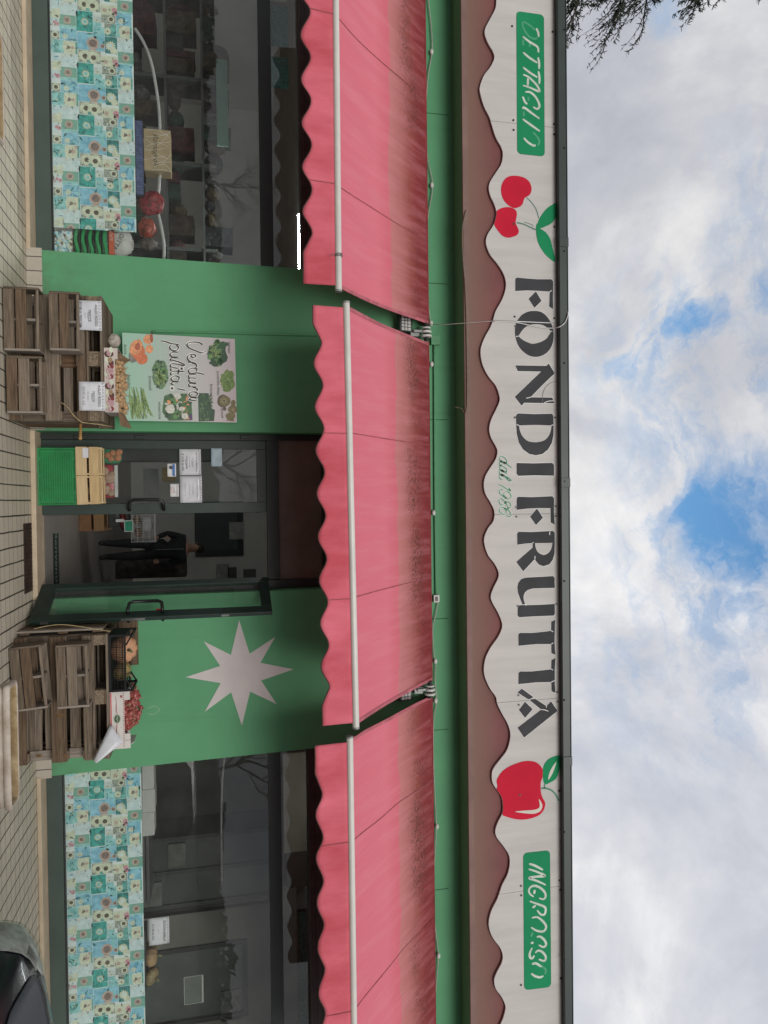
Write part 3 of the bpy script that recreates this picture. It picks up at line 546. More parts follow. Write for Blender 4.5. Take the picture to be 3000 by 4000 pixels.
# ------------------------------------------------------------------ awnings
def awning_mat():
    m = bpy.data.materials.new('faded_shaded_awning_cloth'); m.use_nodes = True; t = m.node_tree; b = t.nodes['Principled BSDF']; K = t.links.new
    def nn(k): return t.nodes.new(k)
    def noi(sc, vec, det=6, ro=.6):
        n = nn('ShaderNodeTexNoise'); n.inputs['Scale'].default_value = sc; n.inputs['Detail'].default_value = det; n.inputs['Roughness'].default_value = ro; K(vec, n.inputs['Vector']); return n.outputs[0]
    def ma(op, a, b_=None, cl=False):
        q = nn('ShaderNodeMath'); q.operation = op; q.use_clamp = cl
        for i, s in enumerate((a, b_)):
            if s is None: continue
            if isinstance(s, (int, float)): q.inputs[i].default_value = s
            else: K(s, q.inputs[i])
        return q.outputs[0]
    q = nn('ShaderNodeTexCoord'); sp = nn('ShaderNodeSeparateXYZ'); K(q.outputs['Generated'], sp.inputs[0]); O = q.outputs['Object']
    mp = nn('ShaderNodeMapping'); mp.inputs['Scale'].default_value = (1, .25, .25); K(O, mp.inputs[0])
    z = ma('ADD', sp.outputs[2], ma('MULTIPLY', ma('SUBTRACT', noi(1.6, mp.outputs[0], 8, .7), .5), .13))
    r = nn('ShaderNodeValToRGB'); K(z, r.inputs[0]); E = r.color_ramp.elements  # sun fade, plus canopy shade put into the darker upper colours
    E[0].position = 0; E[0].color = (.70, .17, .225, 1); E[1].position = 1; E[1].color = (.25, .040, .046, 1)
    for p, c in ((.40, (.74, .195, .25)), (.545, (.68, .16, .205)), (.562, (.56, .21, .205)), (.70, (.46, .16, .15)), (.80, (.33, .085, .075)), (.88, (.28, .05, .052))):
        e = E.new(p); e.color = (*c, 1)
    # pale rubbed streaks on the exposed part, mildew specks under the canopy edge
    mp2 = nn('ShaderNodeMapping'); mp2.inputs['Scale'].default_value = (9, 1.0, 1.0); mp2.inputs['Rotation'].default_value = (0, .5, 0); K(O, mp2.inputs[0])
    stk = nn('ShaderNodeMapRange'); K(noi(1.2, mp2.outputs[0], 7, .65), stk.inputs[0]); stk.inputs[1].default_value = .45; stk.inputs[2].default_value = .8; stk.inputs[3].default_value = 0; stk.inputs[4].default_value = .42
    x1 = nn('ShaderNodeMix'); x1.data_type = 'RGBA'; K(stk.outputs[0], x1.inputs[0]); K(r.outputs[0], x1.inputs[6]); x1.inputs[7].default_value = (.78, .31, .36, 1)
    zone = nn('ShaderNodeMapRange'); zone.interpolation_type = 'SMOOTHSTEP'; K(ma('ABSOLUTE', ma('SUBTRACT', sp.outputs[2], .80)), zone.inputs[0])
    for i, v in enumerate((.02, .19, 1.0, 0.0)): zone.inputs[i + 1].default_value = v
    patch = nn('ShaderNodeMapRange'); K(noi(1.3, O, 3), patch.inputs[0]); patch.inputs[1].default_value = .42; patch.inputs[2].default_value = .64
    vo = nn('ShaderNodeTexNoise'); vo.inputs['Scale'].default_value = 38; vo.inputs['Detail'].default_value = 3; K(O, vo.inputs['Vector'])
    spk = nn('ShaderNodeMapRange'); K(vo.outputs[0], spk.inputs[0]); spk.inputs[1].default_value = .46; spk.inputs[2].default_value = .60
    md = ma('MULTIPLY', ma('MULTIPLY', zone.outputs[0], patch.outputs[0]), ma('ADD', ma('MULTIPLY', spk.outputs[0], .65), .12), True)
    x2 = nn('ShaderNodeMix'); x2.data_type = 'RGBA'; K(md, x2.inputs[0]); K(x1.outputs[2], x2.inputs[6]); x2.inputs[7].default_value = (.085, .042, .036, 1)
    K(x2.outputs[2], b.inputs['Base Color']); tl = nn('ShaderNodeBsdfTranslucent'); K(x2.outputs[2], tl.inputs[0]); ms = nn('ShaderNodeMixShader'); ms.inputs[0].default_value = .16; om = t.nodes['Material Output']; K(b.outputs[0], ms.inputs[1]); K(tl.outputs[0], ms.inputs[2]); K(ms.outputs[0], om.inputs[0]); b.inputs['Roughness'].default_value = .85; b.inputs['Specular IOR Level'].default_value = .15
    bp = nn('ShaderNodeBump'); bp.inputs['Strength'].default_value = .12; bp.inputs['Distance'].default_value = .01; K(noi(2.5, mp2.outputs[0], 5), bp.inputs['Height']); K(bp.outputs[0], b.inputs['Normal'])
    return m
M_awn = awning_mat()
M_val = mat('valance_cloth', (.66, .16, .205), .85, .16, 2.5, .15, 14, spec=.15, c2=(.52, .085, .11), stretch=(1, 1, .35))
M_trim = mat('dark_valance_cord', (.10, .045, .04), .9, .2, 30); M_bar = mat('white_awning_bar', (.62, .60, .55), .35, .05, 4, spec=.5)
M_grey = mat('grey_casting', (.30, .30, .29), .5, .15, 10, metal=.3)
def awning(label, xl, xr, zl, zr, Yb, lobes, zlobe, zcusp, seams, wr, sl, sr_, nx=90):
    A = thing('awning', label, 'awning', ((xl + xr) / 2, 0, 4.44), 'red awnings over the shop front'); yt, zt = -.075, 4.445
    zb = lambda X: zl + (zr - zl) * (X - xl) / (xr - xl)
    def pt(X, t):                    # t 0 at the bar, 1 at the roller
        y = Yb + (yt - Yb) * t; z = zb(X) + (zt - zb(X)) * t
        sag = -.035 * math.sin(math.pi * t)
        wv = wr * math.sin((X * 7.0 + t * sl * 2.2) * 2.1 + 3 * noise.noise((X * .8, t * 1.5, 3))) * math.sin(math.pi * min(1, t * 1.05)) ** .7 + .012 * noise.noise((X * 1.3, t * 2.2, 7))
        k = sag + wv; n = Vector((0, -(zt - zb(X)), (yt - Yb))).normalized(); n = -n if n.z < 0 else n
        return Vector((X, y, z)) + n * k
    ny = 26; s = MB(); vs = [pt(xl + (xr - xl) * i / nx, j / ny) for j in range(ny + 1) for i in range(nx + 1)]
    s.add(vs, [(j * (nx + 1) + i, j * (nx + 1) + i + 1, (j + 1) * (nx + 1) + i + 1, (j + 1) * (nx + 1) + i) for j in range(ny) for i in range(nx)])
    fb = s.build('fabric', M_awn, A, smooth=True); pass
    for X in seams:
        s = MB()
        for k in range(ny):
            a, b = pt(X, k / ny), pt(X, (k + 1) / ny); o = Vector((0, -.003, .004)); s.quad(a + o - Vector((.0045, 0, 0)), a + o + Vector((.0045, 0, 0)), b + o + Vector((.0045, 0, 0)), b + o - Vector((.0045, 0, 0)))
        s.build('seam', mat('awning_seam', (.36, .09, .10), .9, .2, 12), fb)
    for X, d in ((xl, 1), (xr, -1)):  # turned hem along each raked edge
        s = MB()
        for k in range(ny):
            a, b = pt(X, k / ny), pt(X, (k + 1) / ny); o = Vector((0, -.004, .005)); s.quad(a + o, a + o + Vector((d * .035, 0, 0)), b + o + Vector((d * .035, 0, 0)), b + o)
        s.build('hem', mat('awning_hem', (.46, .13, .155), .9, .15, 8), fb)
    # valance with scalloped lower edge
    per = (lobes[-1] - lobes[0]) / max(1, len(lobes) - 1)
    def zlow(X):
        q = (X - lobes[0]) / per
        if q < -1.0 + .35 and sl > -9 and xl > -4: q = max(q, -1.0) ; 
        a = .5 + .5 * math.cos(2 * math.pi * q); base = zb(X) - zl
        if X < lobes[0] - per * .5 and xl > -4: a = 1.0 - max(0, 1 - abs((X - (lobes[0] - per * .5)) / (per * .42))) ** 1.0
        if X > lobes[-1] + per * .5 and xr < 5: a = 1.0 - max(0, 1 - abs((X - (lobes[-1] + per * .5)) / (per * .42))) ** 1.0
        return zcusp + (zlobe - zcusp) * a + base
    xa, xb = xl + .02, xr - .02; nv = max(60, int((xb - xa) * 42)); m_ = 7; s = MB(); vs = []
    for j in range(m_ + 1):
        for i in range(nv + 1):
            X = xa + (xb - xa) * i / nv; t = j / m_; z0 = zb(X) - .028; z = z0 + (zlow(X) - z0) * t
            y = Yb - .012 - t * (.012 + .020 * noise.noise((X * 2.6, 1.5, Yb)) + .014 * math.sin(X * 16)) - .010 * t * t
            vs.append((X, y, z))
    s.add(vs, [(j * (nv + 1) + i, j * (nv + 1) + i + 1, (j + 1) * (nv + 1) + i + 1, (j + 1) * (nv + 1) + i) for j in range(m_) for i in range(nv)])
    v = s.build('valance', M_val, A, smooth=True); sol = v.modifiers.new('solidify', 'SOLIDIFY'); sol.thickness = .003
    s = MB(); s.tube([Vector(vs[m_ * (nv + 1) + i]) for i in range(nv + 1)], .0055, 5)
    s.build('cord_edge', M_trim, v)
    for X in seams:
        s = MB(); k = min(nv, max(0, round((X - xa) / (xb - xa) * nv)))
        for j in range(m_):
            a, b = Vector(vs[j * (nv + 1) + k]), Vector(vs[(j + 1) * (nv + 1) + k]); o = Vector((0, -.005, 0)); s.quad(a + o - Vector((.004, 0, 0)), a + o + Vector((.004, 0, 0)), b + o + Vector((.004, 0, 0)), b + o - Vector((.004, 0, 0)))
        s.build('seam', MATS['awning_seam'], v)
    s = MB(); e0, e1 = xl - .02, xr + .02
    s.tube([(e0, Yb, zb(e0)), (e1, Yb, zb(e1))], .0335, 28, 0, False); bar = s.build('front_bar', M_bar, A, smooth=True)
    for e, d in ((e0, -1), (e1, 1)):
        s = MB(); s.tube([(e, Yb, zb(e)), (e + d * .018, Yb, zb(e))], .0365, 14); s.build('end_cap', M_grey, bar)
    s = MB(); s.tube([(xl - .01, yt + .03, zt - .02), (xr + .01, yt + .03, zt - .02)], .042, 12); s.build('roller', mat('rolled_red_cloth', (.27, .04, .045), .9, .2, 5), A)
    for X in (xl + .35, xr - .35):    # folding arm under the cloth
        s = MB(); mx_ = X + (.45 if X < (xl + xr) / 2 else -.45)
        s.tube([(X, -.06, 4.30), (mx_, (Yb - .06) / 2, (4.30 + zb(X)) / 2 - .07), (X, Yb + .03, zb(X) - .0)], .02, 8); s.build('folding_arm', M_bar, A)
    return A
xs = lambda ys, px, Y: [at(px, y, Y).x for y in ys]
Y1, Y2, Y3 = -1.37, -1.56, -1.43
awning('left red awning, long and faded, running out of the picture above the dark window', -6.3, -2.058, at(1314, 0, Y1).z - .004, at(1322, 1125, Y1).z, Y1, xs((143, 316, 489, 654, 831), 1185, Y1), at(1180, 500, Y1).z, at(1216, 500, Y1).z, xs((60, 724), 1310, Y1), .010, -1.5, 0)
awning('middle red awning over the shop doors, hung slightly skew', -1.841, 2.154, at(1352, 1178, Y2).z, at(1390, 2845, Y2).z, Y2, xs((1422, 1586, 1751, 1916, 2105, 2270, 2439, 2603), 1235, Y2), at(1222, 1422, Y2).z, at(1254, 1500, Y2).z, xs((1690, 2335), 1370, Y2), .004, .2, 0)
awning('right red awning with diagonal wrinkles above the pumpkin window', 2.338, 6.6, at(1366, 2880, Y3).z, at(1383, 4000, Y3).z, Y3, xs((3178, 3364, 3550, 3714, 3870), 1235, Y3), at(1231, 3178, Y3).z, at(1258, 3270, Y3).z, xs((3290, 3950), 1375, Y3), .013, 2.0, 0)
# wire loop tied round the left bar
p = at(1323, 998, Y1); p = Vector((at(1323, 998, Y1).x, Y1, at(1322, 998, Y1).z)); s = MB()
for k in range(3): s.tube([p + Vector((-.012 + .012 * k, .037 * math.cos(a), .037 * math.sin(a))) for a in [i * math.pi / 6 for i in range(13)]], .004, 5)
s.tube([p + Vector((0, -.037, 0)), p + Vector((.01, -.07, -.05)), p + Vector((.03, -.06, -.09))], .003, 5)
tag(s.build('wire_tie', mat('grey_wire', (.16, .15, .14), .6, .2, 20), origin=p), 'grey wire twisted round the left awning bar', 'wire')
# white discs of the awning winding gear, floodlights behind the gaps
M_pl = mat('white_plastic', (.58, .57, .53), .5, .05, 8)
for X0, lab in ((-1.95, 'left'), (2.246, 'right')):
    G = thing('winding_gear', 'white stacked discs of the awning gear in the gap left of the middle awning' if X0 < 0 else 'white stacked discs of the awning gear in the gap right of the middle awning', 'winding gear', (X0, -.12, 4.42), 'awning gear in the gaps')
    for k, (dx, r, w_) in enumerate(((-.045, .055, .018), (0, .062, .028), (.05, .068, .026))):
        s = MB(); s.tube([(X0 + dx - w_ / 2, -.14, 4.405), (X0 + dx - w_ * .3, -.14, 4.405), (X0 + dx + w_ * .3, -.14, 4.405), (X0 + dx + w_ / 2, -.14, 4.405)], [r * .86, r, r, r * .86], 16); s.build('disc', M_pl, G)
    s = MB(); s.box(X0 - .03, X0 + .05, -.12, 0, 4.22, 4.33); s.box(X0 - .02, X0 + .01, -.16, -.10, 4.25, 4.40); s.build('bracket', M_grey, G, bevel=.006)
    s = MB(); s.tube([(X0 - .10, -.14, 4.405), (X0 + .1, -.14, 4.405)], .03, 10); s.build('axle', M_black, G)
    p = at(1588, 1258 if X0 < 0 else 2704, -.16); H = thing('floodlight', 'black floodlight with white gridded lens in the gap left of the middle awning' if X0 < 0 else 'black floodlight with white gridded lens in the gap right of the middle awning', 'floodlight', (p.x, -.1, p.z), 'floodlights behind the awnings')
    Mt = Matrix.Translation((p.x, -.14, p.z)) @ Matrix.Rotation(R(-12), 4, 'X')
    s = MB(); s.box(-.105, .105, 0, .075, -.085, .085, 0, Mt); s.build('housing', M_black, H, bevel=.008)
    s = MB(); s.box(-.092, .092, -.004, 0, -.058, .058, 0, Mt); lens = s.build('lens', mat('milky_lens', (.50, .49, .47), .35, .05, 10), H)
    s = MB()
    for k in range(1, 5): q = -.092 + k * .0368; s.box(q - .003, q + .003, -.010, -.004, -.058, .058, 0, Mt)
    for k in (1, 2): q = -.058 + k * .0387; s.box(-.092, .092, -.0095, -.0042, q - .003, q + .003, 0, Mt)
    s.build('wire_guard', M_black, H)
    s = MB(); s.box(-.03, .03, .07, .135, -.02, .10, 0, Mt); s.build('bracket', M_black, H)
# cable clips, cable, conduit, boxes
M_cab = mat('old_white_cable', (.42, .40, .35), .7, .12, 15)
clips = [(1692, 203), (1693, 724), (1690, 1263), (1692, 1423), (1700, 2003), (1707, 2583), (1708, 2737), (1713, 3228), (1719, 3733)]
for px, py in clips:
    p = at(px - 6, py, -.03); s = MB(); s.blob((p.x, -.035, p.z), (.034, .018, .022), 10, 6, 0); s.box(p.x - .016, p.x + .016, -.03, 0, p.z - .018, p.z + .012)
    lab = {203: 'white cable clip above the left end of the left awning', 724: 'white cable clip above the middle of the left awning', 1263: 'white cable clip where the loose cable rises to the sign', 1423: 'white cable clip just right of the green junction box', 2003: 'white cable clip on the green conduit above the middle awning', 2583: 'white cable clip near the right end of the middle awning', 2737: 'white cable clip just right of the right awning gear', 3228: 'white cable clip above the right awning under the apple', 3733: 'white cable clip above the right awning under the INGROSSO plaque'}[py]
    tag(s.build('cable_clip', M_pl, origin=(p.x, 0, p.z)), lab, 'cable clip', 'clips along the upper wall')
def cable(name, pts, r, m, label, cat='cable', sm=5):
    s = MB(); s.tube(catmull([tuple(p) for p in pts], sm), r, 6); return tag(s.build(name, m, smooth=True, origin=pts[0]), label, cat)
w_ = lambda px, py, Y=-.03: at(px, py, Y)
cable('cable', [w_(1672, -10), w_(1684, 100), w_(1688, 200), w_(1672, 300), w_(1664, 430), w_(1668, 600), w_(1690, 724), w_(1670, 860), w_(1663, 1000), w_(1664, 1130), w_(1684, 1262)], .006, M_cab, 'thin off-white cable looping from clip to clip above the left awning')
cable('cable', [w_(1712, 2350), w_(1702, 2400), w_(1690, 2460), w_(1696, 2560), w_(1702, 2590), w_(1700, 2660), w_(1706, 2740), w_(1694, 2820), w_(1694, 3000), w_(1704, 3228), w_(1696, 3400), w_(1698, 3600), w_(1712, 3733), w_(1700, 3900), w_(1702, 4010)], .006, M_cab, 'thin off-white cable looping along the upper wall above the right awning')
cable('cable', [w_(1926, 1254, -.40), w_(2012, 1259, -.40), w_(2070, 1271, -.41), w_(2130, 1281, -.41), w_(2163, 1281, -.42), w_(2185, 1277, -.49), w_(2205, 1262, -.49), w_(2216, 1240, -.49), w_(2219, 1222, -.48), w_(2214, 1212, -.44)], .0062, mat('white_cable', (.62, .62, .60), .55, .06, 15), 'white cable crossing the first O of the sign and looping over the gutter')
cable('cable', [w_(1684, 1266, -.05), w_(1730, 1268, -.25), w_(1815, 1262, -.37), w_(1870, 1258, -.39), w_(1925, 1254, -.395)], .0035, M_cab, 'thin dull cable strung from the awning gear up to the sign')
cable('cable', [w_(1822, 820, -.37), w_(1814, 850, -.37), w_(1806, 900, -.37), w_(1808, 1000, -.37), w_(1816, 1100, -.37), w_(1822, 1250, -.37), w_(1824, 1590, -.368), w_(1800, 1594, -.30), w_(1778, 1590, -.25)], .007, mat('brown_cable', (.20, .17, .12), .8, .15, 15), 'brown cable drooping along the lower edge of the fascia')
Gc = MATS['green_wall_paint']
cable('conduit', [w_(1696, 1345, -.02), w_(1697, 1600, -.02), w_(1698, 1850, -.02), w_(1700, 2100, -.02), w_(1703, 2325, -.02)], .011, Gc, 'green painted conduit running straight along the upper wall', 'conduit', 2)
cable('conduit', [w_(596, 1302, -.02), w_(601, 1298, -.02), w_(612, 1296, -.02), w_(800, 1298, -.02), w_(1000, 1304, -.02), w_(1240, 1310, -.02)], .013, Gc, 'green painted conduit rising on the wall beside the vegetable poster', 'conduit', 3)
p = at(1702, 1328, -.05); s = MB(); s.box(p.x - .055, p.x + .055, -.05, 0, p.z - .055, p.z + .055); s.tube([(p.x - .05, -.02, p.z - .06), (p.x - .04, -.02, p.z - .04)], .01)
tag(s.build('junction_box', Gc, bevel=.006, origin=(p.x, 0, p.z)), 'small square green junction box on the upper wall', 'junction box')
p = at(1706, 2339, -.05); J = thing('socket_box', 'small white box with dark window at the end of the green conduit', 'socket box', (p.x, 0, p.z))
s = MB(); s.box(p.x - .045, p.x + .045, -.05, 0, p.z - .036, p.z + .036); s.build('case', M_pl, J, bevel=.006)
s = MB(); s.box(p.x - .026, p.x + .026, -.054, -.05, p.z - .018, p.z + .014); s.build('window', M_black, J)
# ------------------------------------------------------------------ flower collage paper behind the windows
PC = {}
def pm(n, c, var=.16, sc=22, c2=None): PC[n] = len(PC); PL.append(mat('print_' + n, c, .6, var, sc, c2=c2, spec=.3))
PL = []
pm('white', (.64, .71, .70), .06, 10); pm('pale', (.58, .68, .68), .12, 18, (.44, .56, .58)); pm('teal', (.07, .42, .37), .25, 20); pm('tealdark', (.06, .28, .265), .3, 26); pm('sky', (.30, .55, .66), .22, 12, (.14, .36, .48)); pm('blue', (.14, .36, .50), .25, 14)
pm('cream', (.62, .66, .51), .12, 18); pm('brown', (.15, .125, .095), .3, 40); pm('mauve', (.26, .20, .18), .25, 40); pm('pink', (.52, .40, .34), .15, 22); pm('crim', (.42, .07, .16), .4, 45, (.55, .42, .42)); pm('dgreen', (.09, .26, .20), .5, 60, (.24, .42, .35)); pm('black', (.09, .10, .085), .3, 50, (.42, .46, .40)); pm('leafgreen', (.17, .46, .42), .25, 16); pm('aqua', (.32, .60, .58), .2, 14, (.17, .41, .43)); pm('grey', (.34, .40, .40), .3, 34, (.62, .68, .64))
PC['sun'] = PC['cream']
def clip_poly(p, x0, x1, z0, z1):
    for ax, v, sg in ((0, x0, 1), (0, x1, -1), (1, z0, 1), (1, z1, -1)):
        o = []
        for i in range(len(p)):
            a, b = p[i - 1], p[i]; da, db = (a[ax] - v) * sg, (b[ax] - v) * sg
            if (da >= 0) != (db >= 0):
                t = da / (da - db); o.append((a[0] + (b[0] - a[0]) * t, a[1] + (b[1] - a[1]) * t))
            if db >= 0: o.append(b)
        p = o
        if len(p) < 3: return []
    return p
PER, SC = 800.0, None
# tiles of one repeat in crop pixels: x = up the sheet, y = along it
TILES = [(95, 180, 222, 300, 'berry'), (95, 300, 222, 375, 'white'), (100, 380, 222, 502, 'daisy'), (100, 507, 235, 712, 'leafy'), (100, 717, 240, 975, 'fade'),
         (226, 114, 466, 272, 'pinksun'), (226, 276, 470, 318, 'aquastrip'), (230, 322, 478, 506, 'bluepetal'), (236, 511, 482, 702, 'butterfly'), (240, 706, 490, 908, 'branch'),
         (472, 22, 714, 336, 'bud'), (484, 350, 884, 616, 'bigsun'), (494, 622, 822, 815, 'twosun'),
         (718, 66, 838, 236, 'speck'), (720, 240, 878, 350, 'bluegrey'), (842, 40, 1054, 164, 'blackdaisy'), (886, 170, 1060, 368, 'yellowgreen'), (888, 374, 1070, 634, 'palesun'), (828, 640, 1078, 838, 'berrysun'),
         (1062, -14, 1288, 178, 'bluepetal'), (1066, 182, 1292, 368, 'butterfly'), (1070, 372, 1308, 580, 'branch'), (1080, 586, 1318, 760, 'pinksun'), (1084, 764, 1320, 786, 'aquastrip')]
def collage(name, label, x0, x1, z0, z1, ph, Y, skew):
    """one printed sheet, mesh patches laid a fraction of a millimetre apart; x0..x1 wide"""
    rng = random.Random(5); s = MB(); s.quad((x0, Y, z0), (x1, Y, z0), (x1, Y, z1), (x0, Y, z1), PC['white']); k = (z1 - z0) / 1215.0; lay = [0]
    def put(poly, m, d):
        p = clip_poly(poly, x0, x1, z0, z1)
        if len(p) >= 3: s.poly([(a, Y - .0002 * d, b) for a, b in p], PC[m])
    n0 = int((x0 - ph) / (PER * k)) - 2; n1 = int((x1 - ph) / (PER * k)) + 2
    for n in range(n0, n1 + 1):
        T = lambda x, y: (ph + (y + n * PER) * k, z0 + (x - 95) * k)
        for (a, b, c, d, kind) in TILES:
            if ph + (d + n * PER) * k < x0 or ph + (b + n * PER) * k > x1: continue
            R_ = lambda a, b, c, d, m, l: put(list(map(lambda q: T(*q), ((a, b), (c, b), (c, d), (a, d)))), m, l)
            cl = lambda pts: clip_poly(pts, b, d, a, c)
            def P(pts, m, l):          # pts in (x up, y along) crop pixels, kept inside the tile
                q = clip_poly([(y, x) for x, y in pts], b, d, a, c)
                if len(q) >= 3: put([T(x, y) for y, x in q], m, l)
            def flower(x, y, r, m, cm, cr=.4, n_=15, jag=.22, l=3, el=1.0):
                P([(x + math.cos(t) * rr_ * el, y + math.sin(t) * rr_) for t, rr_ in ((2 * math.pi * i / (2 * n_), r * (1 if i % 2 else 1 - jag) * rng.uniform(.9, 1.08)) for i in range(2 * n_))], m, l)
                if cm: P([(x + math.cos(2 * math.pi * i / 14) * r * cr, y + math.sin(2 * math.pi * i / 14) * r * cr) for i in range(14)], cm, l + 1)
            def shards(m, nn, l, big=.5):
                for _ in range(nn):
                    x, y = rng.uniform(a, c), rng.uniform(b, d); r = rng.uniform(.15, big) * min(c - a, d - b); t = rng.uniform(0, 6.28); w_2 = rng.uniform(.12, .35)
                    P([(x + math.cos(t) * r, y + math.sin(t) * r), (x + math.cos(t + 1.6) * r * w_2, y + math.sin(t + 1.6) * r * w_2), (x - math.cos(t) * r, y - math.sin(t) * r), (x + math.cos(t - 1.6) * r * w_2, y + math.sin(t - 1.6) * r * w_2)], m, l)
            bgm = {'berry': 'pale', 'white': 'white', 'daisy': 'black', 'leafy': 'aqua', 'fade': 'pale', 'pinksun': 'dgreen', 'aquastrip': 'aqua', 'bluepetal': 'sky', 'butterfly': 'cream', 'branch': 'pale', 'bud': 'teal', 'bigsun': 'sky', 'twosun': 'black', 'speck': 'grey', 'bluegrey': 'aqua', 'blackdaisy': 'black', 'yellowgreen': 'leafgreen', 'palesun': 'tealdark', 'berrysun': 'cream'}[kind]
            R_(a, b, c, d, bgm, 1); mx_, my_ = (a + c) / 2, (b + d) / 2
            if kind == 'berry': shards('pink', 4, 2); flower(mx_ + 40, my_ + 25, 34, 'crim', None); flower(mx_ - 5, my_ + 5, 26, 'crim', None); shards('brown', 2, 3, .25)
            if kind == 'daisy': flower(mx_, my_ - 5, 66, 'cream', 'brown', .46, 18, .3); shards('pale', 3, 2, .3)
            if kind == 'leafy': shards('tealdark', 6, 2, .55); shards('cream', 2, 3, .4); shards('leafgreen', 4, 3, .5)
            if kind == 'fade': shards('blue', 3, 2, .35); P([(100, 860), (240, 820), (240, 975), (100, 975)], 'cream', 2); shards('white', 3, 3, .4)
            if kind == 'pinksun': flower(mx_ - 6, my_, 70, 'pink', 'mauve', .42, 16, .3); shards('leafgreen', 4, 2, .25); flower(mx_ - 70, my_ + 100, 30, 'pink', None)
            if kind == 'bluepetal': shards('blue', 4, 2, .6); shards('tealdark', 3, 3, .3); flower(mx_ + 45 - 90, my_ + 30, 62, 'cream', 'leafgreen', .12, 9, .55, 4); shards('aqua', 4, 3, .4)
            if kind == 'butterfly':
                P([(a, b), (a + 50, b), (a + 30, my_), (a + 55, d), (a, d)], 'aqua', 2); R_(c - 28, b, c, d, 'leafgreen', 2)
                P([(mx_ - 40, my_ + 35), (mx_ - 20, my_ - 30), (mx_ + 15, my_ - 15), (mx_ + 25, my_ + 10), (mx_ - 5, my_ + 30)], 'mauve', 3); P([(mx_ + 25, my_ - 5), (mx_ + 60, my_ - 30), (mx_ + 75, my_ + 5), (mx_ + 50, my_ + 30), (mx_ + 28, my_ + 15)], 'pink', 3); shards('pink', 2, 2, .4)
            if kind == 'branch': P([(a, b), (c, b), (c, b + 40), (mx_ + 30, b + 62), (mx_, b + 30), (a + 20, b + 85), (a, b + 70)], 'grey', 2); P([(mx_ + 5, b), (mx_ + 45, b + 8), (mx_ + 30, b + 52), (mx_ + 12, b + 30)], 'black', 3); flower(c - 60, d - 75, 9, 'brown', None); flower(c - 22, d - 40, 10, 'brown', None); flower(c - 50, b + 50, 44, 'pale', None, l=3)
            if kind == 'bud': shards('tealdark', 7, 2, .32); flower(mx_ + 5, my_, 88, 'leafgreen', None, .4, 14, .4, 3); flower(mx_ + 5, my_ + 6, 60, 'cream', 'aqua', .5, 18, .3, 4); shards('aqua', 5, 3, .22)
            if kind == 'bigsun': shards('aqua', 5, 2, .5); shards('tealdark', 4, 2, .25); P([(a + 30, b + 90), (a + 130, b + 5), (a + 180, b + 70), (a + 150, d), (a, d), (a, b + 150)], 'sky', 3); flower(mx_ + 28, my_ + 20, 98, 'pink', 'mauve', .62, 20, .12, 4); flower(c - 30, my_ + 50, 42, 'pink', 'mauve', .55, 14, .15, 4); P([(a + 230, d - 60), (a + 150, d), (a + 290, d)], 'pink', 3)
            if kind == 'twosun': flower(a + 100, my_ - 2, 108, 'cream', 'brown', .36, 19, .2, 2); flower(a + 222, my_ + 8, 112, 'cream', 'brown', .34, 19, .2, 4); P([(a + 120, d - 40), (a + 160, d - 50), (a + 190, d), (a + 130, d)], 'leafgreen', 7); flower(c - 45, d - 25, 22, 'black', None, l=7); flower(a + 40, d - 30, 18, 'black', None, l=7)
            if kind == 'speck': shards('black', 7, 2, .16); flower(mx_ - 8, my_ - 10, 26, 'cream', 'black', .5, 10); R_(a, d - 62, c, d, 'aqua', 3); flower(mx_ + 44, my_ + 14, 15, 'cream', 'black', .5, 9, l=4)
            if kind == 'bluegrey': shards('tealdark', 5, 2, .5); shards('sky', 5, 3, .4); shards('pale', 4, 4, .3)
            if kind == 'blackdaisy': flower(mx_ + 38, my_ - 2, 62, 'cream', 'brown', .5, 16, .28); shards('pale', 4, 2, .2)
            if kind == 'yellowgreen': P([(a, b), (c - 60, b), (c - 90, b + 70), (a, b + 60)], 'black', 2); shards('tealdark', 4, 2, .4); flower(a + 45, my_ + 22, 62, 'cream', 'brown', .2, 13, .3, 4)
            if kind == 'palesun': flower(mx_ - 10, my_ + 12, 88, 'cream', 'pale', .35, 14, .35, 3); flower(mx_ + 40, d - 40, 60, 'cream', None, l=4); shards('blue', 3, 2, .4)
            if kind == 'berrysun': R_(a, b, c, b + 38, 'white', 2); flower(a + 65, my_ + 30, 78, 'cream', 'pink', .42, 15, .25, 3); flower(c - 40, my_ + 15, 46, 'crim', None, l=4); flower(c - 18, my_ + 60, 36, 'crim', None, l=4); flower(c - 60, d - 22, 24, 'brown', None, l=5); shards('brown', 2, 5, .2)
    return tag(s.build(name, PL, origin=((x0 + x1) / 2, Y, z0)), label, 'poster paper')
zb_, zt_ = .285, at(513, 0, .275).z
pL = collage('flower_paper', 'long pale teal sunflower collage paper stuck behind the left window', -6.2, at(400, 900, .275).x, zb_, zt_ + .012, at(400, 450, .275).x, .272, 0)
pR = collage('flower_paper', 'long pale teal sunflower collage paper stuck behind the right window', 2.92, 6.9, zb_ + .003, at(558, 3400, .275).z, at(400, 3236, .275).x - .03, .272, 0)

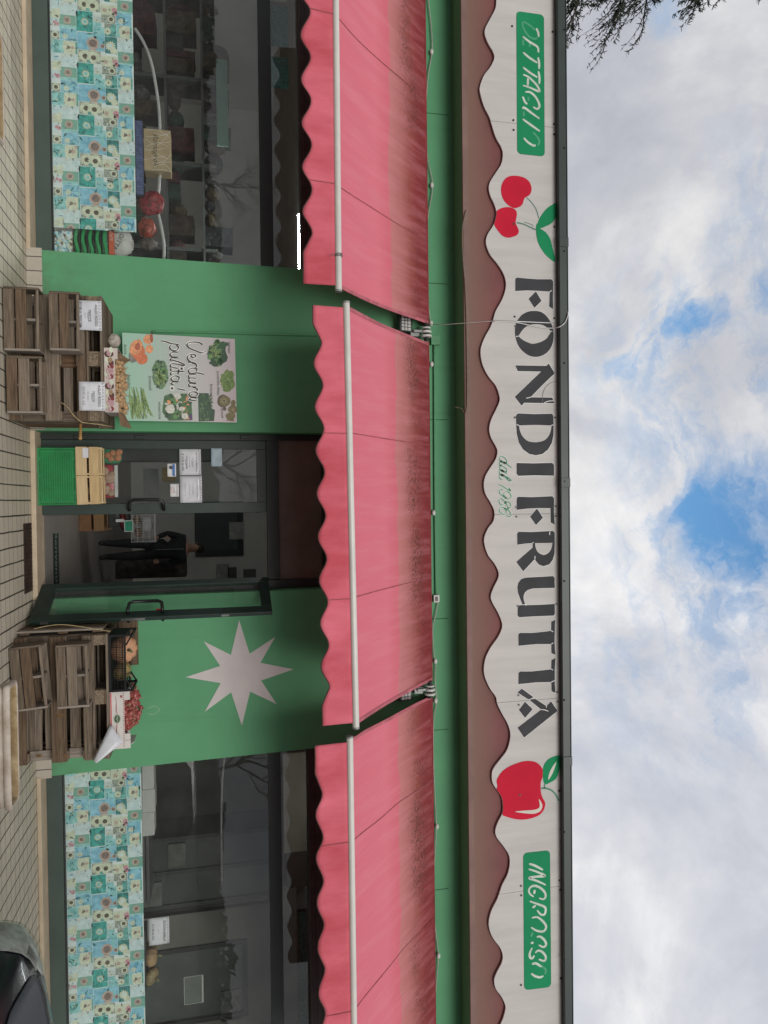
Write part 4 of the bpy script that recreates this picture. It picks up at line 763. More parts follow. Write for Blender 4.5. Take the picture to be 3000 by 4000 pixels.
# ------------------------------------------------------------------ price sheets in plastic sleeves
M_sheet = mat('paper_sleeve', (.62, .63, .66), .35, .05, 9, spec=.5); M_ink = mat('dark_ink', (.06, .06, .065), .6, .1, 20); M_gink = mat('grey_ink', (.30, .30, .32), .6, .1, 20); M_hole = mat('sleeve_edge', (.28, .28, .29), .4, .1, 20)
def sheet(label, cx_, cz_, wd, hg, Y, lines, tilt=0.0, lean=0.0, name='price_sheet', m=None, holes=True, cat='price sheet', group=None):
    Mt = Matrix.Translation((cx_, Y, cz_)) @ Matrix.Rotation(R(tilt), 4, 'Y') @ Matrix.Rotation(R(lean), 4, 'X')
    T = thing(name, label, cat, (cx_, Y, cz_), group); s = MB(); nx = 8; vs = []
    for j in range(6):
        for i in range(nx + 1): u, v = -wd / 2 + wd * i / nx, -hg / 2 + hg * j / 5; vs.append(Mt @ Vector((u, .004 * math.sin(i * 1.1 + j), v)))
    s.add(vs, [(j * (nx + 1) + i, j * (nx + 1) + i + 1, (j + 1) * (nx + 1) + i + 1, (j + 1) * (nx + 1) + i) for j in range(5) for i in range(nx)])
    o = s.build('sleeve', m or M_sheet, T, smooth=True); sol = o.modifiers.new('solidify', 'SOLIDIFY'); sol.thickness = .0012
    s = MB(); s2 = MB()
    for (txt, v, size, dim, ital) in lines:
        (s2 if dim else s).text(txt, 0, v * hg, size, -.008, 0, 'CENTER', Mt, .92, .25 if ital else 0)
        if ital: (s2 if dim else s).box(-.03, .03, -.0085, -.008, v * hg - .006, v * hg - .004, 0, Mt)
    if s.v: s.build('text', M_ink, T)
    if s2.v: s2.build('pale_text', M_gink, T)
    if holes:
        s = MB()
        for i in range(9): u = -wd / 2 + wd * (i + .5) / 9; s.box(u - .004, u + .004, -.0085, -.006, hg / 2 - .016, hg / 2 - .008, 0, Mt)
        s.box(-wd / 2, wd / 2, -.0075, -.006, hg / 2 - .024, hg / 2 - .022, 0, Mt)
        s.build('punched_edge', M_hole, T)
    return T
def sheet_px(label, pts, Y, lines, **k):
    a, b = at(*pts[0], Y), at(*pts[1], Y)   # bottom-left, top-right
    return sheet(label, (a.x + b.x) / 2, (a.z + b.z) / 2, b.x - a.x, b.z - a.z, Y, lines, **k)
sheet_px('white sheet reading AGLIO ROSSO 7,90 a treccia, pinned on the left pallet stand', ((297, 1172), (398, 1292)), -.845, [('AGLIO ROSSO', .24, .036, 0, 0), ('TRECCE', -.02, .036, 0, 1), ('DA IT', -.17, .02, 1, 0), ('€7,90 A TRECCIA', -.38, .036, 0, 0)])
sheet_px('white sheet reading AGLIO ROSSO 8,99 al kg, pinned below the garlic box', ((307, 1490), (411, 1605)), -.845, [('AGLIO ROSSO', .24, .036, 0, 0), ('TRECCE', .02, .032, 0, 1), ('DA ITALY', -.17, .022, 1, 0), ('€8,99 AL KG', -.36, .036, 1, 0)])
Yd = .225
sheet_px('white sheet reading FILETTO DI BACCALA 12,90 al kg on the closed door', ((700, 1754), (786, 1856)), Yd, [('FILETTO DI BACCALA', .27, .026, 0, 0), ('LATTERIALE', .09, .022, 1, 1), ('CAT I OR NORVEGIA', -.05, .015, 1, 0), ('OFFERTISSIMA', -.20, .026, 0, 1), ('€ 12,90 AL KG', -.38, .034, 0, 0)])
sheet_px('white sheet with faint opening hours on the closed door', ((702, 1860), (790, 1963)), Yd, [('ORARI DI APERTURA AL PUBBLICO', .26, .017, 1, 0), ('DA LUNEDI A SABATO', .08, .013, 1, 0), ('MATTINA 08:00 - 13:00', -.08, .014, 1, 0), ('POMERIGGIO 16:00 - 19:30', -.28, .014, 1, 0)])
sheet_px('small pale blue notice near the top of the closed door', ((824, 1750), (868, 1822)), Yd, [('AVVISO ALLA CLIENTELA', .30, .013, 1, 0), ('si prega di attendere', .1, .010, 1, 0), ('il proprio turno', -.05, .010, 1, 0), ('grazie', -.25, .010, 1, 0)], name='door_notice', m=mat('pale_blue_paper', (.40, .50, .56), .5, .05, 8), holes=False, cat='notice')
q = sheet_px('white door sticker with blue writing and a small figure', ((653, 1811), (688, 1862)), Yd, [('1 2 3', -.05, .016, 1, 0), ('www . it', -.33, .010, 1, 0)], name='door_sticker', m=mat('white_sticker', (.66, .66, .66), .4, .04, 8), holes=False, cat='sticker')
p0, p1 = at(653, 1811, Yd), at(688, 1862, Yd); s = MB(); s.box(p0.x + .008, p1.x - .008, Yd - .010, Yd - .008, p1.z - .038, p1.z - .012); s.build('blue_band', mat('sticker_blue', (.05, .17, .45), .5, .2, 30), q)
s = MB(); s.blob(((p0.x + p1.x) / 2 - .03, Yd - .009, p0.z + .04), (.022, .001, .02), 9, 5); s.build('figure', M_ink, q)
q = sheet_px('white door sticker reading SPAZZACAMINO Luciano', ((664, 1890), (699, 1940)), Yd, [('SPAZZACAMINO', .24, .019, 0, 0), ('Luciano', -.06, .022, 0, 0)], name='door_sticker', m=MATS['white_sticker'], holes=False, cat='sticker')
p0, p1 = at(664, 1890, Yd), at(699, 1940, Yd); s = MB(); s.text('CANNE FUMARIE', (p0.x + p1.x) / 2, p0.z + .030, .011, Yd - .009, 0, 'CENTER'); s.text('347 804 6092', (p0.x + p1.x) / 2, p0.z + .010, .013, Yd - .009, 0, 'CENTER'); s.build('red_text', MATS['sticker_red'], q)
sheet_px('white sheet reading ZUCCA GIALLA 1,50 al kg inside the right window', ((580, 3590), (662, 3684)), .269, [('ZUCCA GIALLA', .22, .038, 0, 0), ('OR IT', -.05, .02, 1, 0), ('€ 1,50 AL KG', -.33, .034, 0, 0)])
# folded white sheet hanging askew from the right stand
s = MB(); T = thing('price_sheet', 'blank white sheet folded over and hanging askew off the right pallet stand', 'price sheet', at(431, 2835, -.86))
c = [at(431, 2830, -.83), at(481, 2899, -.88), at(378, 2981, -.93), at(365, 2970, -.90)]
for j in range(5):
    for i in range(5):
        u, v = i / 4, j / 4; s.v.append((c[0] * (1 - u) + c[1] * u) * (1 - v) + (c[3] * (1 - u) + c[2] * u) * v + Vector((0, -.007 * math.sin(u * 3.1), 0)))
for j in range(4):
    for i in range(4): s.f.append([j * 5 + i, j * 5 + i + 1, (j + 1) * 5 + i + 1, (j + 1) * 5 + i]); s.m.append(0)
o = s.build('sleeve', M_sheet, T, smooth=True); o.modifiers.new('solidify', 'SOLIDIFY').thickness = .0015
p = at(434, 2832, -.842); s = MB(); s.blob(p, .008, 6, 4); s.build('pin', M_scr, T)

# ------------------------------------------------------------------ vegetable poster
BL, TL, TR, BR = at(477, 1299, -.20), at(918, 1345, -.03), at(925, 1662, -.03), at(486, 1643, -.20)
VP = thing('vegetable_poster', 'pale green to grey poster reading Verdura pulita leaning above the garlic box', 'poster', (BL + BR) / 2)
ex = (BR - BL).normalized(); WP = (BR - BL).length; ez = ((TL - BL) - ex * (TL - BL).dot(ex)); HP = ez.length; ez.normalize(); en = ex.cross(ez); en = en if en.y < 0 else -en
MP = Matrix(((ex.x, -en.x, ez.x, BL.x), (ex.y, -en.y, ez.y, BL.y), (ex.z, -en.z, ez.z, BL.z), (0, 0, 0, 1)))
# crop pixels (origin 460,1280, 3.318) -> metres on the board
SP = WP / ((1643 - 1299) * 3.318); SQ = HP / (441 * 3.318)
def pp(q):
    x, y = q; v = (x - 60) ; top = v / 1463.0; left = 62 + (217 - 62) * top; right = 1205 + (1267 - 1205) * top
    return ((y - left) / (right - left) * WP, v / 1463.0 * HP)
m = mat('poster_print', (.30, .42, .34), .4, .03, 2, spec=.45); t = m.node_tree; b = t.nodes['Principled BSDF']; src = b.inputs['Base Color'].links[0].from_socket
qn = t.nodes.new('ShaderNodeTexCoord'); sp = t.nodes.new('ShaderNodeSeparateXYZ'); t.links.new(qn.outputs['Generated'], sp.inputs[0]); rp = t.nodes.new('ShaderNodeValToRGB'); t.links.new(sp.outputs[2], rp.inputs[0])
rp.color_ramp.elements[0].position = .05; rp.color_ramp.elements[0].color = (.27, .46, .34, 1); rp.color_ramp.elements[1].position = .95; rp.color_ramp.elements[1].color = (.47, .41, .42, 1); e = rp.color_ramp.elements.new(.5); e.color = (.36, .39, .36, 1)
t.links.new(rp.outputs[0], b.inputs['Base Color'])
s = MB(); s.box(0, WP, 0, .012, 0, HP, 0, MP); s.build('board', [m], VP)
VM = {}
def vp_build(name, mats, items):
    """items: (points, material index, layer) in crop pixels"""
    s = MB()
    for pts, mi, ly in items: s.poly([MP @ Vector((u, -.0006 * ly - .0008, v)) for u, v in map(pp, pts)], mi)
    return s.build(name, mats, VP)
def circ(x, y, rx, ry, n=14, jag=0, rot=0, sd=1):
    g_ = random.Random(sd); o = []
    for i in range(n):
        a = 2 * math.pi * i / n; k = 1 + g_.uniform(-jag, jag); px_, py_ = math.cos(a) * rx * k, math.sin(a) * ry * k
        o.append((x + px_ * math.cos(rot) - py_ * math.sin(rot), y + px_ * math.sin(rot) + py_ * math.cos(rot)))
    return o
def strip(a, b, w_):
    d = Vector((b[0] - a[0], b[1] - a[1])); n_ = Vector((-d.y, d.x)).normalized() * w_ / 2; mdx, mdy = (a[0] + b[0]) / 2, (a[1] + b[1]) / 2
    return [(a[0] + n_.x * .45, a[1] + n_.y * .45), (mdx + n_.x, mdy + n_.y), (b[0] + n_.x * .45, b[1] + n_.y * .45), (b[0] - n_.x * .45, b[1] - n_.y * .45), (mdx - n_.x, mdy - n_.y), (a[0] - n_.x * .45, a[1] - n_.y * .45)]
mk = lambda n, c, v=.2, sc=40: mat('veg_' + n, c, .45, v, sc, spec=.4)
vO, vO2, vOd = mk('orange', (.62, .17, .06)), mk('pale_orange', (.70, .30, .13)), mk('deep_orange', (.40, .10, .05)); vG, vGd, vGl, vGy = mk('green', (.10, .25, .07)), mk('deep_green', (.02, .07, .03)), mk('light_green', (.24, .36, .12)), mk('grey_green', (.12, .20, .105)); vW, vPu, vB, vBr, vSh = mk('white', (.58, .58, .50)), mk('purple', (.09, .04, .16)), mk('olive', (.20, .17, .065)), mk('brown', (.10, .08, .04)), mk('shade', (.20, .21, .18))
rg = random.Random(3)
it = [(circ(215, 320, 70, 150, 16, .08, .3), 3, 1), (circ(385, 165, 64, 62, 14, .04), 1, 2), (circ(425, 150, 20, 60, 10), 2, 3), (circ(395, 290, 48, 56), 1, 2), (circ(300, 410, 72, 76, 16, .03), 0, 2), (circ(230, 270, 82, 110, 18, .02, .35), 1, 3), (circ(260, 330, 78, 100, 18, .02, .3), 0, 4), (circ(225, 262, 74, 100, 18, .02, .35), 1, 5), (circ(250, 250, 34, 52, 14, .05, .3), 2, 6), (circ(285, 215, 14, 66, 12, .05, -.25), 1, 7)]
vp_build('pumpkin_picture', [vO, vO2, vOd, vSh], it)
it = [(circ(525, 620, 104, 188, 26, .08), 0, 1)]
for i in range(60): a, r_ = rg.uniform(0, 6.28), rg.uniform(.3, 1); it.append((circ(525 + 95 * r_ * math.cos(a), 620 + 178 * r_ * math.sin(a), rg.uniform(12, 26), rg.uniform(12, 26), 7, .2, 0, i), rg.choice((0, 0, 1, 3)), 2 + i % 4))
for i in range(16): a = rg.uniform(-.2, 1.0); it.append((strip((470 + rg.uniform(-30, 60), 600 + rg.uniform(-60, 110)), (540 + rg.uniform(-40, 80), 690 + rg.uniform(-60, 90)), rg.uniform(14, 30)), 2, 7))
vp_build('broccoli_picture', [vGy, vG, vGl, vGd], it)
it = []
for i in range(44):
    y0 = rg.uniform(770, 1000); x0 = 120 + rg.uniform(0, 190) + (y0 - 770) * .1; it.append((strip((x0, y0), (x0 + rg.uniform(-20, 120), min(1190, y0 + rg.uniform(200, 330))), rg.uniform(16, 26)), rg.choice((0, 0, 1, 2)), 1 + i % 7))
vp_build('bean_picture', [vGl, mk('bean', (.17, .28, .09)), mk('bean_dark', (.09, .16, .05))], it)
it = [(circ(1285, 390, 130, 165, 20, .16), 1, 1)]
for i in range(34): a, r_ = rg.uniform(0, 6.28), rg.uniform(0, 1); it.append((circ(1285 + 120 * r_ * math.cos(a), 385 + 150 * r_ * math.sin(a), rg.uniform(18, 40), rg.uniform(32, 66), 10, .12, rg.uniform(0, 3), i), rg.choice((0, 1, 1, 2, 3)), 2 + i % 6))
for i in range(10): it.append((strip((1140 + rg.uniform(0, 60), 330 + rg.uniform(-80, 120)), (1260 + rg.uniform(0, 90), 350 + rg.uniform(-100, 100)), 12), 3, 8))
vp_build('spinach_picture', [vG, vGd, mk('mid_green', (.035, .12, .045)), vGl], it)
it = [(circ(1410, 740, 98, 140, 20, .14), 0, 1)]
for i in range(60): a, r_, t = rg.uniform(0, 6.28), rg.uniform(0, 1), rg.uniform(0, 3.14); x, y = 1410 + 80 * r_ * math.cos(a), 740 + 115 * r_ * math.sin(a); it.append((strip((x - 45 * math.cos(t), y - 45 * math.sin(t)), (x + 45 * math.cos(t), y + 45 * math.sin(t)), 9), rg.choice((0, 1, 2, 2)), 2 + i % 5))
vp_build('chicory_picture', [mk('chicory', (.16, .25, .05)), vG, vGl], it)
it = [([(1010, 878), (1150, 885), (1190, 1080), (1230, 1100), (1215, 1240), (1010, 1240)], 1, 1)]
for i in range(60): x, y, t = rg.uniform(1020, 1190), rg.uniform(890, 1230), rg.uniform(0, 3.14); it.append((strip((x - 28 * math.cos(t), max(884, y - 28 * math.sin(t))), (x + 28 * math.cos(t), min(1238, y + 28 * math.sin(t))), rg.uniform(5, 16)), rg.choice((0, 0, 2, 1)), 2 + i % 5))
vp_build('turnip_top_picture', [mk('mid_leaf', (.04, .12, .04)), vGd, mk('stalk', (.13, .24, .09))], it)
it = [(circ(1345, 990, 84, 82, 16, .04), 1, 1), (circ(1370, 990, 76, 66, 16, .04), 0, 2), (circ(1355, 990, 36, 34, 12), 2, 3), (circ(1355, 990, 14, 14, 8), 1, 4), (circ(1480, 1020, 34, 40), 0, 1), (circ(1470, 1100, 66, 54, 14, .05), 0, 2), (circ(1480, 1110, 24, 24, 10), 2, 3), ([(1390, 1150), (1470, 1140), (1490, 1250), (1385, 1240)], 0, 1), (circ(1360, 1090, 24, 24), 1, 1), (circ(1440, 1180, 70, 44, 12, .06), 0, 3)]
vp_build('artichoke_picture', [vB, vBr, mk('artichoke_heart', (.30, .26, .13))], it)
it = [([(570, 900), (640, 872), (700, 880), (880, 880), (920, 960), (930, 1220), (760, 1225), (620, 1220), (540, 1110), (545, 1040)], 2, 1)]
for i in range(70): it.append((circ(rg.uniform(580, 915), rg.uniform(895, 1205), rg.uniform(12, 40), rg.uniform(14, 44), 8, .25, rg.uniform(0, 3), i), rg.choice((0, 1, 1, 2, 2, 3, 4, 0)), 2 + i % 6))
it += [(circ(640, 1070, 62, 60, 12, .1), 3, 9), (circ(830, 1168, 44, 40), 3, 9), (circ(905, 1185, 20, 40), 5, 9), ([(670, 870), (770, 872), (790, 930), (730, 960)], 3, 9)]
it = [([(min(928, x), min(1222, max(874, y))) for x, y in p], a, l) for p, a, l in it]
vp_build('minestrone_picture', [vG, vGd, mk('herb', (.05, .13, .04)), vW, vO2, vPu], it)
s = MB(); s2 = MB(); s3 = MB()
def vstroke(st, w1, w0=None):
    p = [pp(q) for q in st]
    for mb, ww, ly in ((s2, w0 or w1 * 2.1, 11), (s, w1, 12)):
        n0 = len(mb.v); ribbon(mb, p, ww, -.0006 * ly, 0, 6, pen=(2.1 if mb is s else None)); mb.v[n0:] = [MP @ Vector(v) for v in mb.v[n0:]]
for st in ([(1082,268),(1040,240),(960,228),(895,238),(876,262)], [(876,262),(905,300),(985,338),(1070,372),(1122,352)], [(928,396),(940,420),(968,428),(990,408),(965,386),(910,388),(880,415),(888,452),(925,482)], [(888,480),(940,488),(990,505)], [(940,492),(985,512),(998,540),(980,556)], [(990,605),(1000,575),(955,560),(905,570),(890,600),(920,632),(985,640)], [(1092,645),(1000,622),(925,628),(888,655),(900,690)],
           [(985,690),(915,685),(890,708),(910,738),(985,755)], [(985,755),(905,752),(888,772),(900,790)], [(890,795),(985,800)], [(940,802),(985,818),(1003,838),(985,855)], [(985,915),(1002,885),(955,862),(905,870),(890,898),(920,925),(988,935)], [(988,935),(925,935),(890,955),(920,968),(985,978)],
           [(555,195),(600,205),(680,235),(770,250)], [(740,258),(768,290),(735,325),(680,318),(652,285),(665,258)], [(755,350),(685,345),(655,370),(680,405),(755,415)], [(755,415),(685,415),(655,438),(670,452)], [(680,445),(770,475),(838,510),(825,525),(760,505),(680,492),(655,515),(668,540)], [(750,555),(685,543),(655,562),(668,585)], [(838,600),(760,592),(690,590),(656,612),(668,640)], [(765,570),(752,628)],
           [(755,700),(765,670),(722,650),(682,662),(660,690),(690,718),(758,725)], [(758,725),(695,725),(658,745),(690,765)], [(838,838),(745,815)]): vstroke(st, .0175, .029)
for c_ in ((802, 560), (672, 808)):
    u, v = pp(c_)
    for mb, r_, ly in ((s2, .026, 11), (s, .015, 12)): mb.add([MP @ Vector((u + math.cos(a * .5236) * r_, -.0006 * ly, v + math.sin(a * .5236) * r_)) for a in range(12)], [tuple(range(12))])
s2.build('lettering_outline', mat('poster_white', (.72, .72, .68), .5, .03, 8), VP); s.build('lettering', mat('poster_black', (.035, .035, .033), .5, .05, 8), VP)
for txt, q in (('zucca', (80, 218)), ('fagiolini', (112, 612)), ('broccoli', (378, 638)), ('minestrone', (492, 975)), ('spinaci', (1425, 250)), ('puntarelle sfilate', (1268, 610)), ('broccoletti', (1172, 770)), ('carciofi', (1312, 1072))):
    u, v = pp(q); s3 = MB(); s3.text(txt, u, v, .047 if txt not in ('puntarelle sfilate', 'carciofi', 'minestrone') else .040, -.0085, 0, 'LEFT', MP); s3.build('caption', mat('poster_grey_text', (.08, .10, .08), .5, .05, 8), VP)
# ------------------------------------------------------------------ pallet stands
rw = random.Random(11)
WX = [wood('weathered_wood_%s' % n, c, c2, 'X') for n, c, c2 in (('grey', (.185, .145, .105), (.065, .048, .034)), ('brown', (.165, .115, .075), (.05, .034, .023)), ('pale', (.235, .19, .145), (.10, .078, .058)))]
WZ = [wood('upright_wood_%s' % n, c, c2, 'Z') for n, c, c2 in (('grey', (.17, .135, .10), (.06, .045, .033)), ('brown', (.17, .105, .062), (.055, .032, .02)), ('pale', (.30, .26, .22), (.15, .125, .10)))]
WY = [wood('deep_wood_%s' % n, c, c2, 'Y') for n, c, c2 in (('grey', (.19, .15, .11), (.08, .06, .042)), ('brown', (.165, .115, .075), (.06, .042, .028)))]
M_chip = mat('chipboard_block', (.25, .19, .13), .9, .4, 60, .5, 90, c2=(.09, .065, .045))
M_nail = mat('nail_head', (.05, .045, .04), .6, .2, 40)
M_knot = mat('wood_knot', (.17, .095, .035), .8, .3, 40)
def board(name, par, x0, x1, y0, y1, z0, z1, mats, rot=0.0):
    rot += rw.uniform(-.35, .35)
    c = Vector(((x0 + x1) / 2, (y0 + y1) / 2, (z0 + z1) / 2)); Mt = Matrix.Translation(c) @ Matrix.Rotation(R(rot), 4, 'Y'); s = MB()
    s.box(-(x1 - x0) / 2, (x1 - x0) / 2, -(y1 - y0) / 2, (y1 - y0) / 2, -(z1 - z0) / 2, (z1 - z0) / 2, 0, Mt)
    for u in (-.44, .44):
        L_ = max(x1 - x0, z1 - z0)
        if y1 - y0 < .06 and L_ > .3:
            p = Mt @ (Vector((u * (x1 - x0), -(y1 - y0) / 2 - .001, rw.uniform(-.2, .2) * (z1 - z0))) if x1 - x0 > z1 - z0 else Vector((rw.uniform(-.2, .2) * (x1 - x0), -(y1 - y0) / 2 - .001, u * (z1 - z0)))); s.blob(p, (.005, .002, .005), 6, 4, 1)
    return s.build(name, [rw.choice(mats), M_nail], par, bevel=.004)
def planter_box(par, x0, x1, z0, z1, yb, dep, rot=0.0, lath=True, side='r'):
    """rough planter nailed on the pallet front; children of one part"""
    yf = yb - dep; h = z1 - z0; cx_, cz_ = (x0 + x1) / 2, (z0 + z1) / 2
    Mt = Matrix.Translation((cx_, 0, cz_)) @ Matrix.Rotation(R(rot), 4, 'Y') @ Matrix.Translation((-cx_, 0, -cz_)); t = .02
    s = MB()
    s.box(x0 + t, x1 - t, yf, yf + t, z0, z0 + h * .30, 0, Mt)
    root = s.build('planter_box', [rw.choice(WX)], par, bevel=.004)
    def sub(n, a, m): q = MB(); q.box(*a, 0, Mt); q.build(n, m, root, bevel=.003)
    sub('front_board', (x0 + t, x1 - t, yf + .001, yf + t, z0 + h * .335, z0 + h * .64), rw.choice(WX))
    sub('side_board', (x0, x0 + t, yf - .004, yb, z0 + .003, z1), WZ[0]); sub('side_board', (x1 - t, x1, yf - .004, yb, z0 + .003, z1), WZ[2])
    sub('divider', (cx_ - .011, cx_ + .011, yf + t, yb, z0 + .01, z1 - .012), WZ[2])
    for k in range(3): sub('back_slat', (x0 + t, x1 - t, yb - .014, yb - .001, z0 + .02 + k * h * .335, z0 + .02 + k * h * .335 + h * .28), rw.choice(WX))
    sub('bottom_board', (x0 + t, x1 - t, yf + t, yb - .015, z0 + .005, z0 + .02), WX[1])
    if lath: sub('top_lath', (x0 + t, x1 - t, yf + .004, yf + .02, z1 - .028, z1 - .004), WX[2])
    return root
def pallet_stand(label, x0, x1, planters, planks=()):
    yf = -.80; P = thing('pallet_stand', label, 'pallet stand', ((x0 + x1) / 2, yf + .4, GZ), 'pallet display stands')
    zt = .925; zu = .765            # top pallet from zu to zt
    # upright pallet facing the street
    for z0, z1, m in ((GZ, GZ + .095, WX), (.385, .52, WX), (zu - .085, zu - .006, WX)): board('face_board', P, x0, x1, yf, yf + .022, z0, z1, m)
    for xx, w_ in ((x0, .10), ((x0 + x1) / 2 - .07, .145), (x1 - .10, .10)):
        for z0, z1 in ((GZ, .17), (.375, .53), (zu - .1, zu - .004)):
            s = MB(); s.box(xx + .003, xx + w_ - .003, yf + .022, yf + .10, z0, z1); s.build('block', M_chip, P, bevel=.004)
        board('stringer', P, xx + .001, xx + w_ - .001, yf + .10, yf + .122, GZ, zu - .004, WZ)
    for k in range(6): board('deck_slat', P, x0 + .004, x1 - .004, yf + .122, yf + .142, GZ + .01 + k * .116, GZ + .095 + k * .116, WX)
    for k in range(6): board('back_slat', P, x0 + .03, x1 - .03, yf + .60, yf + .62, GZ + .005 + k * .116, GZ + .108 + k * .116, WX)
    # side and back pallet panels that carry the top
    for sx in (x0 + .002, x1 - .024):
        for k in range(4):
            a = yf + .16 + k * .16; s = MB(); s.box(sx, sx + .022, a, a + .12, GZ, zu - .003); s.build('side_slat', rw.choice(WZ), P, bevel=.004)
        s = MB(); s.box(sx + (.022 if sx < 0 + x0 + .1 else -.06), sx + (.082 if sx < x0 + .1 else 0), yf + .7, yf + .78, GZ, zu - .004); s.build('post', WZ[0], P, bevel=.004)
    # top pallet lying flat
    for yy in (yf, yf + .33, yf + .70):
        s = MB(); s.box(x0 - .004, x1 + .004, yy, yy + .10, zu, zu + .022); s.build('bottom_board', rw.choice(WX), P, bevel=.003)
        for xx, w_ in ((x0, .10), ((x0 + x1) / 2 - .0725, .145), (x1 - .10, .10)):
            s = MB(); s.box(xx, xx + w_, yy + .002, yy + .098, zu + .022, zu + .108); s.build('block', M_chip, P, bevel=.004)
    for xx, w_ in ((x0, .10), ((x0 + x1) / 2 - .0725, .145), (x1 - .10, .10)):
        s = MB(); s.box(xx, xx + w_, yf, yf + .8, zu + .108, zu + .130); s.build('stretcher', rw.choice(WY), P, bevel=.003)
    for k in range(5):
        a = yf - .004 + k * .165; s = MB(); s.box(x0 - .006, x1 + .006, a, a + .145, zu + .130, zt - .008); s.build('deck_board', rw.choice(WX), P, bevel=.003)
    s = MB(); s.box(x0 + .1, x1 - .1, yf + .42, yf + .45, zu + .0225, zu + .107); s.build('inner_board', WX[1], P)
    for a in planters: planter_box(P, *a)
    for (xa, xb, za, zb2, y, rot, ms) in planks: board('loose_plank', P, xa, xb, y, y + .02, za, zb2, ms, rot)
    return P
PLf = pallet_stand('left weathered pallet stand under the vegetable poster, with garlic and two price sheets', -2.02, -.80,
    [(-2.025, -1.43, .075, .385, -.803, .19, 0), (-1.385, -.85, .085, .398, -.803, .17, 0), (-1.995, -1.44, .475, .745, -.803, .21, 0)])
PRt = pallet_stand('right weathered pallet stand beside the open door, with pumpkins and red onions', 1.305, 2.535,
    [(1.345, 1.95, .085, .375, -.803, .20, -4.5), (1.35, 1.955, .478, .765, -.803, .20, -1.0)], [(2.03, 2.46, .205, .275, -.69, 1.5, WX), (1.98, 2.50, .56, .635, -.69, 0, WX), (1.98, 2.5, .67, .71, -.69, 0, WX), (2.0, 2.5, .155, .20, -.69, 0, WX)])
for px, py, a, b_ in ((236, 2795, .022, .034), (256, 2952, .018, .02), (152, 2952, .016, .03)):
    p = at(px, py, -.8015); s = MB(); s.blob(p, (a, .002, b_), 12, 5); s.build('wood_knot', M_knot, PRt)
# pallet standing on end behind the right stand, seen past the door
P2 = thing('upright_pallet', 'old pallet standing on end between the open door and the right stand', 'pallet', (1.27, -.25, GZ))
for k in range(6):
    s = MB(); a = -.70 + k * .115; s.box(1.252, 1.272, a, a + .098, GZ, .86); s.build('slat', rw.choice(WZ), P2, bevel=.003)
for z in (GZ + .03, .44, .76): s = MB(); s.box(1.272, 1.292, -.70, .0, z, z + .09); s.build('rail', rw.choice(WY), P2, bevel=.003)
# wooden board standing behind the crate of pumpkins
a, b_ = at(438, 2425, -.06), at(534, 2596, -.06); s = MB(); s.box(a.x, b_.x, -.075, -.05, .93, b_.z + .02)
tag(s.build('plank', WX[1], bevel=.004, origin=(a.x, -.06, .93)), 'warm brown plank leaning on the green wall behind the pumpkins', 'plank')
# rope ends and the wooden handled tool on the stands
cable('rope', [at(238, 1572, -.84), at(262, 1588, -.86), at(290, 1625, -.86), at(318, 1648, -.85), at(335, 1652, -.84), at(400, 1660, -.82), at(440, 1668, -.6)], .0045, mat('straw_rope', (.42, .33, .17), .9, .2, 30), 'pale straw rope tied along the left pallet stand', 'rope')
cable('rope', [at(132, 2457, -.86), at(180, 2446, -.87), at(245, 2440, -.87), at(330, 2450, -.86), at(400, 2462, -.84), at(432, 2466, -.82)], .004, MATS['straw_rope'], 'pale cord hanging down the right pallet stand by the door', 'rope')
a, b_ = at(315, 1655, -.55), at(314, 1716, -.66); T = thing('hand_tool', 'hand tool with turned wooden handle sticking out of the left pallet stand', 'tool', a)
s = MB(); n_ = 16; s.tube([a + (b_ - a) * (i / n_) for i in range(n_ + 1)], [.013 + .0025 * (i % 2) + (.002 if i > 11 else 0) for i in range(n_ + 1)], 10); s.build('grip', mat('turned_wood', (.48, .28, .10), .5, .12, 14), T, smooth=True)
s = MB(); s.tube([a + Vector((-.25, .1, .0)), a + Vector((.005, 0, 0))], .006, 8); s.build('rod', M_black, T)

# ------------------------------------------------------------------ white stone and garlic box on the left stand
ZD = .917
p = onz(424, 1332, ZD); s = MB(); s.blob((0, 0, .055), (.085, .06, .065), 12, 8, 0, None, lambda th, ph: 1 + .18 * noise.noise((3 * math.sin(th) * math.cos(ph), 3 * math.sin(th) * math.sin(ph), 3 * math.cos(th))) - .12 * max(0, math.cos(ph - .6)) * abs(math.sin(th)))
o = s.build('stone', mat('pale_limestone', (.50, .46, .40), .85, .2, 22, .5, 40, c2=(.24, .21, .17)), smooth=True, subsurf=1); o.location = p; tag(o, 'pale rounded stone on the top boards left of the garlic box', 'stone')
GX0, GX1 = -1.532, -.895; GY0, GY1 = -.74, -.36
Gb = thing('garlic_box', 'printed cardboard box full of garlic with flaps folded out on the left stand', 'box', ((GX0 + GX1) / 2, (GY0 + GY1) / 2, ZD))
M_cw, M_cb = mat('white_printed_card', (.55, .48, .43), .6, .08, 9), mat('brown_card', (.27, .17, .10), .8, .1, 8)
zt = ZD + .125
s = MB(); s.box(GX0, GX1, GY0, GY0 + .006, ZD, zt - .02); fp = s.build('front_panel', M_cw, Gb)
s = MB(); s.box(GX0, GX1, GY1 - .006, GY1, ZD, zt - .01); s.build('back_panel', M_cb, Gb)
s = MB(); s.box(GX0, GX0 + .006, GY0 + .006, GY1 - .006, ZD, zt + .01); s.build('end_panel', M_cw, Gb); s = MB(); s.box(GX1 - .006, GX1, GY0 + .006, GY1 - .006, ZD, zt + .01); s.build('end_panel', M_cw, Gb)
s = MB(); s.box(GX0, GX1, GY0, GY1, ZD - .001, ZD + .004); s.build('base', M_cb, Gb)
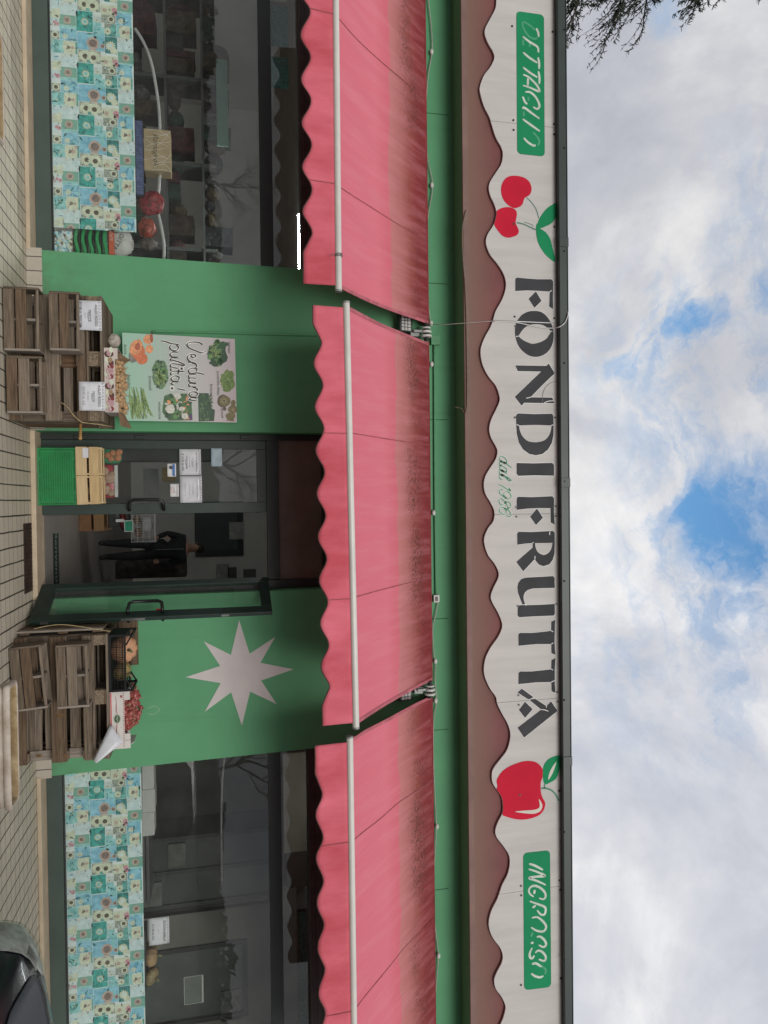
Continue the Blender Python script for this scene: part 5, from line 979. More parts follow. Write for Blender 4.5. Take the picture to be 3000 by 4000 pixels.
for x, a in ((GX0 + .10, -1), (GX1 - .02, 1)):
    s = MB(); s.quad((x, GY0 + .02, zt), (x + .10 * a + .05, GY0 + .02, zt + .02), (x + .10 * a + .05, GY1 - .03, zt + .09), (x, GY1 - .03, zt + .02)); f_ = s.build('flap', M_cb, Gb); f_.modifiers.new('solidify', 'SOLIDIFY').thickness = .004
s = MB(); s.box(GX0 + .005, GX0 + .11, GY0 + .0, GY0 + .05, zt - .02, zt + .005); s.build('corner_flap', M_cw, Gb); s = MB(); s.box(GX1 - .10, GX1 - .005, GY0 + .0, GY0 + .05, zt - .02, zt + .005); s.build('corner_flap', M_cw, Gb)
pr = [mat('print_red', (.25, .03, .04), .5, .2, 30), mat('print_rose', (.48, .28, .30), .5, .1, 20), mat('print_tan', (.40, .26, .16), .5, .2, 25), mat('print_cream', (.56, .48, .40), .5, .1, 20), mat('print_dark', (.10, .05, .04), .5, .2, 30)]
s = MB(); rp_ = random.Random(4); w0 = (GX1 - GX0) / 2
for k in range(2):
    xo = GX0 + k * w0
    for (u, v, rx, rz, mi, l) in ((.06, .05, .035, .045, 4, 1), (.05, .05, .03, .022, 1, 2), (.12, .03, .025, .020, 3, 2), (.12, .06, .028, .022, 2, 3), (.15, .07, .03, .026, 4, 2), (.185, .065, .028, .03, 0, 3), (.23, .055, .036, .038, 1, 4), (.255, .03, .03, .03, 3, 3), (.285, .06, .028, .03, 0, 2), (.29, .045, .024, .026, 1, 5), (.02, .07, .03, .02, 3, 3)):
        s.add([(xo + u + rx * math.cos(i * .5236), GY0 - .0004 * l - .0006, ZD + max(.003, min(.10, v + rz * math.sin(i * .5236)))) for i in range(12)], [tuple(range(12))], mi)
    for u0, v0, u1, v1 in ((.03, .075, .10, .055), (.13, .01, .19, .06), (.25, .01, .31, .04), (.22, .03, .30, .06)):
        ribbon(s, [(xo + u0, ZD + v0), ((xo + (u0 + u1) / 2), ZD + (v0 + v1) / 2 + .004), (xo + u1, ZD + v1)], .006, GY0 - .004, 3, 3)
s.build('printed_garlic_picture', pr, fp)
# garlic bulbs
M_gar = mat('garlic_skin', (.52, .36, .20), .75, .22, 30, .3, 50, c2=(.34, .20, .09)); M_gs = mat('garlic_stalk', (.46, .34, .20), .8, .2, 30)
def garlic():
    T = thing('garlic_bulb', 'papery tan garlic bulb heaped in the printed box', 'garlic', (0, 0, 0), 'garlic bulbs in the box'); s = MB()
    s.blob((0, 0, 0), (.026, .026, .022), 12, 8, 0, None, lambda th, ph: (1 + .10 * math.cos(6 * ph) * math.sin(th)) * (1 + .35 * max(0, math.cos(th)) ** 6)); s.build('bulb', M_gar, T, smooth=True)
    s = MB(); s.tube([(0, 0, .02), (.006, .004, .035), (.018, .01, .062)], [.007, .005, .003], 6); s.build('stalk', M_gs, T, smooth=True); return T
g0 = garlic(); first = True; rq = random.Random(8)
for iy in range(6):
    for ix in range(12):
        x = GX0 + .045 + ix * .049 + rq.uniform(-.012, .012) + (iy % 2) * .02; y = GY0 + .045 + iy * .055 + rq.uniform(-.01, .01); z = ZD + .085 + .012 * iy + rq.uniform(-.01, .022)
        if x > GX1 - .03: continue
        rot = (rq.uniform(-1.2, 1.2), rq.uniform(-1.2, 1.2), rq.uniform(0, 6.28)); k = rq.uniform(.85, 1.2)
        if first: g0.location, g0.rotation_euler, g0.scale = (x, y, z), rot, (k,) * 3; first = False
        else: dup(g0, (x, y, z), rot, None, k)

# ------------------------------------------------------------------ black crate of pumpkins, box of onions on the right stand
ZR = .917; bx0, bx1 = 1.315, at(500, 2700, -.79).x - .12; bx1 = at(470, 2702, -.775).x; by0, by1 = -.775, -.375
Ck = thing('plastic_crate', 'black mesh plastic crate holding two pumpkins on the right stand', 'crate', ((bx0 + bx1) / 2, (by0 + by1) / 2, ZR)); M_bp = mat('black_crate_plastic', (.012, .013, .013), .6, .15, 10, spec=.2)
zt = ZR + .165; s = MB(); s.box(bx0, bx1, by0, by1, ZR, ZR + .012)
for xx in (bx0, bx1 - .02):
    for yy in (by0, by1 - .02): s.box(xx, xx + .02, yy, yy + .02, ZR + .012, zt + .06)
s.build('base', M_bp, Ck, bevel=.002)
def mesh_side(a, b, n_, nz, z0, z1):
    s = MB(); a, b = Vector(a), Vector(b)
    for i in range(n_ + 1): p = a + (b - a) * (i / n_); s.tube([(p.x, p.y, z0), (p.x, p.y, z1)], .0022 if i % 6 else .0042, 4)
    for j in range(nz + 1): z = z0 + (z1 - z0) * j / nz; s.tube([(a.x, a.y, z), (b.x, b.y, z)], .0022 if j % 4 else .0042, 4)
    s.box(min(a.x, b.x) - .006, max(a.x, b.x) + .006, min(a.y, b.y) - .006, max(a.y, b.y) + .006, z1, z1 + .018); s.box(min(a.x, b.x) - .005, max(a.x, b.x) + .005, min(a.y, b.y) - .005, max(a.y, b.y) + .005, z0 - .012, z0); return s
mesh_side((bx0 + .02, by0 + .006, 0), (bx1 - .02, by0 + .006, 0), 30, 9, ZR + .022, zt - .018).build('mesh_side', M_bp, Ck)
mesh_side((bx0 + .02, by1 - .006, 0), (bx1 - .02, by1 - .006, 0), 30, 9, ZR + .022, zt - .018).build('mesh_side', M_bp, Ck)
for xx in (bx0 + .004, bx1 - .010):
    s = MB(); s.box(xx, xx + .006, by0 + .02, by1 - .02, ZR + .012, zt - .02); s.box(xx - .004, xx + .01, by0 + .02, by1 - .02, zt - .02, zt); s.build('end_wall', M_bp, Ck)
for xx, d in ((bx0 + .01, 1), (bx1 - .01, -1)):
    for yy in (by0 + .01, by1 - .01):
        s = MB(); s.tube([(xx, yy, zt + .06), (xx + d * .10, yy, zt)], .009, 6); s.build('corner_brace', M_bp, Ck)
    s = MB(); s.box(xx - .01, xx + .01, by0, by1, zt + .05, zt + .066); s.build('handle_bar', M_bp, Ck)
M_pk = mat('pumpkin_skin', (.52, .25, .13), .55, .22, 14, .25, 30, c2=(.42, .26, .16)); M_pk2 = mat('pumpkin_skin_olive', (.36, .22, .08), .55, .3, 18, .25, 30, c2=(.20, .18, .07)); M_stk = mat('pumpkin_stalk', (.22, .19, .10), .9, .2, 30)
def pumpkin(label, c, r, m, rot=(0, 0, 0), grp=None):
    T = thing('pumpkin', label, 'pumpkin', c, grp); Mt = Matrix.Translation(c) @ Matrix.Rotation(rot[0], 4, 'X') @ Matrix.Rotation(rot[1], 4, 'Y'); s = MB()
    s.blob((0, 0, 0), r, 30, 14, 0, None, lambda th, ph: (1 - .10 * abs(math.cos(5 * ph)) ** 6 * math.sin(th)) * (1 - .28 * abs(math.cos(th)) ** 7)); s.v = [Mt @ v for v in s.v]; s.build('flesh', m, T, smooth=True)
    s = MB(); s.tube([Mt @ Vector((0, 0, r[2] * .68)), Mt @ Vector((.004, 0, r[2] + .01)), Mt @ Vector((.014, 0, r[2] + .035))], [.017, .012, .013], 8); s.build('stalk', M_stk, T, smooth=True); return T
cyy = (by0 + by1) / 2
pumpkin('large orange ribbed pumpkin in the black crate', (bx0 + .175, cyy - .03, ZR + .125), (.145, .145, .115), M_pk, (.9, 0))
pumpkin('smaller olive and orange pumpkin in the black crate', (bx0 + .395, cyy - .05, ZR + .105), (.098, .11, .09), M_pk2, (.3, .4))
ox0, ox1 = bx1 + .015, at(470, 2925, -.72).x; oy0, oy1 = -.72, -.30; zt = ZR + .135
Ob = thing('onion_box', 'white printed cardboard box heaped with red onions on the right stand', 'box', ((ox0 + ox1) / 2, (oy0 + oy1) / 2, ZR)); M_ob = mat('white_box_card', (.60, .57, .53), .55, .05, 9)
s = MB(); s.box(ox0, ox1, oy0, oy0 + .007, ZR, zt); fp = s.build('front_panel', M_ob, Ob)
s = MB(); s.box(ox0, ox1, oy1 - .007, oy1, ZR, zt); s.build('back_panel', M_ob, Ob); s = MB(); s.box(ox0, ox1, oy0 + .007, oy1 - .007, ZR, ZR + .005); s.build('base', M_ob, Ob)
for xx in (ox0, ox1 - .007):
    s = MB(); n_ = [(oy0 + .007, ZR + .005), (oy1 - .007, ZR + .005), (oy1 - .007, zt + .07), (oy0 + .18, zt + .07), (oy0 + .007, zt)]
    s.add([(xx, y, z) for y, z in n_] + [(xx + .007, y, z) for y, z in n_], [(0, 1, 2, 3, 4), (9, 8, 7, 6, 5)] + [(i, (i + 1) % 5, (i + 1) % 5 + 5, i + 5) for i in range(5)]); s.build('end_panel', M_ob, Ob)
for xa, xb in ((ox0, ox0 + .085), (ox1 - .15, ox1 - .085), (ox1 - .082, ox1)):
    s = MB(); s.box(xa + .001, xb, oy0 - .001, oy0 + .006, zt, zt + .055); s.build('corner_flap', M_ob, Ob)
s = MB(); wq = ox1 - ox0; s.box(ox0 + .004, ox1 - .15, oy0 - .0015, oy0, ZR + .004, ZR + .014, 0)
for i in range(26):
    xx = ox0 + .012 + i * (wq - .02) / 26; s.box(xx, xx + .008, oy0 - .0015, oy0, zt - .012, zt - .003, i % 2)
for k, mi in ((0, 1), (.011, 0)):
    for sgn in (-1, 1): ribbon(s, [(ox0 + wq * .47 + sgn * .035, ZR + .062 + k), (ox0 + wq * .47 + sgn * .09, ZR + .055 + k * .6), (ox0 + wq * .47 + sgn * .17, ZR + .06), (ox0 + wq * .47 + sgn * .23, ZR + .052)], .004, oy0 - .0016, mi, 4, taper=.8)
s.add([(ox0 + wq * .47 + .048 * math.cos(i * .3927), oy0 - .0022, ZR + .066 + .036 * math.sin(i * .3927)) for i in range(16)], [tuple(range(16))], 2)
s.add([(ox0 + wq * .47 + .040 * math.cos(i * .3927), oy0 - .0026, ZR + .066 + .028 * math.sin(i * .3927)) for i in range(16)], [tuple(range(16))], 3)
ribbon(s, [(ox0 + wq * .47 - .028, ZR + .060), (ox0 + wq * .47 - .012, ZR + .074), (ox0 + wq * .47, ZR + .058), (ox0 + wq * .47 + .014, ZR + .074), (ox0 + wq * .47 + .028, ZR + .062)], .005, oy0 - .003, 2, 4)
s.build('print', [MATS['sticker_red'], M_ink, mat('badge_pale', (.45, .50, .38), .5, .1, 20), mat('badge_green', (.05, .10, .05), .5, .2, 25)], fp)
M_on = mat('red_onion_skin', (.22, .035, .035), .35, .25, 18, spec=.5, c2=(.34, .10, .08)); M_ot = mat('onion_tail', (.42, .28, .18), .8, .2, 30)
def onion():
    T = thing('red_onion', 'long glossy red onion heaped in the white box', 'onion', (0, 0, 0), 'red onions in the box'); s = MB()
    s.blob((0, 0, 0), (.028, .028, .046), 12, 9, 0, None, lambda th, ph: 1 - .25 * max(0, math.cos(th)) ** 3); s.build('bulb', M_on, T, smooth=True)
    s = MB(); s.tube([(0, 0, .030), (.003, .002, .05), (.012, .004, .072)], [.010, .006, .004], 6)
    for k in range(3): s.tube([(0, 0, -.044), (.006 * math.cos(k * 2), .006 * math.sin(k * 2), -.056)], .0012, 3)
    s.build('tail', M_ot, T, smooth=True); return T
o0 = onion(); first = True; rq = random.Random(21)
for iy in range(6):
    for ix in range(8):
        x = ox0 + .045 + ix * .052 + rq.uniform(-.015, .015); y = oy0 + .04 + iy * .06 + rq.uniform(-.012, .012); z = zt + .0 + .022 * iy - .012 * abs(ix - 3.5) + rq.uniform(-.012, .02)
        if x > ox1 - .04: continue
        rot = (rq.uniform(0, 6.28), rq.uniform(0, 6.28), rq.uniform(0, 6.28)); k = rq.uniform(.85, 1.2)
        if first: o0.location, o0.rotation_euler, o0.scale = (x, y, z), rot, (k,) * 3; first = False
        else: dup(o0, (x, y, z), rot, None, k)
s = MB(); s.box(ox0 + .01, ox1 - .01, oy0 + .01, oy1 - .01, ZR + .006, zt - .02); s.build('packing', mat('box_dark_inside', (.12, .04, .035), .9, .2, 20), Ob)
cable('string', [at(576, 2768, -.45), at(605, 2758, -.44), at(622, 2772, -.45), at(600, 2790, -.45), at(578, 2786, -.45)], .0025, mat('pale_string', (.40, .52, .40), .7, .1, 20), 'loop of pale string sticking up from the red onions', 'string')

# ------------------------------------------------------------------ crates before the closed door
M_gc = mat('green_crate_plastic', (.008, .235, .058), .38, .12, 5, spec=.5); M_gd = mat('crate_hole_dark', (.004, .03, .012), .6, .1, 10)
cx0, cx1, cz0, cz1 = -.598, .022, .113, .500; cyf, cyb = .06, .225
Cg = thing('plastic_crate', 'green plastic crate standing on its side with dimpled base toward the street', 'crate', ((cx0 + cx1) / 2, .15, cz0))
s = MB(); s.box(cx0, cx1, cyf + .012, cyf + .018, cz0, cz1); base = s.build('base', M_gc, Cg)
s = MB(); t = .012
for a in ((cx0, cx1, cyf, cyb, cz0, cz0 + t), (cx0, cx1, cyf, cyb, cz1 - t, cz1), (cx0, cx0 + t, cyf + .001, cyb, cz0 + t, cz1 - t), (cx1 - t, cx1, cyf + .001, cyb, cz0 + t, cz1 - t)): s.box(*a)
s.build('side_wall', M_gc, Cg, bevel=.003)
s = MB(); i_ = .034
for a in ((cx0 + i_, cx1 - i_, cyf + .003, cyf + .012, cz0 + i_, cz0 + i_ + .008), (cx0 + i_, cx1 - i_, cyf + .003, cyf + .012, cz1 - i_ - .008, cz1 - i_), (cx0 + i_, cx0 + i_ + .008, cyf + .004, cyf + .012, cz0 + i_, cz1 - i_), (cx1 - i_ - .008, cx1 - i_, cyf + .004, cyf + .012, cz0 + i_, cz1 - i_)): s.box(*a)
for a, b_, n_ in ((cx0, cx1, 30),):
    for k in range(n_):
        xx = a + .03 + k * (b_ - a - .06) / n_
        if k % 10 in (4, 5): continue
        s.box(xx, xx + .009, cyf + .0105, cyf + .0122, cz0 + .016, cz0 + .026, 1); s.box(xx, xx + .009, cyf + .0105, cyf + .0122, cz1 - .026, cz1 - .016, 1)
for k in range(18): z = cz0 + .03 + k * .019; s.box(cx0 + .015, cx0 + .026, cyf + .0105, cyf + .0122, z, z + .008, 1); s.box(cx1 - .026, cx1 - .015, cyf + .0105, cyf + .0122, z, z + .008, 1)
s.build('rim_rib', [M_gc, M_gd], base, bevel=.0)
s = MB(); s3 = MB()
for i in range(13):
    for j in range(20):
        z = cz0 + .055 + i * .0232; x = cx0 + .055 + j * .0262 + (i % 2) * .013
        if x > cx1 - .05: continue
        s.add([(x + .010 * math.cos(k * 1.0472), cyf + .0115 - (.004 if k % 2 == 0 else .0035), z + .010 * math.sin(k * 1.0472)) for k in range(6)] + [(x + .012 * math.cos(k * 1.0472), cyf + .0125, z + .012 * math.sin(k * 1.0472)) for k in range(6)], [(0, 1, 2, 3, 4, 5)] + [(k, k + 6, (k + 1) % 6 + 6, (k + 1) % 6) for k in range(6)])
        s3.box(x - .0045, x + .0045, cyf + .0065, cyf + .0078, z - .0135, z - .0075)
s.build('dimple', M_gc, base); s3.build('drain_hole', M_gd, base)
WN = [mat('new_crate_wood', (.52, .385, .20), .7, .08, 3, .2, 10, c2=(.43, .30, .145), stretch=(1.2, 18, 18)), mat('new_crate_wood_light', (.56, .43, .25), .7, .06, 3, .2, 10, c2=(.47, .34, .18), stretch=(1.2, 18, 18))]
def slat_crate(label, x0, x1, y0, y1, z0, z1, tilt=0.0, name='wooden_crate', mats=WN):
    T = thing(name, label, 'crate', ((x0 + x1) / 2, (y0 + y1) / 2, z0)); h = z1 - z0; k = [0]
    Mt = Matrix.Translation((x0, 0, z0)) @ Matrix.Rotation(R(tilt), 4, 'Y') @ Matrix.Translation((-x0, 0, -z0))
    def sl(n, a): q = MB(); q.box(*a, 0, Mt); k[0] += 1; return q.build(n, mats[k[0] % 2], T, bevel=.0015)
    for yy in (y0, y1 - .005):
        for a, b_ in ((0, .42), (.50, .86)):
            o = sl('slat', (x0, x1, yy, yy + .005, z0 + h * a, z0 + h * b_))
            if yy == y0:
                q = MB()
                for xx in (x0 + .012, x1 - .02):
                    for m_ in range(3): zz = z0 + h * (a + (b_ - a) * (m_ + .5) / 3); q.box(xx, xx + .008, yy - .0012, yy, zz - .001, zz + .001, 0, Mt)
                q.build('staple', M_scr, o)
    for xx in (x0, x1 - .005):
        for a, b_ in ((0, .42), (.50, .86)): sl('end_slat', (xx + .0002, xx + .0052, y0 + .005, y1 - .005, z0 + h * a, z0 + h * b_))
    for xx in (x0 + .006, x1 - .024):
        for yy in (y0 + .006, y1 - .024): sl('corner_post', (xx, xx + .018, yy, yy + .018, z0 + .004, z1))
    for yy in (y0 + .006, y1 - .018): sl('top_rail', (x0 + .024, x1 - .024, yy, yy + .012, z1 - .016, z1 - .002))
    for m_ in range(4): sl('floor_slat', (x0 + .006, x1 - .006, y0 + .006 + m_ * (y1 - y0 - .012) / 4, y0 + .0 + (m_ + .9) * (y1 - y0 - .012) / 4, z0 + .001, z0 + .005))
    return T
slat_crate('pale slatted wooden crate with a paper tag on the green crate', -.607, -.297, .04, .22, .503, .775)
slat_crate('pale slatted wooden crate without tag beside the tagged one', -.292, .020, .045, .222, .503, .775, -1.2)
p = at(334, 1769, .036); s = MB(); s.box(p.x - .053, p.x + .053, .034, .0365, p.z - .03, p.z + .03); tag(s.build('paper_tag', M_sheet, origin=p), 'small white paper tag on the front of the wooden crate', 'paper tag')
s = MB()
for i in range(14): s.blob((-.58 + i * .043 + rw.uniform(-.01, .01), .13, .60 + rw.uniform(-.03, .03)), (.03, .035, .03), 8, 6)
tag(s.build('chestnut_heap', mat('dark_chestnut', (.06, .03, .018), .5, .3, 30), smooth=True, origin=(-.3, .13, .52)), 'heap of dark brown chestnuts inside the wooden crates', 'produce', kind='stuff')
# sacks just behind the door glass
def sack(name, label, cat, p0, p1, Y, r_y, items, film, stripe=None):
    a, b_ = at(*p0, Y), at(*p1, Y); c = (a + b_) / 2; T = thing(name, label, cat, (c.x, Y, a.z)); s = MB()
    s.blob(c, ((b_.x - a.x) / 2, r_y, (b_.z - a.z) / 2), 20, 10, 0, None, lambda th, ph: 1 + .05 * math.sin(5 * ph + 3 * th)); s.v = [Vector((c.x + max(-1, min(1, (v.x - c.x) / ((b_.x - a.x) / 2) * 1.18)) * (b_.x - a.x) / 2, v.y, c.z + max(-1, min(1, (v.z - c.z) / ((b_.z - a.z) / 2) * 1.18)) * (b_.z - a.z) / 2)) for v in s.v]
    s.build('film', film, T, smooth=True); s = MB()
    for (u, v, r) in items[1]: s.blob((a.x + (b_.x - a.x) * u, Y - r_y + .0, a.z + (b_.z - a.z) * v), (r, .02, r), 12, 8)
    s.build('contents', items[0], T, smooth=True)
    if stripe:
        for (u0, u1, v0, v1, m_) in stripe: q = MB(); q.box(a.x + (b_.x - a.x) * u0, a.x + (b_.x - a.x) * u1, Y - r_y - .012, Y - r_y + .03, a.z + (b_.z - a.z) * v0, a.z + (b_.z - a.z) * v1); q.build('printed_band', m_, T, bevel=.006)
    return T
M_rf, M_wf = mat('red_sack_film', (.36, .03, .045), .35, .2, 10, spec=.5), mat('white_sack_film', (.50, .48, .46), .4, .08, 8, spec=.5); M_pot = mat('pale_potato', (.42, .27, .19), .7, .15, 25)
sack('potato_sack', 'red and white sack of potatoes behind the closed door', 'sack', (385, 1815), (462, 1945), .40, .05, (M_pot, [(.2, .3, .055), (.42, .62, .06), (.75, .35, .06), (.55, .2, .05), (.85, .65, .04), (.3, .75, .04)]), M_rf, [(.02, .98, .84, 1.02, M_wf)])
sack('onion_net', 'green and orange net of onions behind the closed door', 'sack', (385, 1748), (476, 1812), .42, .045, (mat('orange_onion', (.50, .20, .09), .6, .2, 25), [(.35, .62, .035), (.7, .55, .035), (.3, .9, .04), (.65, .85, .04), (.5, .4, .035)]), mat('green_net', (.03, .20, .09), .6, .2, 30), None)
# ------------------------------------------------------------------ inside the shop, seen through glass and the open door
def crate_box(name, label, cat, a, b_, Y0, Y1, m, grp=None, bev=.006):
    s = MB(); s.box(a.x, b_.x, Y0, Y1, min(a.z, b_.z), max(a.z, b_.z)); return tag(s.build(name, m, bevel=bev, origin=((a.x + b_.x) / 2, Y0, min(a.z, b_.z))), label, cat, grp)
# green trays, sack and crumpled film at the right end of the left window
M_tr = mat('green_tray_plastic', (.012, .30, .085), .4, .1, 8, spec=.5)
for i in range(5):
    x0 = 286 + i * 28; a, b_ = at(x0, 862, .36), at(x0 + 26, 1000, .36); xm = (a.x + b_.x) / 2; h = b_.z - a.z; n_ = 14; arc = lambda u: -.026 * math.sin(math.pi * min(1, max(0, (u - .1) / .8))) ** 2
    up_ = [(a.x + (b_.x - a.x) * u / n_, a.z + h * .98 + arc(u / n_)) for u in range(n_ + 1)]; lo_ = [(x, z - h * .50) for x, z in up_]
    T = thing('vegetable_tray', 'green wavy tray in the left window, %s' % ('lowest of the stack', 'second from the bottom of the stack', 'middle one of the stack', 'second from the top of the stack', 'topmost under the white sack')[i], 'tray', (xm, .36, a.z), 'green trays stacked in the left window'); s = MB(); s.prism(up_ + lo_[::-1], .36, .372); s.build('front', M_tr, T)
    s = MB(); s.box(a.x, b_.x, .374, .62, a.z, a.z + h * .35); s.build('body', mat('tray_inside', (.010, .11, .04), .6, .2, 10), T, bevel=.004)
M_sk = mat('white_woven_sack', (.46, .45, .43), .6, .10, 14, .3, 30)
a, b_ = at(426, 885, .36), at(518, 1004, .36); T = thing('vegetable_sack', 'white sack with orange band lying on the green trays', 'sack', (a.x, .4, a.z)); s = MB(); s.blob(((a.x + b_.x) / 2, .40, (a.z + b_.z) / 2), ((b_.x - a.x) * .52, .06, (b_.z - a.z) * .52), 18, 10, 0, None, lambda th, ph: 1 + .08 * math.sin(3 * ph + 4 * th)); s.build('bag', M_sk, T, smooth=True)
s = MB(); s.box(a.x + .01, b_.x, .325, .42, a.z - .005, a.z + .055); s.build('orange_band', mat('orange_print', (.50, .09, .03), .5, .12, 20), T, bevel=.01)
s = MB(); s.text('PATATE', a.x + .03, a.z + .012, .04, .322); s.build('band_text', M_wf, T); s = MB(); Mt = Matrix.Translation((a.x + .15, .333, a.z + .12)) @ Matrix.Rotation(R(28), 4, 'Y'); s.text('DITTA', -.07, -.03, .07, 0, 0, 'LEFT', Mt); s.text('n° 5', -.12, -.10, .05, 0, 0, 'LEFT', Mt); s.build('sack_text', M_ink, T)
s = MB(); rq = random.Random(2); c0 = at(240, 950, .31); N_ = 9
for j in range(N_ + 1):
    for i in range(N_ + 1): s.v.append(Vector((c0.x - .13 + .26 * i / N_ + rq.uniform(-.012, .012), .31 + rq.uniform(-.02, .025), c0.z - .10 + .21 * j / N_ + rq.uniform(-.012, .012))))
for j in range(N_):
    for i in range(N_): s.f.append([j * 10 + i, j * 10 + i + 1, j * 10 + i + 11, j * 10 + i + 10]); s.m.append(rq.choice([PC['sky'], PC['white'], PC['pale'], PC['aqua'], PC['cream'], PC['mauve'], PC['pale'], PC['grey']]))
tag(s.build('crumpled_film', PL, origin=c0), 'crumpled leftover of flower printed film in the bottom right corner of the left window', 'film')
crate_box('wrapped_carton', 'beige carton wrapped in clear film above the flower paper in the left window', 'carton', at(560, 500, .42), at(668, 672, .42), .42, .62, mat('beige_carton', (.34, .26, .15), .35, .12, 6, spec=.5, coat=.4)).name
bxo = [o for o in bpy.data.objects if o.name.startswith('wrapped_carton')][0]
c_ = at(606, 585, .418); s = MB(); s.text('Romagnoli', c_.x, c_.z - .02, .085, .4185, 0, 'CENTER', None, 1, .3); s.build('carton_text', mat('carton_ink', (.05, .035, .02), .6, .1, 10), bxo)
s = MB()
for i in range(13):
    bx0_, bx1_, bz1_ = at(600, 505, .42).x, at(600, 667, .42).x, at(667, 600, .42).z; u = i / 12; q = at(562 + rq.uniform(0, 60), 506 + u * 158, .415); ribbon(s, [(q.x, q.z - .02), (min(bx1_, max(bx0_, q.x + rq.uniform(-.06, .06))), q.z + .10), (min(bx1_, max(bx0_, q.x + rq.uniform(-.1, .1))), min(bz1_, q.z + .22))], .0035, .4165, 0, 4)
s.build('film_glint', mat('film_highlight', (.60, .58, .55), .2, .1, 10), bxo)  # pale strips painted as glints on the clear film
a, b_ = at(528, 470, .40), at(560, 760, .40); s = MB(); s.box(a.x, b_.x, .40, .46, a.z, b_.z)
for i in range(26):
    for j in range(3): s.blob((a.x + .015 + i * (b_.x - a.x - .03) / 25, .398, a.z + .018 + j * .028), .010, 7, 5)
tag(s.build('bubble_wrap', mat('blue_bubble_film', (.09, .12, .24), .3, .25, 20, spec=.6), origin=a), 'strip of bluish bubble wrap lying along the top edge of the left flower paper', 'bubble wrap')
for i, (p0, p1, c, lab) in enumerate((((545, 745), (640, 850), (.22, .02, .025), 'crumpled red bag beside the beige carton in the left window'), ((540, 850), (610, 935), (.28, .05, .025), 'orange red packet right of the crumpled red bag in the left window'), ((548, 925), (618, 985), (.10, .08, .07), 'dark packet at the right end of the left window above the sack'))):
    a, b_ = at(*p0, .5), at(*p1, .5); s = MB(); s.blob((a + b_) / 2, ((b_.x - a.x) / 2, .07, (b_.z - a.z) / 2), 30, 18, 0, None, lambda th, ph: 1 + .28 * noise.noise((1.3 * math.cos(ph) * math.sin(th), 1.3 * math.sin(ph) * math.sin(th), 1.3 * math.cos(th) + i * 3)) + .06 * noise.noise((5 * math.cos(ph), 5 * math.sin(ph), 5 * th)))
    tag(s.build('food_bag', mat('bag_film_%s' % ('red', 'orange', 'dark')[i], c, .5, .4, 22, spec=.3), origin=(a + b_) / 2), lab, 'bag')
cable('hose', [at(527, 112, .5), at(560, 165, .5), at(588, 235, .5), at(606, 320, .52), at(620, 420, .55), at(625, 520, .55), at(626, 620, .55), at(620, 740, .55), at(612, 800, .55), at(628, 880, .55), at(640, 950, .55), at(640, 1010, .55)], .020, mat('pale_hose', (.34, .34, .33), .5, .1, 10), 'pale grey hose curving behind the glass of the left window', 'hose')
s = MB(); a, b_ = at(843, 230, 1.6), at(893, 572, 1.6); s.box(a.x, b_.x, 1.6, 1.63, a.z, b_.z); tag(s.build('hanging_board', mat('dull_green_board', (.05, .12, .09), .6, .1, 5), origin=a), 'dull green board hanging inside the left window', 'board')
# dark shelving with goods behind the left window
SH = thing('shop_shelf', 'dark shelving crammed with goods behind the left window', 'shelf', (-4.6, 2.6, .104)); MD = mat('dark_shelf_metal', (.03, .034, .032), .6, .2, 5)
for x in (-7.2, -6.0, -4.8, -3.6, -2.4): s = MB(); s.box(x, x + .05, 2.4, 2.9, .104, 2.05); s.build('upright', MD, SH)
for z in (.3, .85, 1.35, 1.85): s = MB(); s.box(-7.2, -2.35, 2.38, 2.92, z, z + .03); s.build('shelf_board', MD, SH)
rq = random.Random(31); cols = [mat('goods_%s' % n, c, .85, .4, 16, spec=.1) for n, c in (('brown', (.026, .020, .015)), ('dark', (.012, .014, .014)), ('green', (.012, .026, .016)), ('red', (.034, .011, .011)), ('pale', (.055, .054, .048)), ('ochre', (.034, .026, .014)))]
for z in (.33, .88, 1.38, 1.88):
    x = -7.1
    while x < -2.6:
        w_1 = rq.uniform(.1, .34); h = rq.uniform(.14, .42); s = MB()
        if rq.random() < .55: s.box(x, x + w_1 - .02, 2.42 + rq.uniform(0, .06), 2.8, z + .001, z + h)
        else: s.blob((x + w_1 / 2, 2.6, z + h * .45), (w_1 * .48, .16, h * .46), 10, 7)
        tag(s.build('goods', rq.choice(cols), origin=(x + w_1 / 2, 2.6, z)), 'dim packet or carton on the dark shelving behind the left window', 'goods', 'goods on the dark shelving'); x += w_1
# right window: boxes, pumpkins, partition with a door, cabinets
for i, (y0, y1, t_) in enumerate(((2975, 3082, 602), (3086, 3172, 606), (3176, 3264, 604))):
    crate_box('foam_box', ('white foam box nearest the green pillar in the right window', 'white foam box between the two others in the right window', 'white foam box farthest from the green pillar in the right window')[i], 'box', at(552, y0, .36), at(t_, y1, .36), .36, .60, mat('white_foam', (.40, .40, .38), .7, .05, 10), 'white boxes in the right window', .012)
pumpkin('rounded tan pumpkin in the right window beside the price sheet', at(591, 3735, .42), (.11, .11, .085), mat('tan_pumpkin', (.36, .24, .12), .6, .15, 10), (0, 0), 'pumpkins in the right window')
pumpkin('flatter greenish tan pumpkin right of the other one in the right window', at(592, 3812, .42), (.105, .10, .075), mat('olive_tan_pumpkin', (.27, .21, .11), .6, .2, 12), (.5, .3), 'pumpkins in the right window')
pumpkin('small orange squash half hidden behind the price sheet in the right window', at(588, 3700, .52), (.07, .07, .06), mat('orange_squash', (.40, .22, .07), .6, .15, 10), (0, 0), 'pumpkins in the right window')
crate_box('dark_tray', 'low dark tray under the pumpkins in the right window', 'tray', at(545, 3640, .33), at(572, 3872, .33), .33, .56, M_black)
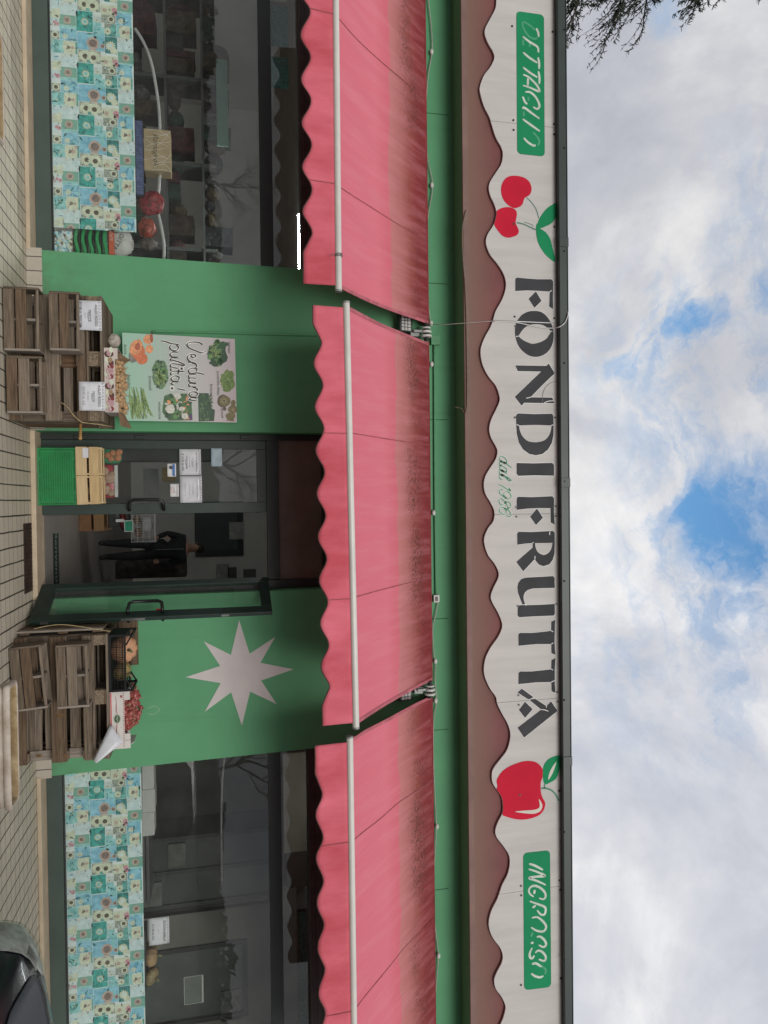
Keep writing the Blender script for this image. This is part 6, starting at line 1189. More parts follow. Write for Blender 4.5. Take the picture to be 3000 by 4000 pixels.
PT = thing('partition_wall', 'grey inner partition with dark framed doorway behind the right window', 'wall', (5.2, 3.2, .104)); x0 = at(800, 3560, 3.2).x
M_par = mat('grey_partition', (.20, .195, .175), .85, .08, 2)
d0, d1 = at(600, 3725, 3.2).x, at(600, 4010, 3.2).x; dz = at(955, 3800, 3.2).z
s = MB(); s.box(x0, d0, 3.2, 3.3, .104, 3.349); s.box(d1, 9, 3.2, 3.3, .104, 3.349); s.box(d0, d1, 3.2, 3.3, dz, 3.349); s.build('panel', M_par, PT)
s = MB(); s.box(d0 - .04, d0 + .03, 3.17, 3.2, .104, dz + .05); s.box(d1 - .03, d1 + .04, 3.17, 3.2, .104, dz + .05); s.box(d0 + .03, d1 - .03, 3.17, 3.2, dz - .02, dz + .05); s.build('door_frame', M_black, PT)
s = MB(); s.box(d0 + .03, d1 - .03, 3.22, 3.26, .104, dz - .02); s.build('door_sheet', mat('grey_green_door', (.075, .088, .08), .4, .12, 3, spec=.5), PT)
a, b_ = at(862, 3880, 3.165), at(945, 3985, 3.165); s = MB(); s.box(a.x, b_.x, 3.20, 3.215, a.z, b_.z); s.build('door_notice', mat('mottled_notice', (.16, .17, .155), .6, .3, 14), PT)
FC = thing('display_fridge', 'tall dark glass fronted cabinet behind the right window', 'cabinet', (4.1, 2.9, .104)); f0, f1 = at(800, 3255, 2.9).x, at(800, 3530, 2.9).x; fz = at(1075, 3400, 2.9).z
s = MB(); s.box(f0, f1, 2.9, 3.6, .104, min(3.0, fz)); s.build('body', mat('dark_cabinet', (.035, .042, .038), .35, .12, 4, spec=.5), FC, bevel=.01)
s = MB()
for x in (f0, (f0 + f1) / 2 - .03, f1 - .06): s.box(x, x + .06, 2.875, 2.9, .12, min(3.0, fz) - .02)
s.build('door_frame', M_black, FC); s = MB(); s.box(f0 + .1, f0 + .45, 2.87, 2.9, 1.2, 1.45); s.box(f0 + .65, f0 + 1.0, 2.87, 2.9, .7, 1.1); s.build('label_card', mat('dim_card', (.13, .135, .12), .6, .2, 8), FC)
CT = thing('shop_counter', 'grey counter running behind the right window', 'counter', (3.6, 1.6, .104)); s = MB(); s.box(3.0, 5.2, 1.5, 2.1, .104, 1.02); s.build('body', mat('grey_counter', (.13, .13, .118), .5, .08, 3), CT, bevel=.01); s = MB(); s.box(2.97, 5.23, 1.46, 2.12, 1.02, 1.06); s.build('top', mat('counter_top', (.10, .10, .095), .35, .1, 4, spec=.5), CT, bevel=.006)
cable('rail', [at(862, 2955, 1.9), at(880, 2930, 1.9), at(868, 3040, 1.9), at(864, 3200, 1.9), at(866, 3440, 1.9)][1:], .018, mat('pale_rail', (.30, .29, .26), .4, .08, 10), 'pale rail hanging inside the right window', 'rail', 4)
a, b_ = at(718, 3818, .27), at(796, 3915, .27); T = thing('plastic_sleeve', 'empty clear plastic sleeve taped inside the right window', 'sleeve', (a.x, .272, a.z)); s = MB(); s.box(a.x, b_.x, .272, .274, a.z, b_.z); s.build('film', mat('grey_green_film', (.10, .115, .10), .3, .08, 8, spec=.5), T)
s = MB(); s.box(a.x, b_.x, .2695, .2715, b_.z - .02, b_.z); s.box(a.x, a.x + .006, .2695, .2715, a.z, b_.z - .02); s.box(b_.x - .006, b_.x, .2695, .2715, a.z, b_.z - .02); s.box(a.x + .006, b_.x - .006, .2695, .2715, a.z, a.z + .006); s.build('edge_strip', mat('pale_film_edge', (.34, .35, .32), .4, .1, 15), T)
s = MB(); a, b_ = at(1168, 838, 1.4), at(1172, 1048, 1.4); s.tube([a, Vector((b_.x, 1.4, a.z))], .016, 8)
T = thing('tube_lamp', 'lit fluorescent tube inside the top of the left window', 'lamp', a, 'lit tubes in the shop'); s.build('tube', emit('tube_light', (.95, .98, 1.0), 700.0), T, smooth=True); s = MB(); s.box(a.x - .03, b_.x + .03, 1.385, 1.415, a.z + .018, a.z + .04); s.build('fitting', mat('white_fitting', (.5, .5, .5), .5, .05, 8), T)
for i in range(2):
    a, b_ = at(1058, (20, 218)[i], 5.0), at(1160, (185, 348)[i], 5.0); crate_box('teal_panel', ('teal mottled panel at the far left inside the left transom', 'teal mottled panel nearer the pillar inside the left transom')[i], 'panel', a, b_, 5.0, 5.05, mat('teal_mottled', (.05, .20, .18), .6, .3, 20), 'teal panels inside the left window')
s = MB(); a, b_ = at(1252, 1960, 1.9), at(1252, 2000, 1.9); s.tube([a - Vector((.6, 0, 0)), Vector((b_.x, 1.9, a.z))], .016, 8)
TR = thing('tube_lamp', 'added unseen tube high inside the right window, brightening its transom', 'lamp', (4.3, 1.3, 3.22), 'lit tubes in the shop'); s2 = MB(); s2.tube([(3.7, 1.3, 3.22), (4.9, 1.3, 3.22)], .016, 8); s2.build('tube', emit('added_fill_tube', (.95, .98, 1.0), 26.0), TR, smooth=True); s2 = MB(); s2.box(3.65, 4.95, 1.285, 1.315, 3.238, 3.26); s2.build('fitting', mat('white_fitting', (.5, .5, .5), .5, .05, 8), TR)  # extra lamp, out of view, added to brighten the right transom
T = thing('tube_lamp', 'lit fluorescent tube barely showing under the middle valance', 'lamp', a, 'lit tubes in the shop'); s.build('tube', emit('tube_light_middle', (.95, .98, 1.0), 50.0), T, smooth=True); s = MB(); s.box(a.x - .65, b_.x + .03, 1.885, 1.915, a.z + .018, a.z + .04); s.build('fitting', mat('white_fitting', (.5, .5, .5), .5, .05, 8), T)
for name, lab, cat, p0, p1, Y0, Y1, m in (
    ('tan_panel', 'tan panel high inside the right window next to the green pillar', 'panel', (1104, 2945), (1200, 3325), 2.6, 2.66, mat('tan_panel_board', (.27, .235, .19), .8, .08, 2)),
    ('dark_beam', 'dark brown beam end high inside the right window', 'beam', (1118, 3330), (1200, 3462), 2.6, 2.9, mat('dark_beam_brown', (.07, .058, .046), .8, .1, 3)),
    ('sloping_duct', 'grey duct running along high inside the right window', 'duct', (1106, 3466), (1166, 4060), 2.6, 2.9, mat('grey_duct', (.17, .16, .14), .6, .08, 2)),
    ('pale_duct', 'short pale duct end high inside the right window', 'duct', (1150, 3470), (1200, 3548), 2.95, 3.3, mat('pale_duct', (.36, .35, .33), .6, .06, 3)),
    ('teal_window_strip', 'mottled teal high window inside at the far right', 'window', (1168, 3565), (1200, 4060), 3.0, 3.05, MATS['teal_mottled'])):
    if lab: crate_box(name, lab, cat, at(*p0, Y0), at(*p1, Y0), Y0, Y1, m)
# seen through the open door
slat_crate('brown wooden crate standing on the shop floor inside the doorway', at(322, 1985, 2.5).x, at(322, 2076, 2.5).x, 2.5, 2.85, .106, at(422, 2040, 2.5).z, 0, 'wooden_crate', [mat('dim_crate_wood', (.22, .13, .06), .8, .15, 5), mat('dim_crate_wood_red', (.18, .09, .045), .8, .15, 5)])
zt = at(424, 2040, 2.5).z
T = thing('black_carton', 'black carton with white lettering on the wooden crate inside', 'carton', (at(430, 2030, 2.5).x, 2.6, zt)); s = MB(); a, b_ = at(425, 1985, 2.52), at(505, 2058, 2.52); s.box(a.x, b_.x, 2.52, 2.84, zt + .002, b_.z); s.build('carton', mat('black_carton', (.015, .018, .015), .5, .2, 8), T, bevel=.006); s = MB(); s.text('PATIS', b_.x - .16, zt + .10, .06, 2.518, 0, 'CENTER'); s.build('carton_text', M_gink, T)
s = MB(); a, b_ = at(462, 1990, 2.45), at(492, 2072, 2.45); s.blob((a + b_) / 2 + Vector((0, .1, 0)), ((b_.x - a.x) / 2, .12, (b_.z - a.z) / 2), 12, 8); tag(s.build('red_packet', mat('red_packet_film', (.13, .015, .02), .4, .2, 12), smooth=True, origin=(a + b_) / 2), 'dark red packet beside the green price card inside the doorway', 'packet')
T = thing('price_card', 'bright green price card on a white stem inside the doorway', 'price card', at(500, 2055, 2.38)); s = MB(); a, b_ = at(488, 2036, 2.38), at(517, 2074, 2.38); s.box(a.x - .012, b_.x + .012, 2.385, 2.39, a.z - .012, b_.z + .012); s.build('card', mat('card_white', (.50, .52, .50), .5, .05, 10), T); s = MB(); s.box(a.x, b_.x, 2.38, 2.385, a.z, b_.z); s.build('green_panel', mat('card_green', (.01, .26, .15), .5, .2, 20), T); s = MB(); s.box(a.x - .03, a.x + .01, 2.38, 2.386, a.z - .12, a.z - .013); s.build('stem', MATS['card_white'], T)
WB = thing('wire_basket', 'white wire basket with loaves and a white bag inside the doorway', 'basket', at(520, 2050, 2.4)); a, b_ = at(518, 1985, 2.4), at(604, 2116, 2.4); zb, ztp = at(512, 2050, 2.4).z, at(606, 2050, 2.4).z; M_wi = mat('white_wire', (.42, .42, .42), .4, .08, 20)
s = MB()
for k in range(15): x = a.x + (b_.x - a.x) * k / 14; s.tube([(x - .0, 2.42, zb), (x, 2.36, ztp)], .004, 5)
for k in range(5): z = zb + (ztp - zb) * k / 4; s.tube([(a.x, 2.42 - .015 * k, z), (b_.x, 2.42 - .015 * k, z), (b_.x, 2.85, z)], .004 if k < 4 else .008, 5)
for k in range(8): s.tube([(b_.x, 2.42 + k * .055, zb), (b_.x, 2.42 + k * .055, ztp)], .004, 5)
s.build('wire_mesh', M_wi, WB)
for i, (p, r, m) in enumerate((((535, 2030), (.07, .1, .05), mat('bread_crust', (.24, .12, .05), .7, .2, 12)), ((540, 2080), (.08, .1, .05), MATS['bread_crust']))):
    s = MB(); s.blob(at(*p, 2.6), r, 12, 8); tag(s.build('loaf', m, smooth=True, origin=at(*p, 2.6)), ('brown loaf in the wire basket, the one nearer the closed door', 'brown loaf in the wire basket, the one nearer the doorway middle')[i], 'bread', 'loaves in the wire basket')
s = MB(); a, b_ = at(550, 2015, 2.5), at(596, 2085, 2.5); s.blob((a + b_) / 2, ((b_.x - a.x) / 2, .1, (b_.z - a.z) / 2), 12, 8, 0, None, lambda th, ph: 1 + .1 * math.sin(4 * ph)); tag(s.build('white_bag', mat('white_bag_film', (.40, .40, .39), .5, .1, 12), smooth=True, origin=(a + b_) / 2), 'white plastic bag on top of the loaves in the wire basket', 'bag')
crate_box('yellow_carton', 'mustard yellow carton seen dimly through the closed door', 'carton', at(632, 1826, 1.3), at(682, 1880, 1.3), 1.3, 1.5, mat('mustard_carton', (.22, .14, .02), .6, .15, 8))
crate_box('grey_panel', 'pale grey panel seen dimly through the closed door below the yellow carton', 'panel', at(560, 1830, 1.6), at(620, 1955, 1.6), 1.6, 1.65, mat('dim_grey_panel', (.13, .135, .13), .6, .15, 5))
crate_box('store_cabinet', 'tall dim cabinet seen through the closed door', 'cabinet', at(345, 1752, 2.2), at(840, 1800, 2.2), 2.2, 2.6, mat('dim_cabinet', (.05, .056, .052), .6, .2, 4))
# welcome mat
p0, p1 = onz(207, 2085, .108), onz(231, 2285, .108); q0, q1 = onz(231, 2100, .108), onz(206, 2292, .108)
T = thing('welcome_mat', 'black green welcome mat with pale lettering on the shop floor', 'door mat', (p0 + p1) / 2); s = MB(); xa, xb, ya, yb = p0.x, p1.x, p0.y, p1.y; s.box(xa, xb, ya, yb, .1045, .113); s.build('pad', mat('mat_green_black', (.010, .022, .016), .9, .2, 30), T, bevel=.003)
Mt = Matrix.Translation(((xa + xb) / 2, (ya + yb) / 2 - .07, .1142)) @ Matrix.Rotation(R(-90), 4, 'X'); s = MB(); s.text('Benvenuti', 0, 0, .17, 0, 0, 'CENTER', Mt, 1.05, .2); s.build('lettering', mat('mat_lettering', (.26, .29, .27), .8, .1, 20), T)
# back wall of the shop: dark window, papers
YB = 8.98; T = thing('back_window', 'dark framed window in the back wall of the shop', 'window', at(860, 2080, YB)); a, b_ = at(760, 1960, YB), at(952, 2168, YB); s = MB()
s.box(a.x, b_.x, 8.94, 8.99, b_.z - .14, b_.z); s.box(b_.x - .14, b_.x, 8.941, 8.99, a.z, b_.z - .14); s.build('frame', M_black, T); s = MB(); s.box(a.x, b_.x - .14, 8.95, 8.985, a.z, b_.z - .14); s.build('pane', mat('dim_pane', (.05, .055, .055), .3, .1, 4, spec=.5), T)
for i, (p0, p1, c, lab) in enumerate((((846, 2204), (895, 2262), (.30, .29, .27), 'pale paper pinned low on the back wall beside the person'), ((890, 2216), (925, 2272), (.08, .085, .07), 'dark picture pinned above the pale paper on the back wall'), ((950, 2224), (1000, 2260), (.10, .10, .09), 'small dark picture highest on the back wall'), ((895, 2040), (955, 2106), (.36, .35, .32), 'white folded sheet hanging before the dark back window'))):
    a, b_ = at(*p0, YB - .05), at(*p1, YB - .05); s = MB(); s.box(a.x, b_.x, YB - .065, YB - .055, a.z, b_.z); tag(s.build('wall_paper_sheet', mat('back_sheet_%s' % 'abcd'[i], c, .6, .2, 6), origin=a), lab, 'picture' if i in (1, 2) else 'paper')
crate_box('dark_rack', 'dim rack of produce along the wall right of the person', 'rack', at(430, 2205, 4.0), at(720, 2268, 4.0), 4.6, 5.2, mat('dim_rack', (.05, .042, .035), .8, .4, 8))

# ------------------------------------------------------------------ person inside the doorway
def person():
    base = at(390, 2150, 4.2); bx_, by_, bz = base.x, 4.2, .106; H = 1.64
    V, E_, Rr = [], [], []
    def v(x, y, z, r, par=None):
        V.append((bx_ + x, by_ + y, bz + z)); Rr.append(r); i = len(V) - 1
        if par is not None: E_.append((par, i))
        return i
    pel = v(0, 0, .86, .165); wa = v(0, 0, 1.02, .175, pel); ch = v(0, -.005, 1.20, .195, wa); nk0 = v(0, 0, 1.33, .12, ch); nk = v(0, -.005, 1.40, .055, nk0); hd0 = v(0, -.02, 1.47, .076, nk); hd1 = v(0, -.02, 1.54, .088, hd0); v(0, -.012, 1.605, .062, hd1); v(0, -.115, 1.525, .016, hd1)
    for sx in (-1, 1):
        hp = v(sx * .09, 0, .80, .118, pel); kn = v(sx * .105, -.02, .46, .082, hp); an = v(sx * .11, .02, .10, .048, kn); v(sx * .12, -.12, .035, .042, an)
        sh = v(sx * .18, 0, 1.31, .078, nk0); el = v(sx * (.25), .02, 1.06, .056, sh)
        wr = v(sx * .20, -.16, .92, .036, el); pm_ = v(sx * .19, -.22, .90, .036, wr)
        for k, (dx, L_) in enumerate(((-.026, .062), (-.009, .072), (.009, .068), (.026, .052))):
            f1 = v(sx * .19 + dx, -.25, .895 - .004 * abs(k - 1.5), .011, pm_); f2 = v(sx * .19 + dx, -.25 - L_ * .6, .888, .0095, f1); v(sx * .19 + dx * .9, -.25 - L_, .872, .008, f2)
        t1 = v(sx * .19 - sx * .035, -.215, .905, .012, pm_); v(sx * .19 - sx * .05, -.255, .905, .010, t1)
    me = bpy.data.meshes.new('person'); me.from_pydata(V, E_, []); o = bpy.data.objects.new('person', me); col.objects.link(o)
    sk_ = o.modifiers.new('skin', 'SKIN'); 
    for i, r in enumerate(Rr): me.skin_vertices[0].data[i].radius = (r, r * (.80 if V[i][2] - bz > .75 and V[i][2] - bz < 1.36 and abs(V[i][0] - bx_) < .1 else 1))
    me.skin_vertices[0].data[0].use_root = True
    ss = o.modifiers.new('sub', 'SUBSURF'); ss.levels = ss.render_levels = 2
    bpy.context.view_layer.update(); m2 = bpy.data.meshes.new_from_object(o.evaluated_get(bpy.context.evaluated_depsgraph_get())); o.modifiers.clear(); o.data = m2
    for m in (mat('dark_jacket_cloth', (.012, .013, .016), .85, .2, 10), mat('person_skin', (.30, .17, .12), .6, .1, 12), mat('dark_trouser_cloth', (.016, .017, .019), .85, .2, 10), mat('dark_shoe', (.012, .011, .010), .5, .2, 10)): m2.materials.append(m)
    for p in m2.polygons:
        c = p.center; z = c.z - bz; p.use_smooth = True
        p.material_index = 3 if z < .09 else 2 if z < .80 and c.y - by_ > -.14 else 1 if z > 1.37 or (c.y - by_ < -.185 and z > .82 and z < .96) else 0
    tag(o, 'person in dark zipped jacket and trousers standing inside the doorway', 'person')
    s = MB(); s.blob((bx_, by_ + .012, bz + 1.575), (.088, .096, .088), 14, 9); s.v = [Vector((q.x, q.y, max(q.z, bz + 1.50 + max(0, (by_ - .035 - q.y)) * 1.1))) for q in s.v]; h = s.build('hair', mat('dark_hair', (.02, .015, .012), .7, .3, 30), None, smooth=True); h.parent = o
    s = MB(); s.box(bx_ - .004, bx_ + .004, by_ - .150, by_ - .140, bz + .90, bz + 1.34); z_ = s.build('zip', mat('zip_metal', (.14, .14, .15), .4, .1, 20), None); z_.parent = o
    s = MB()
    for sx in (-1, 1): s.blob((bx_ + sx * .030, by_ - .098, bz + 1.545), (.011, .006, .007), 8, 6)
    e_ = s.build('eyes', mat('dark_eye', (.03, .025, .02), .3, .1, 20), None, smooth=True); e_.parent = o
    s = MB(); s.blob((bx_, by_ - .094, bz + 1.488), (.022, .006, .006), 8, 6); e_ = s.build('mouth', mat('lip_skin', (.22, .09, .08), .5, .1, 20), None, smooth=True); e_.parent = o
    s = MB()
    for sx in (-1, 1): s.blob((bx_ + sx * .086, by_ - .015, bz + 1.535), (.010, .020, .030), 8, 6)
    e_ = s.build('ears', MATS['person_skin'], None, smooth=True); e_.parent = o
    p = at(652, 2105, 4.0); s = MB(); s.add([(p.x, by_ - .17, p.z - .06), (p.x + .055, by_ - .17, p.z + .01), (p.x - .005, by_ - .175, p.z + .065), (p.x - .055, by_ - .17, p.z)], [(0, 1, 2, 3)]); c_ = s.build('paper_note', mat('dim_note', (.26, .20, .17), .6, .1, 10), None); c_.modifiers.new('solidify', 'SOLIDIFY').thickness = .003; tag(c_, 'pinkish paper note held against the dark jacket', 'note')
person()

# ------------------------------------------------------------------ planters on the pavement edge
M_pl2 = mat('pale_weathered_clay', (.50, .445, .385), .8, .12, 7, .3, 50, c2=(.33, .27, .21)); M_stn = mat('stained_clay', (.36, .28, .16), .85, .3, 9, .2, 40, c2=(.20, .13, .06)); M_soil = mat('dark_soil', (.035, .022, .014), .95, .4, 30, .8, 60)
def trough(label, xa, xb, ya, yb, zr):
    T = thing('planter_trough', label, 'planter', ((xa + xb) / 2, (ya + yb) / 2, GZ), 'pale planters on the pavement edge'); cx_, cy_ = (xa + xb) / 2, (ya + yb) / 2; hx, hy = (xb - xa) / 2, (yb - ya) / 2
    def ring(k, z, n_=44):
        o = []; r_ = .045
        for i in range(n_):
            t = 2 * math.pi * i / n_; c, s_ = math.cos(t), math.sin(t); e = .22
            o.append((cx_ + (hx + k) * math.copysign(abs(c) ** e, c), cy_ + (hy + k) * math.copysign(abs(s_) ** e, s_), z))
        return o
    prof = [(-.05, GZ + .02)]; h = zr - GZ
    for i in range(5):
        z0 = GZ + .05 + i * (h - .11) / 5; dz_ = (h - .11) / 5; k = -.045 + i * .008
        prof += [(k, z0), (k + .012, z0 + dz_ * .3), (k + .012, z0 + dz_ * .7), (k, z0 + dz_ * .98)]
    prof += [(-.004, zr - .055), (.012, zr - .048), (.016, zr - .02), (.008, zr - .003), (-.004, zr), (-.018, zr - .006)]; inn_ = [(-.022, zr - .03), (-.035, zr - .14), (-.045, zr - .20)]
    s = MB(); n_ = 44
    for k, z in prof + inn_: s.v += [Vector(p) for p in ring(k, z)]
    for j in range(len(prof) + len(inn_) - 1):
        for i in range(n_): s.f.append([j * n_ + i, j * n_ + (i + 1) % n_, (j + 1) * n_ + (i + 1) % n_, (j + 1) * n_ + i]); s.m.append(1 if j >= len(prof) - 1 else 0)
    s.f.append(list(range(n_))[::-1]); s.m.append(0); s.build('pot', [M_pl2, M_stn], T, smooth=True)
    s = MB(); rq = random.Random(6); g_ = 26
    for j in range(7):
        for i in range(g_ + 1): u, v_ = -1 + 2 * i / g_, -1 + 2 * j / 6; s.v.append(Vector((cx_ + u * (hx - .04), cy_ + v_ * (hy - .04), zr - .135 + .03 * noise.noise((u * 6, v_ * 3, 1)) + rq.uniform(-.012, .014) + .03 * max(0, v_))))
    for j in range(6):
        for i in range(g_): s.f.append([j * (g_ + 1) + i, j * (g_ + 1) + i + 1, (j + 1) * (g_ + 1) + i + 1, (j + 1) * (g_ + 1) + i]); s.m.append(0)
    s.build('soil', M_soil, T)
trough('pale ribbed planter trough with dry soil before the right pallet stand', 1.43, 2.385, -2.30, -2.055, .40)
trough('pale ribbed planter trough cut off by the edge before the left window', -3.66, -2.82, -2.41, -2.135, .405)

# ------------------------------------------------------------------ parked car
M_car = mat('black_car_paint', (.010, .012, .016), .22, .15, 3, spec=.4, coat=.25); M_dustsky = mat('dusty_sky_bonnet_paint', (.066, .072, .082), .42, .3, 14, spec=.4, c2=(.022, .025, .032), lo=.26, hi=.42)  # bonnet grey is dust plus the sky's reflection put into the colour
CX, CY = 2.51, -4.28
CAR = thing('parked_car', 'dusty black car parked nose left at the lower right edge', 'car', (CX + 2, CY, 0))
ST = [(0, .50, .70, .30), (.04, .66, .775, .26), (.12, .765, .845, .22), (.25, .825, .895, .20), (.45, .865, .945, .19), (.75, .885, .985, .19), (1.05, .895, 1.02, .19), (1.3, .90, 1.05, .19), (2.2, .905, 1.06, .19), (3.2, .90, 1.06, .20), (3.9, .87, 1.04, .24), (4.15, .80, .98, .32), (4.22, .70, .9, .40)]
def stat(x):
    for a, b in zip(ST, ST[1:]):
        if x <= b[0]: t = (x - a[0]) / (b[0] - a[0]); return [a[i] + (b[i] - a[i]) * t for i in (1, 2, 3)]
    return ST[-1][1:]
PR = [(0, 0), (.30, -.004), (.58, -.016), (.78, -.040), (.90, -.080), (.965, -.14), (.995, -.23), (1.0, -.34)]
def surf(x, t, off=0.0):            # t 0 bonnet middle .. 1 shoulder, far side
    w_, zt, zb = stat(x); q = t * (len(PR) - 1); i = min(len(PR) - 2, int(q)); f = q - i
    y = PR[i][0] + (PR[i + 1][0] - PR[i][0]) * f; z = PR[i][1] + (PR[i + 1][1] - PR[i][1]) * f
    return Vector((CX + x - off * .4 * (1 if x < .3 else 0), CY + (y * w_ + off * min(1, y)), zt + z + off))
s = MB(); xsn = [0, .02, .04, .08, .12, .18, .25, .35, .45, .6, .75, .9, 1.05, 1.3, 1.7, 2.2, 2.7, 3.2, 3.6, 3.9, 4.05, 4.15, 4.22]; rows = []
for x in xsn:
    w_, zt, zb = stat(x); half = [(y * w_, zt + z) for y, z in PR] + [(w_ * .99, (zt - .34 + zb) / 2 + .02), (w_ * .95, zb)]
    rows.append([Vector((CX + x, CY + y, z)) for y, z in half[::-1]] + [Vector((CX + x, CY - y, z)) for y, z in half[1:]])
nr = len(rows[0])
for r_ in rows: s.v += r_
for j in range(len(rows) - 1):
    for i in range(nr - 1): s.f.append([j * nr + i, j * nr + i + 1, (j + 1) * nr + i + 1, (j + 1) * nr + i]); s.m.append(0)
    s.f.append([j * nr, (j + 1) * nr, (j + 1) * nr + nr - 1, j * nr + nr - 1]); s.m.append(0)
s.f.append(list(range(nr))); s.m.append(0); s.f.append([(len(rows) - 1) * nr + i for i in range(nr)][::-1]); s.m.append(0)
s.build('body', M_car, CAR, smooth=True)
def patch(name, x0, x1, t0, t1, off, m, nx=16, nt=12, sgn=1, par=None, shape=None):
    s = MB()
    for j in range(nt + 1):
        for i in range(nx + 1):
            u, v_ = i / nx, j / nt; ta, tb = (t0, t1) if shape is None else shape(u); p = surf(x0 + (x1 - x0) * u, ta + (tb - ta) * v_, off * (1 if 0 < i < nx and 0 < j < nt else .55))
            s.v.append(Vector((p.x, CY + sgn * (p.y - CY), p.z)))
    for j in range(nt):
        for i in range(nx): s.f.append([j * (nx + 1) + i, j * (nx + 1) + i + 1, (j + 1) * (nx + 1) + i + 1, (j + 1) * (nx + 1) + i]); s.m.append(0)
    return s.build(name, m, par or CAR, smooth=True)
s = MB()
for j in range(13):
    for i in range(21): p = surf(.30 + .92 * j / 12 - .10 * (1 - abs(i - 10) / 10) ** .5, abs(-.27 + .54 * i / 20), .010); s.v.append(Vector((p.x, CY + (p.y - CY) * (1 if i > 10 else -1), p.z)))
for j in range(12):
    for i in range(20): s.f.append([j * 21 + i, j * 21 + i + 1, (j + 1) * 21 + i + 1, (j + 1) * 21 + i]); s.m.append(0)
bo = s.build('bonnet', M_dustsky, CAR, smooth=True); bo.modifiers.new('solidify', 'SOLIDIFY').thickness = .006
M_hl = mat('headlight_reflector', (.44, .45, .41), .35, .25, 7, spec=.5, c2=(.16, .165, .15)); M_lens = glass('headlight_lens', (.92, .95, .93), .9, .02)
for sgn in (1, -1):
    sh = lambda u: (.22 + .10 * u + .06 * u * u, .74 - .34 * u)
    h = patch('headlight', .008, .40, 0, 0, .012, M_hl, sgn=sgn, shape=sh)
    patch('lens', .006, .405, 0, 0, .024, M_lens, sgn=sgn, par=h, shape=sh)
    s = MB()
    for k in range(9): x = .17 + k * .013; s.tube([surf(x, .27, .016) if sgn > 0 else Vector((surf(x, .27, .016).x, 2 * CY - surf(x, .27, .016).y, surf(x, .27, .016).z)), surf(x, .36, .016) if sgn > 0 else Vector((surf(x, .36, .016).x, 2 * CY - surf(x, .36, .016).y, surf(x, .36, .016).z))], .004, 5)
    s.build('reflector_rib', M_hl, h)
s = MB()
for j, (x, hw, z) in enumerate(((1.12, .80, 1.02), (1.95, .60, 1.50), (2.9, .60, 1.52), (3.75, .72, 1.07))):
    s.v += [Vector((CX + x, CY - hw, z)), Vector((CX + x, CY - hw * .6, z + .025)), Vector((CX + x, CY + hw * .6, z + .025)), Vector((CX + x, CY + hw, z))]
    if j: 
        for i in range(3): s.f.append([(j - 1) * 4 + i, (j - 1) * 4 + i + 1, j * 4 + i + 1, j * 4 + i]); s.m.append(0 if j == 2 else 1)
bl = len(s.v)
for sgn in (-1, 1):
    o_ = len(s.v); s.v += [Vector((CX + 1.12, CY + sgn * .80, 1.02)), Vector((CX + 1.95, CY + sgn * .60, 1.50)), Vector((CX + 2.9, CY + sgn * .60, 1.52)), Vector((CX + 3.75, CY + sgn * .72, 1.07)), Vector((CX + 2.4, CY + sgn * .86, 1.03))]; s.f.append([o_, o_ + 1, o_ + 2, o_ + 3, o_ + 4]); s.m.append(1)
s.build('cabin', [M_car, mat('dark_car_glass', (.01, .012, .012), .05, .1, 3, spec=.7)], CAR)
M_ty, M_rim = mat('tyre_rubber', (.018, .018, .018), .85, .2, 20), mat('grey_alloy', (.35, .35, .36), .35, .1, 10, metal=.7)
for x in (.82, 3.35):
    for sgn in (-1, 1):
        y = CY + sgn * .80; s = MB(); s.tube([(CX + x, y - .09, .31), (CX + x, y - .07, .31), (CX + x, y + .07, .31), (CX + x, y + .09, .31)], [.285, .31, .31, .285], 24); wh = s.build('wheel', M_ty, CAR, smooth=False); s = MB(); s.tube([(CX + x, y + sgn * .085, .31), (CX + x, y + sgn * .096, .31)], [.20, .19], 18); s.build('rim', M_rim, wh)

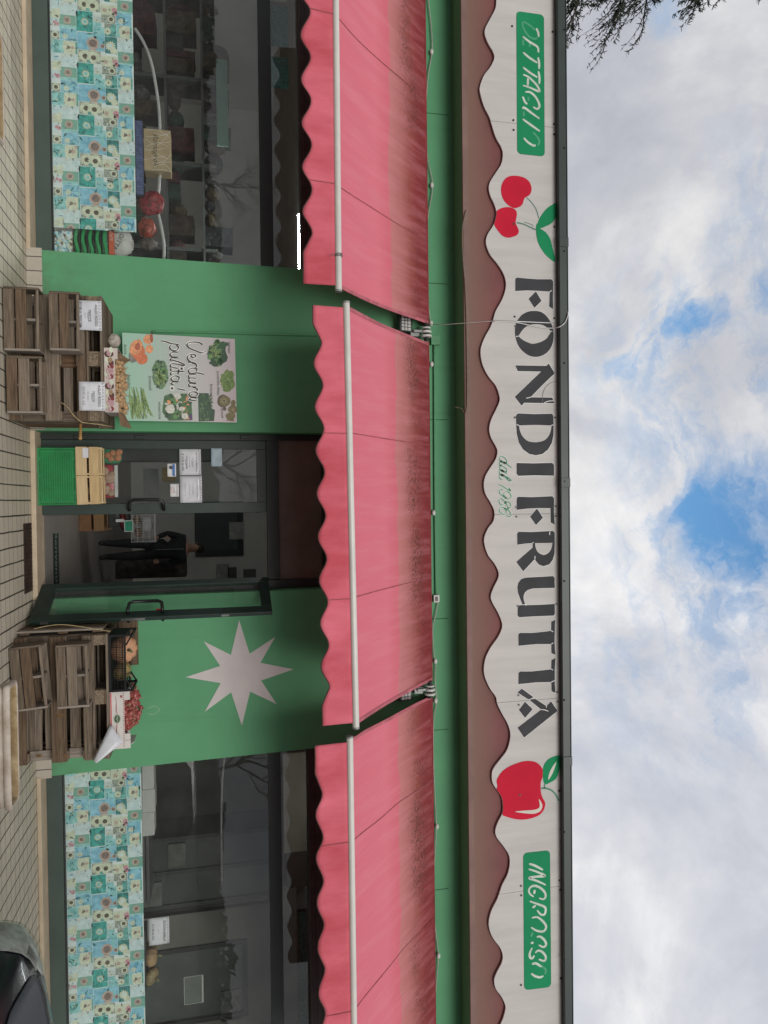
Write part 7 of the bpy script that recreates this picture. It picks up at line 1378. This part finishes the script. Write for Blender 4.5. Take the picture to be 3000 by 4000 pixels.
# ------------------------------------------------------------------ conifer behind the shop, bare trees and hedge across the road (mirrored in the glass)
M_bk, M_nd = mat('conifer_bark', (.07, .058, .045), .9, .3, 10), mat('conifer_foliage', (.050, .066, .046), .8, .35, 3, c2=(.026, .034, .024), spec=.2)
def conifer(label, X, Y, H, seed, rmax):
    rq = random.Random(seed); T = thing('conifer', label, 'tree', (X, Y, 0)); s = MB(); n_ = 14
    s.tube([(X + .1 * math.sin(i), Y, H * i / n_) for i in range(n_ + 1)], [.26 * (1 - i / n_) + .02 for i in range(n_ + 1)], 8); s.build('trunk', M_bk, T, smooth=True)
    b = MB(); f = MB(); up = Vector((0, 0, 1))
    for k in range(120):
        z = H * (.42 + .57 * (k / 119) ** .9); L_ = rmax * min(1, (H - z) / (H * .42) + .12) * rq.uniform(.72, 1.08); az = k * 2.4 + rq.uniform(-.4, .4); d = Vector((math.cos(az), math.sin(az), rq.uniform(-.05, .35))).normalized()
        p0 = Vector((X, Y, z)); pts = [p0 + d * (L_ * t) + up * (-.22 * L_ * t * t + .10 * math.sin(t * 6 + k)) for t in [i / 7 for i in range(8)]]; b.tube(pts, [.045 * (1 - i / 7.5) + .006 for i in range(8)], 5)
        near = d.x > -.2
        for m_ in range(26 if near else 8):
            t = rq.uniform(.18, 1.0); i = min(6, int(t * 7)); q = pts[i] + (pts[i + 1] - pts[i]) * (t * 7 - i); sd = (d + Vector((rq.uniform(-1, 1), rq.uniform(-1, 1), rq.uniform(-.9, .6))) * .9).normalized(); l2 = L_ * rq.uniform(.10, .30) + .12
            tw = [q + sd * (l2 * u / 3) + Vector((0, 0, -.05 * u * u * l2)) for u in range(4)]; b.tube(tw, [.010, .008, .006, .003], 4)
            for _ in range(26 if near else 8):
                u = rq.uniform(.1, 1) * 3; j = min(2, int(u)); c = tw[j] + (tw[j + 1] - tw[j]) * (u - j); nd = (sd * .8 + Vector((rq.uniform(-1, 1), rq.uniform(-1, 1), rq.uniform(-.8, 1)))).normalized(); ln_ = rq.uniform(.045, .11); sdv = nd.orthogonal().normalized() * rq.uniform(.006, .014)
                f.add([c - sdv, c + sdv, c + nd * ln_ + sdv * .6, c + nd * ln_ * 1.2, c + nd * ln_ - sdv * .6], [(0, 1, 2, 3, 4)])
    b.build('branches', M_bk, T); f.build('crown', M_nd, T); return T
conifer('dark ragged conifer reaching in behind the roof at the left', -12.6, 6.2, 15.5, 4, 3.05)
M_bark = mat('bare_bark', (.045, .038, .032), .9, .3, 8)
def bare_tree():
    T = thing('bare_tree', 'bare winter tree across the road', 'tree', (0, 0, 0), 'bare trees across the road'); rq = random.Random(9); s = MB(); tw = MB()
    def grow_(p, d, L_, r, dep):
        n_ = 4; pts = [p]; q = d; k_ = rq.randint(0, 1)
        for i in range(n_): q = (q + Vector((rq.uniform(-1, 1), rq.uniform(-1, 1), rq.uniform(-.5, .8))) * .16).normalized(); pts.append(pts[-1] + q * (L_ / n_))
        (s if dep < 2 else tw).tube(pts, [r * (1 - .4 * i / n_) for i in range(n_ + 1)], 6 if dep < 2 else 4, 0, False)
        if dep < 6:
            for k in range((2 + (k_ % 2)) if dep else 6):
                i = rq.randint(2, n_); a = rq.uniform(0, 6.28); o_ = q.orthogonal().normalized(); o_ = Matrix.Rotation(a, 3, q) @ o_; grow_(pts[i], (q * .75 + o_ * rq.uniform(.45, .9)).normalized(), L_ * rq.uniform(.56, .80), r * .55, dep + 1)
    grow_(Vector((0, 0, 0)), Vector((0, 0, 1)), 3.2, .12, 0); s.build('trunk', M_bark, T, smooth=True); tw.build('crown', M_bark, T); return T
bt = bare_tree(); rq = random.Random(12); bt['label'] = 'bare winter tree across the road, straight opposite the doors'; bt.location = (-2.6, -40, 0)
for i, (x, y, k, lab) in enumerate(((-13, -45, 1.15, 'bare winter tree across the road, opposite the left window'), (9, -46, 1.0, 'bare winter tree across the road, opposite the right pallet stand'), (20, -47, 1.25, 'bare winter tree across the road, farthest to the right'), (-24, -48, 1.1, 'bare winter tree across the road, farthest to the left'))): dup(bt, (x, y, 0), (0, 0, rq.uniform(0, 6)), lab, k)
s = MB(); hq = random.Random(3)
for i in range(5200):
    x = hq.uniform(-45, 45); zt = 2.0 + 1.3 * noise.noise((x * .12, 0, 5)) + .6 * noise.noise((x * .5, 1, 0)); z = zt * hq.random() ** .6; c = Vector((x, -52 - hq.uniform(-.8, .8), z)); n_ = Vector((hq.uniform(-1, 1), hq.uniform(-1, 1), hq.uniform(-1, 1))).normalized(); a = n_.orthogonal().normalized() * hq.uniform(.2, .42); b = n_.cross(a)
    s.add([c + a, c + b * .7, c - a, c - b * .7], [(0, 1, 2, 3)])
s.box(-45, 45, -52.6, -52.2, 0, 1.3)
tag(s.build('hedge', mat('hedge_leaf', (.035, .05, .028), .8, .3, 1.0), origin=(0, -52, 0)), 'long dark hedge across the road', 'hedge')
